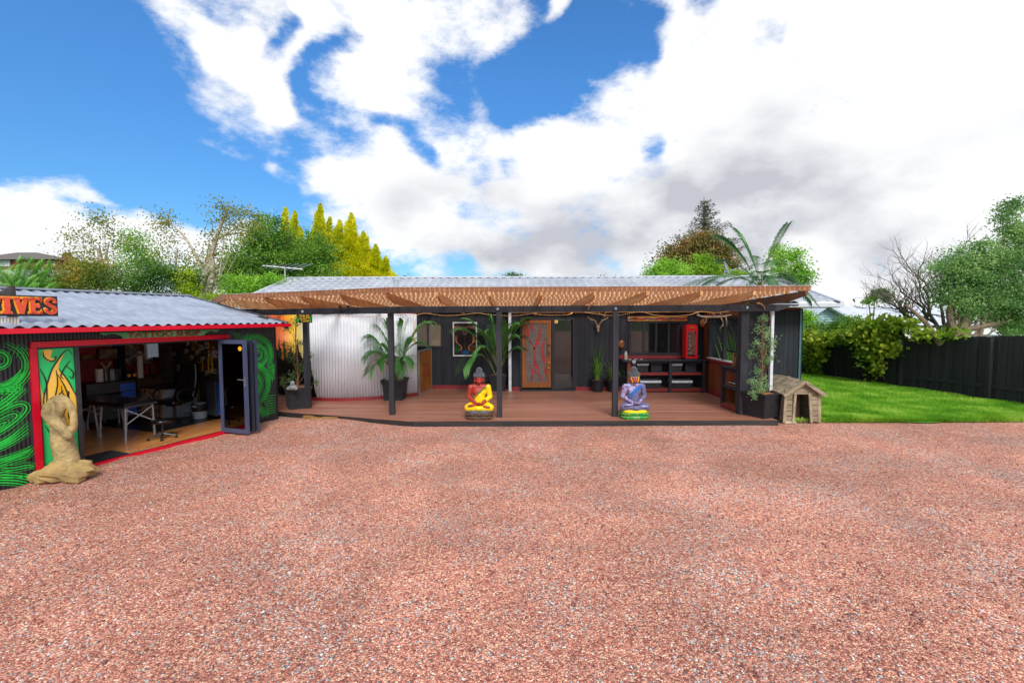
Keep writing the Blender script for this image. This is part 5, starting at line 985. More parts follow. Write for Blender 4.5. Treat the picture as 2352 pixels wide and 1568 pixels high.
# ================================================================ benches, baskets
def slab(b, *a): b.box(*a)
bn = thing('kitchen_bench', (4.3, 13.1, DZ), 'long black kitchen bench with open shelves under the servery window', 'bench')
bx0 = S(2490, 1440, 12.85).x
b = MB(); b.box(bx0, 12.80, .99, 5.56, 13.27, 1.03); b.build('bench_top', M_('black_bench_top', '#17181d', .35, '#24252c', scale=5), bn, bevel=.004)
b = MB()
for us in (2534, 2681, 2815): x = S(us, 1500, 12.88).x; b.box(x - .04, 12.85, DZ, x + .04, 12.92, .985)
b.box(bx0 + .35, 12.93, .92, 5.5, 12.96, .985); b.build('bench_frame', BLACKPOST, bn)
for z in (.66, .20):
    b = MB(); b.box(bx0 + .38, 12.93, z - .02, 5.5, 13.25, z + .0); o = b.build('shelf', M_('bare_ply_shelf', '#9a6236', .6, '#7a4a26', scale=4), bn); b = MB(); b.box(bx0 + .38, 12.905, z - .07, 5.5, 12.928, z - .0); b.build('shelf_edge', REDTRIM, o)
b = MB(); b.box(bx0, 13.278, 1.035, 5.5, 13.296, 1.14); b.build('red_upstand', REDTRIM, bn)
b = MB(); x = S(2522, 1500, 12.88).x; b.box(x - .09, 12.88, .3, x + .02, 12.9, .98); b.build('end_panel', PLY, bn)
WICK = M_('black_wicker', '#16161a', .55, '#2e2e34', scale=40, stretch=(1, 1, 2.5), bump=1, bscale=60)
LINER = M_('white_cotton_liner', '#dcdfe6', .8, '#c2c6d0', scale=8, bump=.3)
def basket(us0, vs0, us1, vs1, Y, zb, label, lined=True, dpt=.24, rot=False):
    a = S(us0, vs1, Y); c = S(us1, vs0, Y); w_, h_ = c.x - a.x, min(c.z - zb, .33)
    t = thing('storage_basket' if lined else 'storage_box', ((a.x + c.x) / 2, Y + dpt / 2, zb), label, 'basket' if lined else 'box', 'wicker baskets on the bench shelves' if lined else 'dark boxes on the bench shelf')
    b = MB()
    if lined:
        def ring(k): e = .92 + .08 * k; return [(-w_ / 2 * e, -dpt / 2 * e, h_ * k), (w_ / 2 * e, -dpt / 2 * e, h_ * k), (w_ / 2 * e, dpt / 2 * e, h_ * k), (-w_ / 2 * e, dpt / 2 * e, h_ * k)]
        b.add(ring(0) + ring(.96), [(3, 2, 1, 0), (0, 1, 5, 4), (1, 2, 6, 5), (2, 3, 7, 6), (3, 0, 4, 7)]); b.build('wicker_body', WICK, t, local=True, thick=.008)
        b = MB(); z0, z1 = h_ * .74, h_; W2, D2 = w_ / 2 + .006, dpt / 2 + .006
        for q in ((-W2, -D2 - .004, W2, -D2 + .004), (-W2, D2 - .004, W2, D2 + .004), (-W2 - .004, -D2 + .005, -W2 + .004, D2 - .005), (W2 - .004, -D2 + .005, W2 + .004, D2 - .005)): b.box(q[0], q[1], z0, q[2], q[3], z1 + .004)
        b.box(-W2 + .01, -D2 + .01, h_ * .5, W2 - .01, D2 - .01, h_ * .52); b.build('liner', LINER, t, local=True)
    else:
        b.box(-w_ / 2, -dpt / 2, 0, w_ / 2, dpt / 2, h_); b.build('box_body', M_('charcoal_fabric_box', '#1f2026', .8, '#282a31', scale=20), t, local=True, bevel=.006); b = MB(); b.box(-w_ / 2 - .008, -dpt / 2 - .008, h_ * .8, w_ / 2 + .008, dpt / 2 + .008, h_ + .006); b.build('lid', M_('charcoal_fabric_lid', '#26272e', .8), t, local=True)
    return t
basket(2549, 1451, 2594, 1484, 12.96, .661, 'small white lined black basket at the left of the upper shelf')
basket(2604, 1452, 2647, 1485, 12.96, .661, 'charcoal lidded box in the left half of the upper shelf', False)
basket(2686, 1452, 2729, 1484, 12.96, .661, 'small white lined black basket right of the middle bench post')
basket(2742, 1452, 2785, 1485, 12.96, .661, 'charcoal lidded box at the right end of the upper shelf', False)
basket(2562, 1522, 2644, 1563, 12.94, .201, 'large white lined basket on the lower shelf behind the blue statue', dpt=.28)
basket(2686, 1522, 2769, 1561, 12.94, .201, 'large white lined basket on the lower shelf right of the post', dpt=.28)
sb = thing('side_bench', (5.3, 10.5, DZ), 'short black side bench with a plywood shelf beside the big corner post', 'bench')
b = MB(); b.box(5.0, 10.1, 1.04, 5.58, 10.95, 1.075); b.build('bench_top', M_('black_bench_top', '#17181d', .35, '#24252c'), sb, bevel=.004)
b = MB(); b.box(5.03, 10.82, DZ, 5.10, 10.9, 1.035); b.box(5.03, 10.12, DZ, 5.10, 10.19, 1.035); b.box(5.5, 10.82, DZ, 5.57, 10.9, 1.035); b.box(5.03, 10.2, .97, 5.06, 10.81, 1.035); b.build('bench_frame', BLACKPOST, sb)
for z in (.66, .2): b = MB(); b.box(5.05, 10.14, z - .02, 5.56, 10.86, z); o = b.build('shelf', M_('bare_ply_shelf', '#9a6236', .6), sb); b = MB(); b.box(5.02, 10.14, z - .08, 5.048, 10.86, z - .001); b.build('shelf_edge', REDTRIM if z < .3 else BLACKPOST, o)
b = MB(); b.box(5.12, 10.84, .21, 5.49, 10.86, .63); b.build('back_panel', PLY, sb)
t = basket(2800, 1500, 2850, 1530, 12, .661, 'white lined basket on the side bench shelf by the corner post', dpt=.4); t.location = (5.32, 10.55, .661)
# telephone box cabinet
x0, z0, x1, z1 = XZ(2741, 1297, 2784, 1429, 13.0)
pb = thing('telephone_box_cabinet', ((x0 + x1) / 2, 13.05, 1.031), 'small glossy red telephone box display cabinet with ornaments on the bench', 'display cabinet')
w_ = x1 - x0; h_ = z1 - 1.031; RG_ = M_('pillar_box_red', '#c20a14', .3, '#d4101a', scale=3)
b = MB(); e = .045; b.box(-w_ / 2, -.14, .04, -w_ / 2 + e, .14, h_ * .86); b.box(w_ / 2 - e, -.14, .04, w_ / 2, .14, h_ * .86); b.box(-w_ / 2 + e, -.14, .04, w_ / 2 - e, .14, .09); b.box(-w_ / 2 + e, -.14, h_ * .80, w_ / 2 - e, .14, h_ * .86); b.box(-w_ / 2 + e, .12, .09, w_ / 2 - e, .14, h_ * .8)
b.box(-w_ / 2 - .012, -.15, h_ * .862, w_ / 2 + .012, .15, h_ * .88); b.box(-w_ / 2 + .005, -.14, h_ * .882, w_ / 2 - .005, .14, h_ * .95)
pf = sp2([(-w_ / 2, h_ * .951), (-w_ / 4, h_ * .995), (0, h_), (w_ / 4, h_ * .995), (w_ / 2, h_ * .951)], 14); b.prism(pf, -.145, .14); b.build('cabinet', RG_, pb, local=True)
b = MB(); b.box(-w_ / 2 - .02, -.17, 0, w_ / 2 + .02, .16, .038); b.build('plinth', BLACKPL, pb, local=True)
b = MB(); b.box(-w_ / 2 + e, -.135, .091, w_ / 2 - e, -.13, h_ * .799); b.build('glass', GLASS, pb, local=True)
b = MB(); b.box(-.08, -.146, h_ * .90, .08, -.142, h_ * .925); b.build('gold_plate', BRASS, pb, local=True)
b = MB(); r = random.Random(4); b.build('x', BRASS, pb) if False else None
for k in range(5): b.ell((r.uniform(-.05, .05), 0, .14 + k * .125), (.055, .05, .06), 10, 8)
b.build('ornaments', M_('mixed_trinkets', '#c9b080', .4, '#5a2018', scale=22, contrast=(.42, .56)), pb, local=True, smooth=True)
# ================================================================ potted plants, statues, ornaments
POTM = M_('black_plastic_pot', '#1b1c20', .5, '#26272c', scale=9, spec=.4)
SOIL = M_('coconut_fibre', '#8a5228', .9, '#b87038', scale=25, bump=1)
def square_pot(t, w_, h_, rz=0):
    M = Matrix.Rotation(rz, 4, 'Z'); b = MB()
    def ring(s, z): return [M @ Vector((x * s / 2, y * s / 2, z)) for x, y in ((-1, -1), (1, -1), (1, 1), (-1, 1))]
    prof = [(w_ * .80, 0), (w_ * .80, .03), (w_ * .78, .031), (w_ * .87, h_ - .13), (w_ * .91, h_ - .125), (w_ * .91, h_ - .10), (w_ * .93, h_ - .095), (w_ * .93, h_ - .055), (w_, h_ - .05), (w_, h_), (w_ * .88, h_), (w_ * .86, h_ - .06)]
    vs = [v for s, z in prof for v in ring(s, z)]; fs = [(i * 4 + k, i * 4 + (k + 1) % 4, (i + 1) * 4 + (k + 1) % 4, (i + 1) * 4 + k) for i in range(len(prof) - 1) for k in range(4)]
    b.add(vs, fs + [(3, 2, 1, 0)]); b.build('pot', POTM, t, local=True, bevel=.006)
    b = MB(); g_ = ring(w_ * .855, h_ - .05); b.add(g_, [(0, 1, 2, 3)])
    for k in range(70):
        x, y = (random.random() - .5) * w_ * .78, (random.random() - .5) * w_ * .78; p = M @ Vector((x, y, h_ - .05)); b.ell(p, (.03, .02, .018), 6, 4)
    b.build('fibre_mulch', SOIL, t, local=True)
def round_pot(t, r_, h_):
    b = MB(); b.lathe([(r_ * .68, 0), (r_ * .80, h_ * .6), (r_ * .84, h_ * .62), (r_ * .86, h_ * .78), (r_ * .97, h_ * .82), (r_, h_), (r_ * .9, h_), (r_ * .88, h_ - .04), (0, h_ - .03)], n=24); b.build('pot', POTM, t, local=True)
    b = MB(); b.lathe([(0, h_ - .028), (r_ * .87, h_ - .028), (0, h_ - .01)], n=16); b.build('fibre_mulch', SOIL, t, local=True)
def leafquads(C, N, Lx, Wd, up=None, r=rng):
    """diamond leaves at centres C; N = direction of the leaf axis; returns (n,4,3)"""
    n = len(C); A = N / np.maximum(1e-6, np.linalg.norm(N, axis=1, keepdims=True)); q = r.normal(size=(n, 3)); S_ = np.cross(A, q); S_ /= np.maximum(1e-6, np.linalg.norm(S_, axis=1, keepdims=True))
    Lx = np.broadcast_to(np.asarray(Lx, float), (n,))[:, None]; Wd = np.broadcast_to(np.asarray(Wd, float), (n,))[:, None]
    return np.stack([C - A * Lx * .5, C + S_ * Wd * .5, C + A * Lx * .5, C - S_ * Wd * .5], 1)
PALM = foliage('palm_leaf', '#3a7a30', '#62a452', '#a8d488', .35); PALMD = foliage('dark_palm_leaf', '#1c4a22', '#2f6b32', '#5f9a50', .3)
STEM = M_('green_stem', '#5c7a35', .6, '#8a8a4a')
def frond(Q, stems, base, tip, lift, nl=26, ll=.35, wd=.022, droop=.5, r=rng, start=.25):
    """feather palm leaf: an arching midrib with leaflets on both sides"""
    base, tip = Vector(base), Vector(tip); mid = (base + tip) / 2 + Vector((0, 0, lift)); P = [((1 - t) ** 2) * base + 2 * (1 - t) * t * mid + t * t * tip for t in [i / 14 for i in range(15)]]
    stems.tube(P, [.010 - .008 * i / 14 for i in range(15)], 4)
    for i in range(nl):
        t = start + (1 - start) * (i + .5) / nl; p = ((1 - t) ** 2) * base + 2 * (1 - t) * t * mid + t * t * tip; d = (2 * (1 - t) * (mid - base) + 2 * t * (tip - mid)).normalized()
        sd = d.cross(Vector((0, 0, 1)));
        if sd.length < .05: sd = Vector((1, 0, 0))
        sd.normalize(); L_ = ll * math.sin(math.pi * min(1, .18 + .82 * (1 - t) / (1 - start) * .9 + .05)) * (.85 + .3 * r.random())
        for s_ in (-1, 1):
            dr = (d * .75 + sd * s_ * .8 + Vector((0, 0, .12))).normalized(); m1 = p + dr * L_ * .5; m2 = p + dr * L_ - Vector((0, 0, droop * L_ * (.6 + .5 * r.random())))
            nv = dr.cross(Vector((0, 0, 1))).normalized() * wd * .5
            Q.append([p - nv * .6, m1 - nv, m1 + nv, p + nv * .6]); Q.append([m1 - nv, m2, m2, m1 + nv])
def palm(t, base, fr, M_leaf, ll, wd, droop, spread=.07, start=.3, nl=26):
    Q, st_ = [], MB()
    for (dx, dy, dz, lift) in fr:
        a = random.random() * 6.28; bs = Vector(base) + Vector((math.cos(a) * spread, math.sin(a) * spread, 0)); frond(Q, st_, bs, Vector(base) + Vector((dx, dy, dz)), lift, nl, ll, wd, droop, start=start)
    b = MB(); A = np.array([[tuple(v) for v in q] for q in Q]); b.quads(A); b.build('fronds', M_leaf, t, local=True); st_.build('stems', STEM, t, local=True)
random.seed(21)
p = SZ(1574, 1600, DZ); t = thing('potted_palm', (p.x, p.y + .2, DZ), 'feathery palm in a square black pot before the silver corrugated screen', 'potted palm', 'potted palms on the deck'); square_pot(t, .62, .54)
palm(t, (0, 0, .50), [(-.66, -.2, 1.15, .7), (-.45, .1, 1.45, .6), (-.15, -.2, 1.55, .5), (.95, -.1, 1.5, .85), (.62, -.3, 1.1, .65), (.3, -.2, 1.55, .6), (-.62, -.35, .65, .7), (.62, -.45, .5, .7), (.45, -.5, .3, .75), (-.5, -.5, .3, .75), (.1, -.5, .8, .8), (-.35, -.4, .9, .7), (.7, .1, .95, .6), (-.65, .1, .85, .7), (.3, -.55, .45, .8), (-.3, -.55, .5, .8)], PALM, .44, .022, .38, nl=44)
p = SZ(1991, 1562, DZ); t = thing('potted_palm', (p.x, p.y + .12, DZ), 'glossy green palm in a square black pot beside the white downpipe near the oak door', 'potted palm', 'potted palms on the deck'); square_pot(t, .54, .48)
palm(t, (0, 0, .44), [(-1.15, -.3, 1.35, .8), (-.9, -.2, 1.65, .7), (.85, -.1, 1.65, .65), (.6, -.3, 1.15, .6), (.65, -.3, .8, .5), (-.35, -.5, 1.3, .6), (-.95, -.75, .25, 1.05), (-.7, -.6, .7, .9), (.3, -.3, 1.5, .5), (.6, -.4, 1.5, .6), (.5, .1, .9, .5), (-.2, .1, 1.7, .5), (.75, -.2, 1.5, .6), (-.5, -.1, 1.2, .6)], PALM, .52, .026, .34, nl=44)
# strap leaved plants in round pots
STRAP = foliage('strap_leaf', '#3c6a22', '#6a9a38', '#a8c860', .3)
for us, vs, lb, sp_, hh in ((2393, 1568, 'strap leaved plant with upright spears in a round black pot left of the post', .35, .95), (2457, 1568, 'drooping strap leaved plant in a round black pot partly behind the post', .5, .55)):
    p = SZ(us, vs, DZ); t = thing('potted_flax', (p.x, p.y + .15, DZ), lb, 'potted plant', 'round potted plants by the wall'); round_pot(t, .215, .36); Q = []
    for k in range(30):
        a = random.random() * 6.28; o_ = random.random() * sp_ + .05; h = hh * (.45 + .5 * random.random()) * (1 if k > 2 or sp_ > .4 else 1.5); P0 = Vector((math.cos(a) * .05, math.sin(a) * .05, .33)); P1 = P0 + Vector((math.cos(a) * o_ * .4, math.sin(a) * o_ * .4, h)); P2 = P0 + Vector((math.cos(a) * o_, math.sin(a) * o_ * .7, h * (.4 if o_ > .25 else 1.25)))
        if k < 2 and sp_ < .4: P1 = P0 + Vector((.01, 0, .7)); P2 = P0 + Vector((-.12 if k else .08, 0, 1.2 if not k else 1.0))
        pts = [((1 - u) ** 2) * P0 + 2 * (1 - u) * u * P1 + u * u * P2 for u in [i / 6 for i in range(7)]]; sd = Vector((-math.sin(a), math.cos(a), 0)) * .012
        if abs(sd.x) < .007: sd.x = .007
        for i in range(6): w0, w1 = 1 - (i / 6) ** 2, 1 - ((i + 1) / 6) ** 2; Q.append([pts[i] - sd * w0, pts[i] + sd * w0, pts[i + 1] + sd * w1, pts[i + 1] - sd * w1])
    b = MB(); b.quads(np.array([[tuple(v) for v in q] for q in Q])); b.build('strap_leaves', STRAP, t, local=True)
# standard shrubs with a cane
OLIVE = foliage('olive_green_leaf', '#52783f', '#86aa74', '#cce0b0', .35); TRUNKY = M_('slender_bark', '#8a6844', .8, '#6e4e30', scale=12, stretch=(1, 1, .3))
def shrub(t, z0, H, clumps, mtl, lw=(.05, .016), n=75):
    b = MB(); b.tube(spline([(0, 0, z0), (.02, 0, z0 + H * .35), (-.01, 0, z0 + H * .7), (.01, 0, z0 + H)], 12), [.016 - .008 * i / 12 for i in range(13)], 6)
    Cs, Ns = [], []
    for (x, y, z, r_) in clumps:
        b.tube([(0, 0, max(z0 + .05, z - .25 - r_)), (x * .5, y * .5, z - .08), (x, y, z)], [.007, .005, .003], 4)
        c = rng.normal(size=(n, 3)) * r_ * .42 + np.array([x, y, z]); Cs.append(c); Ns.append(rng.normal(size=(n, 3)) + np.array([x, y, .5]) * 1.2)
    b.build('stem', TRUNKY, t, local=True); q = MB(); q.quads(leafquads(np.concatenate(Cs), np.concatenate(Ns), lw[0], lw[1])); q.build('foliage', mtl, t, local=True)
p = SZ(1160, 1641, DZ); t = thing('potted_shrub', (p.x + .02, p.y + .36, DZ), 'tall sparse clipped shrub in a square black pot at the left end of the deck', 'potted shrub', 'standard shrubs in square pots', R(35)); square_pot(t, .56, .52)
shrub(t, .48, 1.65, [(-.12, 0, 1.98, .15), (.02, -.05, 2.08, .13), (-.2, .05, 1.9, .12), (-.28, 0, 1.55, .12), (-.2, -.1, 1.42, .14), (.12, .1, 1.55, .12), (-.3, 0, 1.3, .12), (-.15, -.1, 1.2, .15), (.26, -.2, 1.25, .10), (.02, -.1, 1.05, .12), (.15, 0, .98, .12), (-.3, .1, .72, .11), (-.2, -.15, .66, .12), (.25, -.1, .82, .12), (.15, .1, .88, .1), (.38, -.25, .6, .09), (-.1, 0, .8, .13), (-.35, -.1, .62, .08)], foliage('dark_shrub_leaf', '#34492a', '#55703f', '#93a868', .25), n=85)
p = SZ(3080, 1672, DZ); t = thing('potted_shrub', (p.x - .06, p.y + .26, DZ), 'silvery green shrub in a large square black pot beside the wooden kennel', 'potted shrub', 'standard shrubs in square pots', R(27)); square_pot(t, .64, .53)
shrub(t, .49, 1.75, [(-.03, 0, 2.1, .10), (.12, .05, 2.12, .10), (-.15, 0, 1.9, .12), (.0, -.1, 1.75, .14), (.14, 0, 1.85, .12), (-.2, 0, 1.6, .12), (.2, -.1, 1.6, .14), (.3, 0, 1.5, .12), (.1, .05, 1.45, .14), (-.2, .1, 1.35, .12), (.25, 0, 1.25, .14), (.05, -.05, 1.2, .13), (-.15, 0, .98, .11), (-.45, -.1, .78, .10), (.2, .1, .8, .10), (-.2, -.1, .72, .13), (-.5, -.15, .55, .09), (-.3, -.2, .6, .10), (.15, 0, .62, .12), (-.1, 0, .6, .12), (-.35, -.1, .45, .07)], OLIVE, n=125)
# garden gnome-like grey head ornament in the left pot
p = SZ(1163, 1560, .60); t = thing('stone_figurine', (p.x + .0, p.y + .1, .575), 'small grey stone laughing figure sitting in the left square pot', 'figurine')
b = MB(); b.ell((0, 0, .07), (.11, .08, .07)); b.ell((0, -.01, .17), (.055, .05, .06)); b.ell((-.09, -.03, .05), (.04, .05, .04)); b.ell((.09, -.03, .05), (.04, .05, .04)); o = b.build('body', M_('grey_cast_stone', '#8f9294', .8, '#6c6f72', scale=20, bump=.6), t, local=True, smooth=True)
# ---- seated statues
def statue(t, H, skinM, robeM, legM, hairM, padM, baseM, mode):
    k = H / 1.12; S_ = Matrix.Scale(k, 4)
    def cap(b, p0, p1, r0, r1, n=8):
        for i in range(n + 1): u = i / n; c = Vector(p0).lerp(Vector(p1), u); r_ = r0 + (r1 - r0) * u; b.ell(c * k, (r_ * k,) * 3, 12, 8)
    b = MB()
    cap(b, (0, .06, .32), (0, .05, .50), .125, .115); cap(b, (-.05, .05, .56), (.05, .05, .56), .105, .105); cap(b, (-.12, .05, .665), (.12, .05, .665), .062, .062); cap(b, (0, .05, .66), (0, .04, .76), .06, .052, 4)
    b.ell(Vector((0, .015, .845)) * k, (.088 * k, .098 * k, .118 * k), 18, 14); b.ell(Vector((0, -.07, .80)) * k, (.05 * k, .035 * k, .045 * k), 12, 8)
    b.ell(Vector((0, -.088, .845)) * k, (.014 * k, .022 * k, .034 * k), 8, 6)                      # nose
    for s_ in (-1, 1): b.ell(Vector((s_ * .038, -.072, .868)) * k, (.024 * k, .016 * k, .012 * k), 10, 6); b.ell(Vector((s_ * .098, .02, .81)) * k, (.014 * k, .024 * k, .068 * k), 10, 8); cap(b, (s_ * .016, -.09, .80), (0, -.096, .80), .009, .011, 3)
    for s_ in (-1, 1): cap(b, (s_ * .185, .05, .655), (s_ * .232, .06, .45), .062, .05); cap(b, (s_ * .232, .06, .45), (s_ * .06, -.13, .335), .048, .032, 10); 
    for s_, y_, z_ in ((1, -.14, .325), (-1, -.15, .345)):                                        # hands folded in the lap
        b.ell(Vector((s_ * .02, y_, z_)) * k, (.065 * k, .04 * k, .018 * k), 12, 8)
        for q in range(4): cap(b, (-s_ * .02, y_ - .03 + q * .018, z_), (-s_ * (.085 - .006 * abs(q - 1.5)), y_ - .025 + q * .018, z_ - .002), .010, .008, 5)
        cap(b, (s_ * .03, y_ - .03, z_ + .01), (-s_ * .02, y_ - .045, z_ + .022), .011, .009, 4)
    b2 = MB()
    for s_ in (-1, 1): cap(b2, (s_ * .10, .06, .27), (s_ * .235, -.06, .235), .105, .082); cap(b2, (s_ * .235, -.06, .225), (-s_ * .02, -.17, .235), .078, .052, 10)
    b.v and None
    for s_, z_ in ((1, .268), (-1, .30)):                                                         # crossed feet, soles up
        b.ell(Vector((s_ * .15, -.155, z_)) * k, (.085 * k, .038 * k, .026 * k), 14, 8, rot=Matrix.Rotation(s_ * R(5), 3, 'Y'))
        for q in range(5): b.ell(Vector((s_ * (.225 + .006 * (2 - abs(q - 1))), -.185 + q * .014, z_ - .006 + .002 * q)) * k, (.014 * k, .009 * k, .010 * k), 6, 5)
    def rm(o, vx=.0075): m = o.modifiers.new('r', 'REMESH'); m.mode = 'VOXEL'; m.voxel_size = vx; m.use_smooth_shade = True; m2 = o.modifiers.new('s', 'SMOOTH'); m2.iterations = 3
    fig = b.build('figure', skinM, t, local=True); rm(fig)
    lg = b2.build('crossed_legs', legM, t, local=True); rm(lg)
    # robe: shell of the torso and one arm, cut along the sash line
    dg = bpy.context.evaluated_depsgraph_get(); me = bpy.data.meshes.new_from_object(fig.evaluated_get(dg)); bm = bmesh.new(); bm.from_mesh(me)
    nrm = Vector((.72, 0, -.69)).normalized(); pt = Vector((.035, 0, .565)) * k
    bmesh.ops.bisect_plane(bm, geom=bm.verts[:] + bm.edges[:] + bm.faces[:], plane_co=pt, plane_no=nrm, clear_inner=True)
    bmesh.ops.bisect_plane(bm, geom=bm.verts[:] + bm.edges[:] + bm.faces[:], plane_co=Vector((0, 0, .715)) * k, plane_no=Vector((0, 0, 1)), clear_outer=True)
    kill = [f for f in bm.faces if (f.calc_center_median().x < -.125 * k and f.calc_center_median().z < .62 * k and f.calc_center_median().y < .2) or (f.calc_center_median().y < -.075 * k and f.calc_center_median().z < .42 * k) or f.calc_center_median().z < .30 * k]
    bmesh.ops.delete(bm, geom=kill, context='FACES'); bm.normal_update()
    for v in bm.verts: v.co += v.normal * .005
    me2 = bpy.data.meshes.new('robe'); bm.to_mesh(me2); bm.free(); me2.materials.clear(); me2.materials.append(robeM); ro = bpy.data.objects.new('robe', me2); sc.collection.objects.link(ro); ro.parent = t
    # sash trim following the robe edge
    b = MB(); sm = MB()
    for i in range(13):
        u = i / 12; x = -.115 + .235 * u; z = .455 + .22 * u + .02 * math.sin(u * 3.1); yy = .05 - math.sqrt(max(.0001, .113 ** 2 - min(.112, abs(x)) ** 2 * .55)) - .012
        w2 = .022 if mode == 0 else .034; b.add([Vector((x - .6 * w2, yy, z + w2)) * k, Vector((x + .022, yy - .004, z - w2)) * k, Vector((x + .045, yy - .003, z - w2 + .02)) * k] if mode == 0 and i % 1 == 0 else [Vector((x - w2 * .7, yy, z + w2 * .7)) * k, Vector((x + w2 * .7, yy - .003, z - w2 * .7)) * k, Vector((x + .02 + w2 * .7, yy - .003, z + .019 - w2 * .7)) * k, Vector((x + .02 - w2 * .7, yy, z + .019 + w2 * .7)) * k], [(0, 1, 2)] if mode == 0 else [(0, 1, 2, 3)])
    b.build('sash', M_('sash_green_orange', '#2f7a2a', .5, '#c8501c', scale=22, contrast=(.48, .52)) if mode == 0 else M_('sash_blue', '#1c5aa8', .5, '#2a70c0', scale=30), t, local=True, thick=.006)
    b = MB(); b.ell(Vector((0, .03, .905)) * k, (.112 * k, .116 * k, .07 * k), 22, 12); b.ell(Vector((0, .04, .985)) * k, (.066 * k, .064 * k, .05 * k), 16, 8); b.ell(Vector((0, .04, 1.04)) * k, (.055 * k, .055 * k, .045 * k), 12, 8)
    for ring_, (R_, z_, n_) in enumerate(((.110, .880, 26), (.115, .902, 26), (.115, .922, 24), (.108, .942, 22), (.088, .960, 18), (.066, .978, 16), (.060, 1.0, 14), (.060, 1.022, 14), (.055, 1.044, 12), (.038, 1.066, 8), (.015, 1.08, 4))):
        for q in range(n_):
            a = q / n_ * 6.2832 + ring_ * .12
            if ring_ < 1 and math.sin(a) < -.55: continue
            b.ell(Vector((R_ * math.cos(a), .03 + R_ * math.sin(a) * 1.03, z_)) * k, (.0135 * k,) * 3, 6, 4)
    b.build('curled_hair', hairM, t, local=True, smooth=True)
    b = MB()
    for s_ in (-1, 1): b.tube([Vector((s_ * (.016 + .05 * i / 6), -.088 + .018 * (i / 6) ** 1.5, .868 - .008 * math.sin(i / 6 * 3.14))) * k for i in range(7)], .0028 * k, 5); b.tube([Vector((s_ * (.014 + .055 * i / 6), -.086 + .022 * (i / 6) ** 1.5, .888 + .010 * math.sin(i / 6 * 3.14))) * k for i in range(7)], .003 * k, 5)
    b.build('face_lines', M_('dark_face_line', '#3c1210', .6) if mode == 0 else M_('gold_face_line', '#d8b020', .5), t, local=True)
    if mode:
        b = MB()
        for s_ in (-1, 1): b.tube([Vector((s_ * (.083 - .035 * (i / 7) ** 2), -.03 - .045 * i / 7, .89 - .13 * i / 7)) * k for i in range(8)], [.008 * k] * 8, 6)
        b.ell(Vector((0, -.085, .905)) * k, (.010 * k, .006 * k, .010 * k), 8, 6); b.build('yellow_face_paint', M_('yellow_face_paint', '#e6c61a', .5), t, local=True)
    # pedestal: sloped pad over two rows of petals
    b = MB(); b.lathe([(.262, .14), (.262, .165), (.21, .20), (.05, .25)], n=28, sy=.78, sq=.35, M=S_); b.build('pad', padM, t, local=True, smooth=False)
    b = MB(); b.lathe([(.266, 0), (.27, .015), (.264, .062), (.246, .070), (.264, .08), (.27, .13), (.266, .14), (.0, .141)], n=40, sy=.78, sq=.45, M=S_)
    for row, (z_, n_) in enumerate(((.104, 16), (.038, 16))):
        for q in range(n_):
            a = (q + .5 * row) / n_ * 6.2832; e = .55; cx = math.copysign(abs(math.cos(a)) ** e, math.cos(a)); cy = math.copysign(abs(math.sin(a)) ** e, math.sin(a)); b.ell(Vector((cx * .262, cy * .262 * .78, z_)) * k, (.045 * k, .018 * k, .028 * k), 10, 6)
    b.build('pedestal', baseM, t, local=True, smooth=True)
p = SZ(1915, 1679, DZ); t = thing('seated_statue', (p.x, p.y + .20, DZ), 'red skinned seated meditating statue in a bright yellow robe on a brown petal base', 'statue', 'seated statues at the front of the deck')
RSK = M_('brick_red_statue_paint', '#9a2f24', .42, '#a83a2c', scale=6); YRB = M_('bright_yellow_statue_paint', '#f2c400', .42, '#f8d010', scale=6)
statue(t, 1.12, RSK, YRB, YRB, M_('grey_hair_stone', '#6c6f76', .7, '#43464c', scale=30), M_('grey_pad_paint', '#5c626c', .6, '#4a4f58'), M_('brown_petal_stone', '#5f432c', .7, '#3c2c20', scale=14), 0)
p = SZ(2546, 1677.6, DZ); t = thing('seated_statue', (p.x, p.y + .20, DZ), 'lilac and blue patterned seated statue with red face on a green and yellow base', 'statue', 'seated statues at the front of the deck')
LIL = M_('patterned_lilac_paint', '#9a9ac8', .5, '#7a2a30', scale=26, contrast=(.52, .58), detail=2)
statue(t, 1.13, LIL, M_('slate_violet_paint', '#5c5878', .55, '#6a6688', scale=6), M_('slate_violet_paint', '#5c5878', .55), M_('grey_hair_stone', '#6c6f76', .7), M_('lemon_pad_paint', '#f0d810', .5, '#e8cc00'), M_('green_petal_paint', '#18943a', .4, '#7a7a1c', scale=16, contrast=(.5, .6)), 1)
# the second statue's head is painted red: face mask part
b = MB(); b.ell(Vector((0, .012, .845)), (.0905, .1005, .1175), 20, 16); b.ell((0, -.07, .80), (.053, .038, .048)); b.ell((0, -.09, .845), (.016, .024, .036))
for s_ in (-1, 1): b.ell((s_ * .099, .02, .81), (.016, .026, .07), 10, 8)
o = b.build('painted_face', RSK, t, local=True, smooth=True); o.location.z += .002
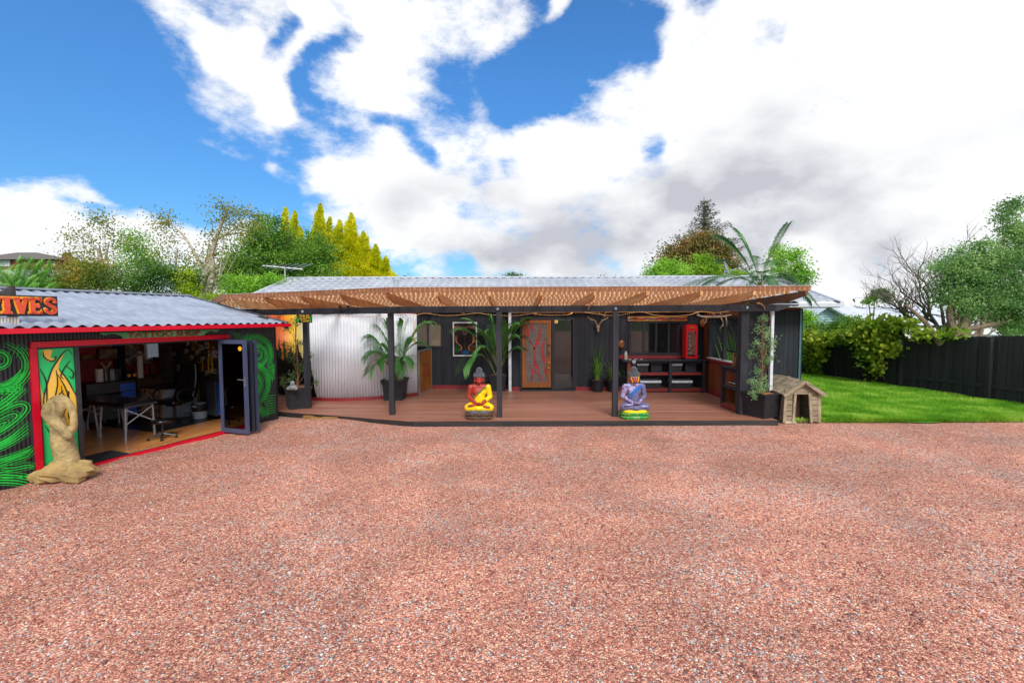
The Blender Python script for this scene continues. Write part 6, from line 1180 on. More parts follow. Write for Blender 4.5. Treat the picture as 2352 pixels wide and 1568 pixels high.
# ---- wall ornaments
def horn(us, vs, lbl):
    pass
HB = M_('old_horn', '#a8906a', .6, '#7d6848', scale=12)
q = S(2392, 1300, 13.2); t = thing('goat_skull', (q.x, 13.25, q.z), 'pale goat skull with long spread horns on the black wall', 'skull')
b = MB()
for s_ in (-1, 1): b.tube(spline([(s_ * .02, -.06, -.02), (s_ * .06, -.09, .06), (s_ * .12, -.1, .14), (s_ * .22, -.08, .17), (s_ * .30, -.05, .24)], 14), [.03 - .0018 * i for i in range(15)], 8)
b.build('horns', HB, t, local=True, smooth=True); b = MB(); b.ell((0, -.05, -.05), (.06, .05, .06)); b.ell((0, -.08, -.13), (.035, .04, .08)); b.build('skull_bone', M_('weathered_skull', '#b8a08a', .7, '#8a6f58', scale=14), t, local=True, smooth=True)
q = S(2416, 1258, 10.2); b = MB(); b.tube(spline([(-.12, 0, .03), (-.05, 0, .0), (.0, 0, -.02), (.05, 0, -.04)], 8), .008, 6); b.tube([(-.02, 0, -.01), (.03, 0, .03), (.05, 0, .05)], .006, 6); b.tube([(0, 0, -.02), (.03, 0, -.08)], .006, 6); o = b.build('small_antler', HB, smooth=True); o.location = q; tag(o, 'small pale antler hanging from the beam beside the third post', 'antler')
q = S(2860, 1262, 10.4); b = MB()
for s_, pts in ((1, [(-.42, 0, .02), (-.30, -.03, -.02), (-.1, 0, -.03), (.2, 0, -.02), (.38, 0, .02)]),): b.tube(spline(pts, 16), [.012 + .012 * math.sin(i / 16 * 3.1) for i in range(17)], 8)
for a, c in (((-.36, 0, 0), (-.42, 0, .09)), ((-.22, 0, -.03), (-.20, -.02, -.14)), ((-.2, -.02, -.14), (-.26, -.02, -.18)), ((.12, 0, -.02), (.20, 0, -.20)), ((.2, 0, -.20), (.12, 0, -.30)), ((.24, 0, 0), (.28, 0, -.24)), ((0, 0, -.03), (-.06, 0, .06)), ((.15, 0, 0), (.1, 0, .07))): b.tube([a, tuple((x + y) / 2 + .01 for x, y in zip(a, c)), c], [.016, .012, .006], 6)
o = b.build('deer_antlers', M_('pale_antler', '#b4a48c', .6, '#8d7c64', scale=10), smooth=True); o.location = q; tag(o, 'branching pair of deer antlers hung under the right end of the beam', 'antlers')
for us, vs, Y, lb, s_ in ((2486, 1376, 13.2, 'oval carved orange wooden mask on the black wall', 1), (2812, 1292, 13.1, 'small carved mask in the corner above the telephone cabinet', 1)):
    q = S(us, vs, Y); t = thing('carved_mask', q, lb, 'mask'); b = MB(); b.ell((0, 0, 0), (.09, .05, .12), 16, 12); b.ell((0, -.045, -.01), (.014, .02, .035)); b.ell((0, -.035, -.07), (.035, .02, .015)); b.build('mask_face', M_('carved_orange_wood', '#a8602a', .6, '#6d3a18', scale=14, bump=.5), t, local=True, smooth=True)
    b = MB(); 
    for e in (-1, 1): b.ell((e * .035, -.042, .03), (.02, .01, .012))
    b.build('eye', BLACKPL, t, local=True)
x0, z0, x1, z1 = XZ(2511, 1265, 2748, 1283, 13.24); t = thing('leaf_carving', ((x0 + x1) / 2, 13.24, z0), 'long ochre panel with maroon and grey leaf scrolls over the servery window', 'carving')
b = MB(); b.box(x0, 13.235, z0, x1, 13.26, z1); b.build('board', M_('ochre_board_paint', '#b8803a', .6, '#a87030', scale=5), t)
for k in range(9):
    cx = x0 + (x1 - x0) * (k + .5) / 9; b = MB(); l = sp2([(cx - .12, z0 + .03 + .06 * (k % 2)), (cx - .02, z0 + .09), (cx + .10, z0 + .07), (cx + .13, z0 + .10 - .06 * (k % 2)), (cx + .04, z0 + .035), (cx - .06, z0 + .03)], 20); b.prism(l, 13.229, 13.234); b.build('leaf_scroll', REDTRIM if k % 3 else M_('slate_scroll', '#4a5258', .6), t)
q = S(2505, 1437, 12.95); b = MB(); b.lathe([(.04, 0), (.045, .02), (.045, .17), (.03, .2), (.03, .24)], n=14); o = b.build('glass_jar', M_('pale_jar', '#a89c88', .3, '#d8cfc0', scale=14)); o.location = (q.x, 13.0, 1.031); tag(o, 'corked pale glass jar standing on the left end of the bench', 'jar')
q = S(2580, 1433, 12.95)
for k in range(9):
    b = MB(); b.ell((0, 0, .01), (.025 + .01 * (k % 3), .02, .012), 8, 5); o = b.build('trinket', [STEEL, BLACKPL, M_('shell_white', '#cfc8bc', .5)][k % 3]); o.location = (3.25 + .055 * k, 12.95 + .03 * (k % 2), 1.031); tag(o, 'tiny %s trinket, %s of nine scattered on the bench top' % (('silver', 'black', 'pale')[k % 3], ('first', 'second', 'third', 'fourth', 'fifth', 'sixth', 'seventh', 'eighth', 'last')[k]), 'trinket', 'trinkets scattered on the bench top')
q = S(2536, 1446, 12.78); b = MB(); b.lathe([(0, 0), (.055, 0), (.055, .01), (0, .01)], n=20, M=Matrix.Rotation(R(90), 4, 'X')); o = b.build('metal_disc', STEEL); o.location = (q.x, 12.79, q.z); tag(o, 'round embossed metal disc fixed to the bench edge above the blue statue', 'disc')
q = S(2930, 1470, 10.7); b = MB(); b.lathe([(.055, 0), (.05, .15), (.035, .27), (.05, .31), (.0, .33)], n=8); o = b.build('driftwood_carving', M_('driftwood', '#a8754c', .8, '#6f4528', scale=8, bump=.5)); o.location = (5.28, 10.75, 1.076); tag(o, 'upright brown driftwood carving standing on the side bench', 'carving')
for us, lb in ((2360, 'twisted horn hook tied to the beam above the third post'), (3050, 'twisted horn hook tied to the beam near the right end')):
    q = S(us, 1226, 9.78); b = MB(); b.tube(spline([(.12, 0, .07), (.04, 0, .05), (-.02, 0, -.01), (-.04, 0, -.07)] if us < 2500 else [(-.12, 0, .07), (-.03, 0, .05), (.03, 0, -.01), (.05, 0, -.07)], 10), [.022 - .0012 * i for i in range(11)], 8); o = b.build('horn_hook', M_('tan_horn', '#b88a62', .6, '#8f6544'), smooth=True); o.location = (q.x, 9.77, q.z); tag(o, lb, 'hook', 'horn hooks on the beam')
q = S(1362, 1238, 10.05); b = MB()
for s_ in (-1, 1): b.box(s_ * .09 - .015, -.05, -.04, s_ * .09 + .015, .03, .10)
b.tube([(-.16, -.06, .0), (.14, -.06, 0)], .016, 8); o = b.build('bar_clamp', BLACKPL); o.location = (q.x, bmy(q.x) - .04, q.z); tag(o, 'black metal clamp bracket bolted on the pergola beam left of the second post', 'bracket')
# ---- dog house
dh0 = on(1797, 969, .02); dh1 = on(1882, 968, .02)
dh = thing('dog_house', ((dh0.x + dh1.x) / 2, dh0.y, .012), 'weathered timber dog kennel with gabled board roof at the deck end', 'dog house')
W2 = (dh1.x - dh0.x) / 2; KEN = M_('weathered_kennel_board', '#a0917a', .85, '#74654f', scale=5, stretch=(.3, 1, 3), bump=.5); zE, zP, DL = .60, .87, 1.0
b = MB(); n = 5
for k in range(n):
    z0_, z1_ = .02 + k * .115, .02 + (k + 1) * .115; dw0 = -.17; dw1 = .13
    for a, c in ((-W2 + .05, dw0 - .04), (dw1 + .04, W2 - .05)): b.box(a, -.012 - .004, z0_, c, .006, z1_ + .01)
b.box(-W2 + .03, -.014, .60, W2 - .03, .006, .72); b.prism([(-W2 * .62, .725), (W2 * .62, .725), (0, .90)], -.01, .006)
b.box(-W2 + .05, .02, .0, -W2 + .08, DL, .62); b.box(W2 - .08, .02, .0, W2 - .05, DL, .62); b.box(-W2 + .05, DL, 0, W2 - .05, DL + .02, .85)
b.build('wall', KEN, dh, local=True)
b = MB()
for a, c in ((-W2 + .0, -W2 + .06), (W2 - .06, W2 + .0)): b.add([(a + (.0), -.025, 0), (c, -.025, 0), (c - (.02 if a > 0 else -.02), -.025, .62), (a - (.02 if a > 0 else -.02), -.025, .62)] + [(a, .0, 0), (c, .0, 0), (c - (.02 if a > 0 else -.02), .0, .62), (a - (.02 if a > 0 else -.02), .0, .62)], [(0, 1, 2, 3), (7, 6, 5, 4), (0, 4, 5, 1), (1, 5, 6, 2), (2, 6, 7, 3), (3, 7, 4, 0)])
b.bar((-.19, -.02, .0), (-.16, -.02, .62), .05, .03, up=(0, 1, 0)); b.bar((.20, -.02, .0), (.14, -.02, .62), .05, .03, up=(0, 1, 0)); b.build('trim', M_('pale_kennel_trim', '#b0a084', .85, '#85765c', scale=5, bump=.4), dh, local=True)
b = MB(); b.box(-W2 + .08, .02, .0, W2 - .08, DL, .03); b.box(-.15, .25, .031, .12, .28, .58); b.build('floor', M_('dark_kennel_floor', '#5c4a36', .9, '#3a2e22'), dh, local=True)
for s_ in (-1, 1):
    b = MB()
    for k in range(5):
        y0 = -.08 + k * .235; u0, u1 = 0, 1; ex, ez = s_ * (W2 + .03), zE - .01; tk = .014 * (k % 2) 
        vs = [(0, y0, zP + .025 + tk), (0, y0 + .25, zP + .025 + tk), (ex, y0 + .25, ez + .025 + tk), (ex, y0, ez + .025 + tk)]; b.add(vs + [(x, y, z - .022) for x, y, z in vs], [(0, 1, 2, 3), (7, 6, 5, 4), (0, 4, 5, 1), (1, 5, 6, 2), (2, 6, 7, 3), (3, 7, 4, 0)])
    b.bar((0, -.095, zP), (s_ * (W2 + .04), -.095, zE - .02), .025, .07, up=(0, 0, 1)); b.build('roof', KEN, dh, local=True)
q = on(1811, 970, 0); b = MB(); b.add([(-.11, -.06, 0), (.13, -.06, 0), (.13, .1, 0), (-.11, .1, 0), (-.09, -.03, .06), (.10, -.03, .06), (.10, .09, .08), (-.09, .09, .08)], [(3, 2, 1, 0), (4, 5, 6, 7), (0, 1, 5, 4), (1, 2, 6, 5), (2, 3, 7, 6), (3, 0, 4, 7)]); o = b.build('paving_block', M_('cream_concrete', '#b8ae94', .9, '#a09678', scale=8, bump=.4)); o.location = (q.x, q.y - .02, 0); tag(o, 'cream concrete block lying at the deck corner before the kennel', 'block')
# ---- roof aerial and dish
q = S(1141, 1155, 16.5)
q = at(655, 648, 16.9); ae = thing('tv_aerial', q - Vector((0, 0, .2)), 'white television aerial on a thin pole above the left roof end', 'aerial')
b = MB(); b.tube([(0, 0, 0), (0, 0, .72)], .022, 6); b.build('pole', ALU, ae, local=True)
b = MB(); b.bar((-.75, -.1, .80), (.55, .25, .70), .05, .03); b.build('boom', WHITEP, ae, local=True)
for k in range(7): x = -.7 + k * .2; c = Vector((x, -.09 + k * .055, .80 - k * .016)); L_ = .25 + .07 * k; b = MB(); b.tube([c - Vector((L_ * .9, -L_ * .55, .04)), c + Vector((L_ * .9, -L_ * .55, .04 + .02 * k))], .011, 5); b.build('element', ALU, ae, local=True)
q = at(1668, 632, 16.0); di = thing('satellite_dish', q - Vector((.05, 0, .25)), 'pale grey satellite dish on the right end of the tiled roof', 'satellite dish')
M = Matrix.Translation((0, 0, .52)) @ Matrix.Rotation(R(62), 4, 'Z') @ Matrix.Rotation(R(70), 4, 'X'); b = MB(); b.lathe([(0, 0), (.12, .008), (.24, .035), (.34, .075), (.345, .078), (.24, .045), (0, .012)], n=28, M=M); b.build('reflector', M_('dish_grey', '#c0c6cf', .4, '#b0b6c0'), di, local=True, smooth=True)
b = MB(); b.tube([(-.3, -.2, .02), (0, 0, .3)], .018); b.tube([(0, 0, 0), (0, 0, .42)], .025); b.tube([(0, 0, .35), (.25, -.35, .45)], .014); b.build('mount', ALU, di, local=True)
# ================================================================ TREES AND PLANTING BEYOND THE BUILDINGS
BARK = M_('grey_brown_bark', '#6b5847', .9, '#8f7d68', scale=6, stretch=(1, 1, .3), bump=.6); BIRCH = M_('pale_birch_bark', '#cfc3b2', .8, '#8d8070', scale=5, stretch=(1, 1, 2), bump=.3)
def shell(c, rad, K, r=rng, lo=.55):
    d = r.normal(size=(K, 3)); d /= np.linalg.norm(d, axis=1, keepdims=True); k = (lo + (1.08 - lo) * r.random((K, 1)) ** .6); return np.array(c) + d * k * np.array(rad), d
BOOST = 5.2
def crown_mesh(blobs, leaf, mtl, t, Y, dens=1.0, rc=.30, name='crown', asp=.5, per=26, droop=0., lo=.5, depth=None):
    lo *= .6
    """blobs are (u, v, ru, rv) in picture units at distance Y"""
    px = Y / 1045.33; Cs, Ns = [], []
    for bl in blobs:
        u, v, ru, rv = bl[:4]; c = at(u, v, Y + (bl[4] if len(bl) > 4 else 0)); rad = (ru * px, (depth or min(ru, rv) * px * .8), rv * px)
        area = rad[0] * rad[2]; K = max(6, int(area * 16 * dens * BOOST / rc ** 1.2 * .35)); cc, dd = shell(c, rad, K, lo=lo)
        sz = rc * (.55 + .75 * rng.random((K, 1, 1))); per_ = int(per * 2.6); g = rng.normal(size=(K, per_, 3)) * sz * .8 * np.array([1, 1, .55]); P = cc[:, None, :] + g
        Cs.append(P.reshape(-1, 3)); Ns.append((dd[:, None, :] * .6 + rng.normal(size=(K, per_, 3)) * .7 + np.array([0, 0, .15 - droop])).reshape(-1, 3))
    C_ = np.concatenate(Cs); N_ = np.concatenate(Ns); b = MB(); b.quads(leafquads(C_, N_, leaf * .8 * (.7 + .6 * rng.random(len(C_))), leaf * .8 * asp)); return b.build(name, mtl, t)
def limb(b, pts, r0, r1, n=7): s = spline(pts, 4 * (len(pts) - 1) + 2); b.tube(s, [r0 + (r1 - r0) * i / (len(s) - 1) for i in range(len(s))], n)
def tree(name, label, cat, u0, Y, blobs, leaf, mtl, trunkM=BARK, limbs=(), tr=.2, group=None, **k):
    base = at(u0, 760, Y); t = thing(name, (base.x, base.y, 0), label, cat, group); b = MB()
    top = at(blobs[0][0], blobs[0][1], Y); limb(b, [(base.x, base.y, 0), tuple((Vector((base.x, base.y, 0)) + top) / 2 + Vector((.1, 0, 0))), tuple(top)], tr, tr * .12)
    for bl in blobs[1:]:
        c = at(bl[0], bl[1], Y); m = Vector((base.x, base.y, top.z * .35)); limb(b, [tuple(m), tuple((m + c) / 2 + Vector((0, 0, -.15))), tuple(c)], tr * .28, tr * .05, 5)
    for L_ in limbs:
        P = [at(u, v, Y) for u, v in L_[0]]; limb(b, P, L_[1], L_[2], 6)
    b.build('trunk', trunkM, t); crown_mesh(blobs, leaf, mtl, t, Y, **k); return t
G1 = foliage('mid_green_leaf', '#34561a', '#5f8f2c', '#a6cc50', .35); G2 = foliage('deep_green_leaf', '#2a4a18', '#4a7526', '#84ac42', .35); G3 = foliage('fresh_green_leaf', '#548620', '#7fb832', '#b8e055', .35)
BIR = foliage('olive_birch_leaf', '#586228', '#879038', '#b8a850', .35); CIT = foliage('citrus_leaf_and_fruit', '#48601f', '#788a30', '#c8a23c', .35); GOLD = foliage('golden_cypress_spray', '#a4b008', '#dcdc14', '#fff434', .4)
MAG = foliage('bronze_green_leaf', '#465828', '#7d7038', '#b88a4a', .2); SPR = foliage('blue_green_needles', '#26362c', '#3b4f3a', '#5e6f50', .15); GREY = foliage('grey_green_leaf', '#48703a', '#78a45c', '#b8d888', .35)
FEA = foliage('feathery_leaf', '#3a7a24', '#68a83a', '#a8d070')
# left side
tree('birch_tree', 'slim birch with a forked pale trunk leaning left behind the shed ridge', 'tree', 262, 17, [(238, 530, 26, 32), (215, 570, 30, 26), (262, 560, 22, 34), (175, 545, 18, 16), (160, 600, 14, 20), (232, 505, 14, 10), (195, 600, 26, 18)], .11, BIR, BIRCH,
     [([(245, 672), (228, 640), (231, 600), (226, 570)], .11, .06), ([(231, 610), (243, 590), (250, 560)], .05, .02), ([(226, 575), (200, 556), (165, 530)], .03, .01), ([(228, 640), (215, 620)], .03, .01), ([(235, 655), (190, 662), (150, 640)], .035, .015)], tr=.06, dens=.36, rc=.36, per=15, asp=.6)
tree('leafy_tree', 'light green leafy tree between the two birches', 'tree', 320, 19, [(312, 560, 24, 30), (300, 590, 34, 28), (330, 595, 34, 26), (318, 540, 14, 14)], .12, G3, BARK, (), .08, dens=.6, rc=.34, per=20)
tree('birch_tree', 'thin upright birch stem with sparse leaves beside the larger birch', 'tree', 405, 18, [(385, 545, 22, 20), (378, 498, 14, 16), (370, 515, 16, 10), (405, 600, 26, 22), (372, 570, 20, 18), (400, 625, 24, 18)], .11, BIR, BIRCH,
     [([(402, 678), (406, 640), (404, 600), (408, 570)], .05, .03), ([(430, 672), (450, 630), (445, 600)], .03, .015), ([(380, 490), (400, 520), (425, 545), (452, 590), (470, 620)], .012, .07)], tr=.03, dens=.38, rc=.36, per=15, asp=.6)
tree('birch_tree', 'largest birch with twin white trunks at the end of the shed roof', 'tree', 455, 17, [(520, 500, 22, 24), (510, 478, 12, 12), (500, 545, 16, 16), (545, 505, 28, 18), (565, 490, 18, 10), (490, 580, 24, 22), (465, 590, 26, 22), (455, 620, 24, 24), (500, 620, 26, 22), (540, 540, 26, 20), (575, 520, 16, 16)], .11, BIR, BIRCH,
     [([(455, 690), (462, 655), (478, 615), (486, 580), (497, 545), (512, 505), (524, 478)], .17, .03), ([(470, 690), (485, 650), (488, 610), (486, 585)], .13, .06), ([(497, 548), (525, 535), (555, 510)], .05, .015), ([(470, 640), (455, 600), (435, 560), (410, 540)], .06, .02), ([(475, 683), (520, 683), (545, 695)], .04, .03)], tr=.06, dens=.38, rc=.36, per=15, asp=.6)
tree('citrus_bush', 'wide bush with orange fruit along the shed ridge', 'bush', 200, 15.5, [(190, 640, 52, 36), (245, 640, 40, 34), (140, 655, 40, 16), (215, 618, 40, 18)], .10, CIT, BARK, (), .08, dens=.9, rc=.30, per=24, lo=.3)
tree('dense_bush', 'dark olive bush below the birches', 'bush', 330, 15.5, [(300, 645, 50, 38), (360, 640, 48, 40), (420, 645, 44, 38), (385, 620, 26, 20)], .10, G2, BARK, (), .08, dens=.9, rc=.30, per=24, lo=.3)
tree('yellow_bush', 'bright yellow green bush at the foot of the twin birch', 'bush', 445, 15.3, [(432, 650, 16, 32), (440, 668, 20, 18), (500, 690, 40, 14)], .09, foliage('yellow_green_leaf', '#6a8a10', '#9ab818', '#d2dc30'), BARK, (), .05, dens=1, rc=.2, per=20, lo=.3)
tree('distant_tree', 'dark rounded tree far behind the birches', 'tree', 475, 40, [(480, 650, 34, 26), (160, 640, 40, 22), (560, 660, 40, 26)], .22, G2, BARK, (), .2, dens=.35, rc=.7, per=24)
tree('broad_tree', 'broad deep green tree rising behind the tv aerial', 'tree', 600, 22, [(620, 540, 46, 34), (560, 590, 44, 46), (640, 590, 66, 52), (700, 610, 60, 46), (560, 645, 56, 38), (650, 655, 80, 30), (600, 510, 28, 18), (725, 570, 34, 34), (740, 625, 34, 28), (530, 620, 26, 26)], .15, G1, BARK,
     [([(640, 640), (645, 600), (660, 560), (665, 530)], .05, .02), ([(655, 640), (670, 600), (690, 570)], .05, .02), ([(700, 640), (705, 600), (720, 560)], .05, .02)], tr=.25, dens=.8, rc=.42, per=26, lo=.45)
tree('glossy_shrub', 'glossy bright green shrub against the left end of the tiled roof', 'shrub', 590, 16.5, [(585, 668, 40, 22), (560, 680, 34, 18), (620, 655, 30, 20), (545, 650, 26, 24)], .11, G3, BARK, (), .08, dens=1.0, rc=.26, per=24, lo=.3)
# golden cypress: several spires of flat sprays
def cypress(name, label, spires, Y, mtl):
    base = at(spires[0][0], 760, Y); t = thing(name, (base.x, base.y, 0), label, 'tree'); px = Y / 1045.33; b = MB(); Cs, Ns, Ls = [], [], []
    for (u, vtop, vbot, w) in spires:
        tp, bt = at(u, vtop, Y), at(u, vbot, Y); H = tp.z - bt.z; W_ = w * px; b.tube([(bt.x, bt.y, 0), tuple(bt), (tp.x + .05, tp.y, tp.z)], [.16, .10, .02], 6)
        n = int(W_ * H * 300); z = rng.random(n) ** .8; ph = rng.random(n) * 6.28; lump = .74 + .46 * np.sin(z * 23 + ph * 1.0) * np.sin(ph * 3 + z * 9)
        rr = W_ * (1 - z) ** .95 * (.45 + .55 * rng.random(n) ** .4) * lump + .02
        P = np.stack([bt.x + np.cos(ph) * rr + .08 * (z > .9), bt.y + np.sin(ph) * rr, bt.z + H * z * 1.0 - .12 * rr + rng.normal(size=n) * .06], 1)
        m = 9; tp_ = (.15 + .85 * (1 - z) ** .7); Q = P[:, None, :] + rng.normal(size=(n, m, 3)) * np.array([.11, .11, .06]) * 1.3 * tp_[:, None, None]; Ls.append(np.repeat(.35 + .65 * tp_, m)); A = np.stack([np.cos(ph), np.sin(ph), .45 + z], 1)[:, None, :] + rng.normal(size=(n, m, 3)) * .35
        Cs.append(Q.reshape(-1, 3)); Ns.append(A.reshape(-1, 3))
    C_, N_ = np.concatenate(Cs), np.concatenate(Ns); b.build('trunk', BARK, t); q = MB(); q.quads(leafquads(C_, N_, .24 * np.concatenate(Ls) * (.6 + .6 * rng.random(len(C_))), .05)); q.build('crown', mtl, t)
cypress('golden_cypress', 'many spired golden yellow cypress behind the left half of the tiled roof', [(737, 470, 640, 44), (657, 478, 610, 22), (678, 486, 620, 26), (780, 508, 650, 42), (808, 492, 672, 60), (835, 535, 672, 66), (862, 566, 676, 58), (720, 530, 670, 66), (770, 540, 672, 74), (690, 525, 660, 46), (885, 592, 676, 46), (758, 500, 640, 24)], 27, GOLD)
for u, v, r_, lb in ((1178, 640, 22, 'small dark treetop peeking over the middle of the roof ridge'), (1385, 642, 8, 'tiny treetop just above the ridge right of centre'), (935, 644, 8, 'tiny treetop above the ridge beside the golden cypress')):
    tree('treetop', lb, 'tree', u, 38, [(u, v, r_, r_ * .5), (u + r_ * .5, v + 4, r_ * .6, r_ * .5), (u - r_ * .5, v + 4, r_ * .6, r_ * .4)], .2, G2, BARK, (), .15, dens=.7, rc=.35, per=20)
# feathery bamboo-like plant far left
random.seed(5); pz = at(50, 700, 15.5); t = thing('feathery_palm', (pz.x, pz.y, 0), 'feathery drooping green palm clump at the far left behind the signboard', 'palm'); Q, st_ = [], MB()
for k in range(72):
    u = -20 + 135 * random.random(); v = 568 + 65 * random.random() + .25 * abs(u - 60); tip = at(u + (u - 55) * .35, v + 22, 15.5 + random.uniform(-1, 1)); frond(Q, st_, (pz.x + random.uniform(-.5, .5), pz.y + random.uniform(-.3, .3), 1.2), tip, .9, 34, .42, .020, .8, start=.3)
b = MB(); b.quads(np.array([[tuple(v) for v in q] for q in Q])); b.build('fronds', FEA, t); st_.build('stems', STEM, t)
# brick house on the rise at the far left
hb = thing('brick_house', (at(60, 640, 55).x, 57, 2), 'distant two storey red brick house with grey hipped roof and chimney', 'house')
def PX(u, v, Y=55): return at(u, v, Y)
BRK = M_('red_brick', '#a2523c', .85, '#8a4230', scale=20, bump=.3); a, c = PX(-60, 636), PX(134, 600)
b = MB(); b.box(a.x, 55, PX(0, 618).z, c.x, 60, PX(0, 598).z); b.build('wall', BRK, hb); b = MB(); b.box(a.x, 54.97, PX(0, 660).z, c.x, 60, PX(0, 619).z); b.build('lower_wall', M_('white_render', '#e4e2de', .8), hb)
x0, x1, z0, z1 = PX(-70, 598).x, PX(139, 598).x, PX(0, 597).z, PX(0, 573).z; b = MB(); b.add([(x0, 54.4, z0), (x1, 54.4, z0), (x1, 60.6, z0), (x0, 60.6, z0), (x0 + 3, 57.5, z1), (x1 - 5.4, 57.5, z1)], [(0, 1, 5, 4), (1, 2, 5), (2, 3, 4, 5), (3, 0, 4), (3, 2, 1, 0)]); b.build('roof', M_('grey_brown_tiles', '#5c5450', .8, '#6d6560', scale=8), hb)
b = MB(); q = PX(111, 590); b.box(q.x - .35, 57, q.z - .2, q.x + .35, 57.7, PX(0, 578).z); b.box(q.x - .2, 57.2, PX(0, 578).z, q.x + .2, 57.5, PX(0, 574).z); b.build('chimney', BRK, hb)
for u0, u1, v0, v1 in ((-20, 24, 596, 612), (118, 128, 600, 610)): a, c = PX(u0, v1), PX(u1, v0); b = MB(); b.box(a.x, 54.9, a.z, c.x, 54.98, c.z); b.build('window', M_('white_window', '#d8dcdf', .3, '#9aa4aa', scale=3), hb)
# right side
def spruce(t, u, vt, vb, w, Y, mtl):
    tp, bt = at(u, vt, Y), at(u, vb, Y); b = MB(); b.tube([(bt.x, bt.y, 0), (bt.x, bt.y, bt.z), tuple(tp)], [.3, .2, .02], 7); Cs, Ns = [], []; H = tp.z - bt.z; z = bt.z; lev = 0
    while z < tp.z - .2:
        f = (tp.z - z) / H; L0 = w * Y / 1045 * (f ** .9) + .15
        for k in range(5):
            a = k * 1.257 + lev * .7 + random.uniform(-.25, .25); L_ = L0 * random.uniform(.65, 1.15); d = Vector((math.cos(a), math.sin(a), .34)); e = Vector((bt.x, bt.y, z)) + d * L_; b.tube([(bt.x, bt.y, z), tuple((Vector((bt.x, bt.y, z)) + e) / 2 - Vector((0, 0, .06 * L_))), tuple(e)], [.04, .025, .01], 4)
            n = int(L_ * 70); s = rng.random(n); P = np.array([bt.x, bt.y, z]) + np.array(d)[None] * (L_ * s)[:, None]; P[:, 2] -= .24 * L_ * s * (1 - s); off = rng.normal(size=(n, 3)) * np.array([.10, .10, .04]); off[:, 2] -= .22 * rng.random(n); Cs.append(P + off * (1.1 - .4 * s)[:, None]); Ns.append(np.array(d)[None] * .8 + rng.normal(size=(n, 3)) * .5 + np.array([0, 0, -.7]))
        z += .26 + .12 * f; lev += 1
    b.build('trunk', BARK, t); q = MB(); C_ = np.concatenate(Cs); q.quads(leafquads(C_, np.concatenate(Ns), .20, .035)); q.build('crown', mtl, t)
random.seed(9); bz = at(1615, 700, 30); t = thing('spruce_tree', (bz.x, bz.y, 0), 'tall dark spruce with a pointed top above the roof', 'tree'); spruce(t, 1617, 452, 660, 98, 30, SPR)
tree('magnolia_tree', 'rounded bronze and green magnolia in front of the spruce', 'tree', 1590, 24, [(1610, 565, 44, 30), (1570, 590, 46, 34), (1640, 590, 44, 34), (1540, 612, 34, 26), (1600, 620, 70, 24), (1625, 548, 24, 14), (1660, 615, 28, 24)], .17, MAG, BARK, (), .2, dens=.9, rc=.36, per=26, lo=.5)
tree('light_shrub', 'fresh light green shrub at the foot of the magnolia above the ridge', 'shrub', 1530, 20, [(1530, 622, 34, 22), (1500, 632, 20, 12), (1560, 630, 22, 18), (1525, 608, 16, 10)], .12, G3, BARK, (), .07, dens=1, rc=.26, per=24, lo=.4)
tree('lime_shrub', 'flat topped lime green shrub between the magnolia and the dish', 'shrub', 1620, 20.5, [(1615, 602, 22, 16), (1635, 618, 26, 12), (1595, 618, 22, 12), (1690, 640, 40, 18)], .11, foliage('lime_leaf', '#4a7818', '#78a822', '#b0d03c'), BARK, (), .07, dens=1, rc=.22, per=24, lo=.4)
tree('upright_shrub', 'upright light green shrub with two plumes right of the big palm', 'shrub', 1800, 17, [(1785, 590, 14, 18), (1790, 615, 16, 22), (1826, 600, 20, 20), (1838, 625, 22, 20), (1850, 645, 14, 12), (1815, 640, 30, 20), (1786, 574, 9, 8), (1832, 582, 12, 8)], .12, G3, BARK, (), .05, dens=.75, rc=.22, per=20, lo=.3)
# big palm rising behind the screen wall
random.seed(3); cpt = at(1745, 655, 12.6); t = thing('tall_palm', (cpt.x, cpt.y, 0), 'big feather palm rising beside the screen wall over the right end of the roof', 'palm'); b = MB(); b.tube([(cpt.x, cpt.y, 0), (cpt.x + .05, cpt.y, 1.6), tuple(cpt)], [.13, .11, .09], 10); b.build('trunk', BARK, t); Q, st_ = [], MB()
for u, v, dy, li, ll in ((1810, 514, .2, .55, .42), (1645, 545, .2, .9, .55), (1690, 530, .4, .7, .6), (1610, 655, -.4, 1.0, .5), (1568, 660, -.6, .95, .45), (1840, 660, -.4, .95, .5), (1862, 690, -.3, 1.0, .5), (1750, 640, -1.6, .95, .5), (1700, 655, -1.2, .8, .5), (1790, 655, -1.0, .9, .5), (1830, 640, .4, .8, .5), (1655, 600, .6, .6, .5), (1720, 590, 1.0, .5, .5), (1780, 600, .9, .5, .5), (1745, 690, -1.8, 1.1, .45), (1815, 670, -1.3, 1.0, .45), (1850, 655, .5, .9, .5), (1640, 665, .3, .9, .5)):
    frond(Q, st_, cpt + Vector((random.uniform(-.06, .06), random.uniform(-.06, .06), 0)), at(u, v, 12.6 + dy), li * .55, 44, ll, .024, .35, start=.2)
b = MB(); b.quads(np.array([[tuple(v) for v in q] for q in Q])); b.build('fronds', foliage('glossy_palm_leaf', '#1f4a22', '#3d7238', '#9aba7c', .25), t); st_.build('stems', STEM, t)
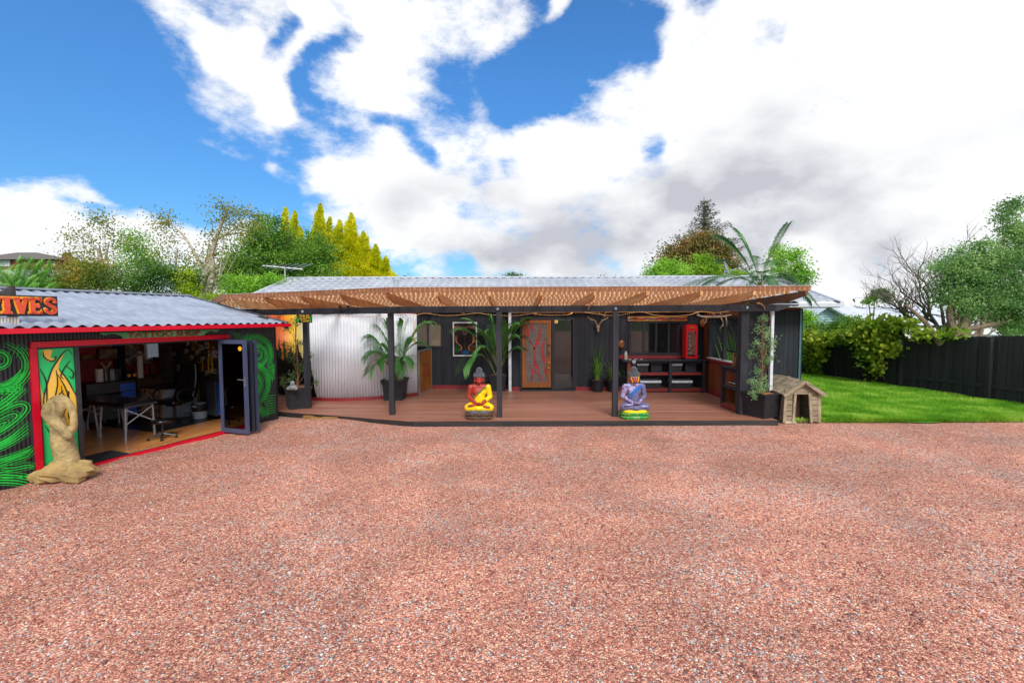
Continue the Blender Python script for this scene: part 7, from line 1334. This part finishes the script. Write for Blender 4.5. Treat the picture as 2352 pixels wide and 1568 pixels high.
# fence
FA, FB = on(2400, 939, 0), on(1822, 853, 0); FENM = M_('black_stained_fence', '#1a1b22', .75, '#30302f', scale=3, stretch=(3, 3, .25), bump=1, bscale=30, contrast=(.3, .75))
fc = thing('board_fence', (FA.x, FA.y, 0), 'long black stained board fence along the right side of the lawn', 'fence'); d = (FB - FA); d.z = 0; L_ = d.length; d.normalize(); nrm = Vector((-d.y, d.x, 0)); x = 0; r = random.Random(2); k = 0; b = MB(); x -= 3
while x < L_ + 4:
    w_ = r.uniform(.13, .19); f = max(0, min(1, x / L_)); zt = 1.77 - .50 * f + .0 + r.uniform(-.012, .012); p0 = FA + d * x; p1 = FA + d * (x + w_ + .035); o_ = nrm * r.uniform(-.004, .004) + (nrm * .026 if k % 2 else nrm * 0)
    vs = [p0 + o_, p1 + o_, p1 + o_ + nrm * .02, p0 + o_ + nrm * .02]; b.add([v + Vector((0, 0, .0)) for v in vs] + [v + Vector((0, 0, zt)) for v in vs], [(3, 2, 1, 0), (4, 5, 6, 7), (0, 1, 5, 4), (1, 2, 6, 5), (2, 3, 7, 6), (3, 0, 4, 7)]); x += w_; k += 1
b.build('boards', FENM, fc)
for q in range(6): p0 = FA + d * (1.1 + 2.3 * q) + nrm * .07; b = MB(); b.box(p0.x - .05, p0.y - .05, 0, p0.x + .05, p0.y + .05, 1.95 - .1 * q if q in (1,) else 1.68 - .11 * q); b.build('post', FENM, fc)
b = MB(); b.bar(FA + nrm * .04 + Vector((0, 0, .4)), FB + nrm * .04 + Vector((0, 0, .35)), .05, .09); b.build('rail', FENM, fc)
pq = at(2110, 755, 14.5); tr_ = thing('trellis_frame', (pq.x, pq.y, 0), 'pale timber post and rail frame standing behind the fence under the bare tree', 'trellis'); b = MB(); b.box(pq.x - .07, pq.y, 0, pq.x + .0, pq.y + .08, at(0, 752, 14.5).z); b.build('post', M_('greying_timber', '#b0a890', .8, '#8f8870'), tr_); a, c = at(2060, 750, 14.5), at(2180, 750, 14.5); b = MB(); b.bar(a, c, .06, .09); b.build('rail', M_('greying_timber', '#b0a890', .8), tr_)
# climbing vine tumbling over the fence
t = thing('climbing_vine', (at(1950, 800, 15.6).x, 15.6, 0), 'sprawling yellow green grape vine tumbling over the black fence', 'vine'); VIN = foliage('vine_leaf', '#4c741c', '#86a42a', '#d2d648', .35)
vb = []
def fy(u):                                                  # distance of the fence along the sight line through column u
    o = Vector((0, 0, 0)); q = ray(u, 800); a = (FA.x * d.y - FA.y * d.x) / (q.x * d.y - q.y * d.x); return q.y * a
Cs, Ns = [], []
for u, v, ru, rv, n in ((1860, 775, 26, 16, 520), (1900, 780, 30, 14, 520), (1945, 775, 30, 14, 480), (1985, 765, 26, 16, 420), (2010, 770, 34, 26, 800), (2040, 780, 26, 30, 560), (1860, 815, 18, 26, 420), (1870, 845, 16, 18, 260), (1885, 810, 14, 18, 220), (2000, 810, 26, 20, 420), (2015, 840, 14, 22, 160), (2055, 800, 10, 20, 130), (2040, 745, 40, 18, 320), (2080, 745, 30, 14, 180), (1990, 745, 20, 10, 140), (2120, 770, 30, 12, 120), (2180, 765, 40, 14, 90), (2010, 880, 14, 6, 40), (1850, 870, 14, 10, 90), (1850, 800, 14, 30, 300)):
    Y = fy(u) - .22; c = at(u, v, Y); px = Y / 1045; g = rng.normal(size=(n, 3)) * np.array([ru * px * .55, .14, rv * px * .55]); Cs.append(g + np.array(c)); Ns.append(rng.normal(size=(n, 3)) + np.array([0, -.6, .2]))
C_, N_ = np.concatenate(Cs), np.concatenate(Ns); q = MB(); q.quads(leafquads(C_, N_, .15 * (.6 + .6 * rng.random(len(C_))), .13)); q.build('leaves', VIN, t); b = MB()
for k in range(14): u = 1850 + 16 * k; Y = fy(u) - .15; limb(b, [at(u, 790, Y), at(u + 12, 775, Y), at(u + 30, 782 + 8 * (k % 3), Y - .1)], .012, .006, 4)
b.build('canes', BARK, t)
tree('hedge_shrub', 'rounded green shrub behind the fence below the pale gable', 'shrub', 1935, 20, [(1930, 752, 26, 22), (1895, 765, 30, 16), (1960, 745, 20, 18), (1870, 760, 20, 18), (1990, 760, 30, 16)], .12, G1, BARK, (), .08, dens=1.1, rc=.24, per=24, lo=.3)
tree('pale_shrub', 'pale yellow green tree beside the corner of the black house', 'shrub', 1845, 24, [(1846, 722, 14, 16), (1850, 738, 12, 16)], .14, G3, BARK, (), .08, dens=1, rc=.25, per=24, lo=.3)
tree('cordyline_tree', 'spiky topped cordyline behind the long pale roof', 'tree', 1995, 22, [(2008, 685, 12, 10), (1990, 692, 8, 8), (2018, 670, 8, 8), (2035, 680, 12, 14)], .22, G1, BARK, [([(2000, 740), (1996, 700), (1988, 672)], .03, .02), ([(2004, 740), (2008, 700), (2004, 665)], .03, .02)], .04, dens=1, rc=.14, per=14, asp=.14, lo=.2)
# pale neighbouring house
NY = 32.0
nh = thing('neighbour_house', (at(1960, 760, NY).x, NY, 0), 'pale blue weatherboard neighbouring house with white gable and long light roof', 'house')
def N(u, v, Y=NY): return at(u, v, Y)
WB = M_('pale_blue_weatherboard', '#a9c2cc', .7, '#9bb5c0', scale=1, stretch=(.1, .1, 9))
apx, l_, r_ = N(1892, 706), N(1842, 741), N(1962, 748); b = MB()
zb_ = 0; poly = [(l_.x, 0), (l_.x, l_.z), (apx.x, apx.z), (r_.x, r_.z), (r_.x, 0)]; b.prism(poly, NY, NY + .2)
zz = .3
b.build('wall', WB, nh); b = MB()
for k in range(34):
    z_ = .3 + k * .17
    if z_ < apx.z - .3: xl = l_.x if z_ < l_.z else l_.x + (apx.x - l_.x) * (z_ - l_.z) / (apx.z - l_.z); xr = r_.x if z_ < r_.z else r_.x + (apx.x - r_.x) * (z_ - r_.z) / (apx.z - r_.z); b.box(xl + .1, NY - .03, z_, xr - .1, NY - .001, z_ + .03)
b.build('weatherboards', M_('board_shadow_blue', '#8ca5b2', .7), nh)
b = MB(); 
for p0, p1 in ((apx + Vector((0, -.1, .12)), l_ + Vector((-.5, -.1, -.18))), (apx + Vector((0, -.1, .12)), r_ + Vector((.5, -.1, -.12)))): b.bar(p0, p1, .9, .12, up=(0, 0, 1))
b.build('barge_board', M_('pale_grey_barge', '#c2cfda', .5), nh)
b = MB(); rr = N(1905, 704, 33); b.add([(apx.x, NY - .4, apx.z + .2), (r_.x + .6, NY - .4, r_.z - .02), (r_.x + .6, NY + 6, r_.z - .02), (apx.x, NY + 6, apx.z + .2)], [(0, 1, 2, 3)]); b.add([(apx.x, NY - .4, apx.z + .2), (apx.x, NY + 6, apx.z + .2), (l_.x - .6, NY + 6, l_.z - .06), (l_.x - .6, NY - .4, l_.z - .06)], [(0, 1, 2, 3)])
e0, e1, e2, e3 = N(1940, 754, 33), N(2300, 770, 33), N(2210, 702, 38), N(1915, 703, 38); b.add([e0, e1, e2, e3], [(0, 1, 2, 3)]); b.build('roof', M_('light_long_run_roof', '#c3c9d2', .5, '#b4bbc6', scale=.8, stretch=(3, .2, 1)), nh, thick=.05)
b = MB(); b.box(e0.x, 33.2, 0, e1.x, 38, e0.z - .05); b.build('rear_wall', M_('white_render', '#e4e2de', .8), nh)
a, c = N(1877, 757), N(1903, 741); b = MB(); b.box(a.x, NY - .08, a.z, c.x, NY - .01, c.z); b.build('window_shutters', M_('pale_shutter', '#b8d2e0', .5), nh); b = MB(); b.box(a.x + .28, NY - .10, a.z + .06, c.x - .22, NY - .081, c.z - .04); b.build('window', M_('white_window', '#d8dcdf', .3), nh)
# bare tree behind the fence
def bare(t, roots, seed, mt):
    r = random.Random(seed); b = MB()
    def br(p, dv, L_, rad, lev):
        pts = [p]; n = 4
        for i in range(n): dv = (dv + Vector((r.gauss(0, .14), r.gauss(0, .14), r.gauss(.05, .12)))).normalized(); p = p + dv * (L_ / n); pts.append(p)
        b.tube(pts, [rad * (1 - .45 * i / n) for i in range(n + 1)], 5 if lev < 3 else 3, caps=False)
        if lev >= 5: return
        for k in range(3 if lev < 4 else 3): q = pts[r.randint(1, n)] if k else pts[-1]; a = Vector((r.gauss(0, .55), r.gauss(0, .5), r.gauss(.12, .35))); br(q, (dv + a).normalized(), L_ * r.uniform(.62, .82), rad * .55, lev + 1)
    for p, dv, L_, rad in roots: br(Vector(p), Vector(dv).normalized(), L_, rad, 0)
    return b.build('branches', mt, t)
GB = M_('dead_grey_bark', '#54473f', .9, '#7d7068', scale=8)
bt = at(2175, 790, 15.5); t = thing('bare_tree', (bt.x, bt.y, 0), 'leafless grey branching tree behind the fence beside the big green tree', 'tree')
bare(t, [((bt.x, bt.y, 1.0), (-.6, 0, .8), 1.35, .10), ((bt.x + .05, bt.y, 1.0), (-.15, .1, 1), 1.5, .09), ((bt.x + .1, bt.y, 1.2), (-1.1, -.1, .5), 1.6, .08), ((bt.x, bt.y, 1.3), (-.35, -.2, 1), 1.45, .07), ((bt.x - .3, bt.y + .2, 1.2), (-.7, .1, .9), 1.4, .06)], 12, GB)
b = MB(); b.tube([(bt.x + .02, bt.y, 0), (bt.x, bt.y, 1.4)], [.17, .11], 8); b.build('trunk', BARK, t)
# big green tree at the right edge
bt = at(2210, 790, 13.2); BG = [(2290, 620, 62, 50), (2230, 640, 60, 46), (2200, 600, 34, 30), (2340, 560, 40, 46), (2320, 500, 24, 34), (2190, 665, 40, 36), (2290, 690, 70, 40), (2400, 600, 60, 80), (2350, 700, 60, 46), (2250, 575, 34, 20), (2215, 700, 40, 28), (2340, 745, 50, 26), (2160, 615, 14, 12), (2335, 470, 10, 14)]
t = tree('spreading_tree', 'large spreading green tree with dark branches filling the right edge', 'tree', 2205, 13.2, [BG[0]] + BG[1:], .095, GREY, BARK, [([(2200, 790), (2215, 740), (2240, 700), (2290, 670)], .15, .05), ([(2205, 760), (2280, 745), (2352, 735), (2420, 740)], .09, .05), ([(2200, 780), (2180, 720), (2195, 660), (2200, 620)], .10, .03), ([(2160, 790), (2125, 740), (2080, 700)], .09, .03)], tr=.13, dens=.95, rc=.22, per=26, lo=.4)
# tall grass and shade plants seen through the open screen window
random.seed(13); pz = Vector((6.75, 13.5, 0)); t = thing('grassy_plant', pz, 'tall arching green plant seen through the open screen window', 'plant'); Q = []
for k in range(60):
    a = random.random() * 6.28; P0 = pz + Vector((random.uniform(-.25, .25), random.uniform(-.1, .1), 0)); P2 = P0 + Vector((math.cos(a) * .5, math.sin(a) * .15, random.uniform(1.2, 2.1))); sd = Vector((.02, 0, 0)); Q.append([P0 - sd, P0 + sd, P2 + sd * .3, P2 - sd * .3])
b = MB(); b.quads(np.array([[tuple(v) for v in q] for q in Q])); b.build('blades', STRAP, t)
# far planting that closes the skyline
def masses():
    Cs, Ns = [], []
    for k in range(80):
        a = R(-75 + 150 * k / 79); dist = 75 + 25 * random.random(); x, y = math.sin(a) * dist, math.cos(a) * dist; h = 1.6 + 1.6 * random.random(); n = 420; g = rng.normal(size=(n, 3)) * np.array([2.6, 1.6, h * .42]); g[:, 2] = np.abs(g[:, 2]); Cs.append(g + np.array([x, y, .2])); Ns.append(rng.normal(size=(n, 3)))
    q = MB(); q.quads(leafquads(np.concatenate(Cs), np.concatenate(Ns), .8, .5)); tag(q.build('distant_woodland', G2), 'low dark line of far off trees along the horizon', 'woodland', kind='stuff')
masses()
# wires and a mast far right
b = MB(); b.tube([at(1930, 705, 60), at(2100, 704, 60)], .02, 3, caps=False); b.tube([at(1990, 694, 70), at(2200, 692, 70)], .02, 3, caps=False); 
b = MB(); b.tube([at(1925, 706, 60), at(2010, 705, 60), at(2110, 703, 60)], .025, 4); tag(b.build('overhead_wire', BLACKPL), 'thin overhead wire crossing the sky beyond the neighbouring roof', 'wire')
p0 = at(1964, 700, 50); b = MB(); b.tube([(p0.x, p0.y, 0), tuple(at(1964, 683, 50))], .03, 4); tag(b.build('radio_mast', ALU), 'thin distant mast above the long pale roof', 'mast')
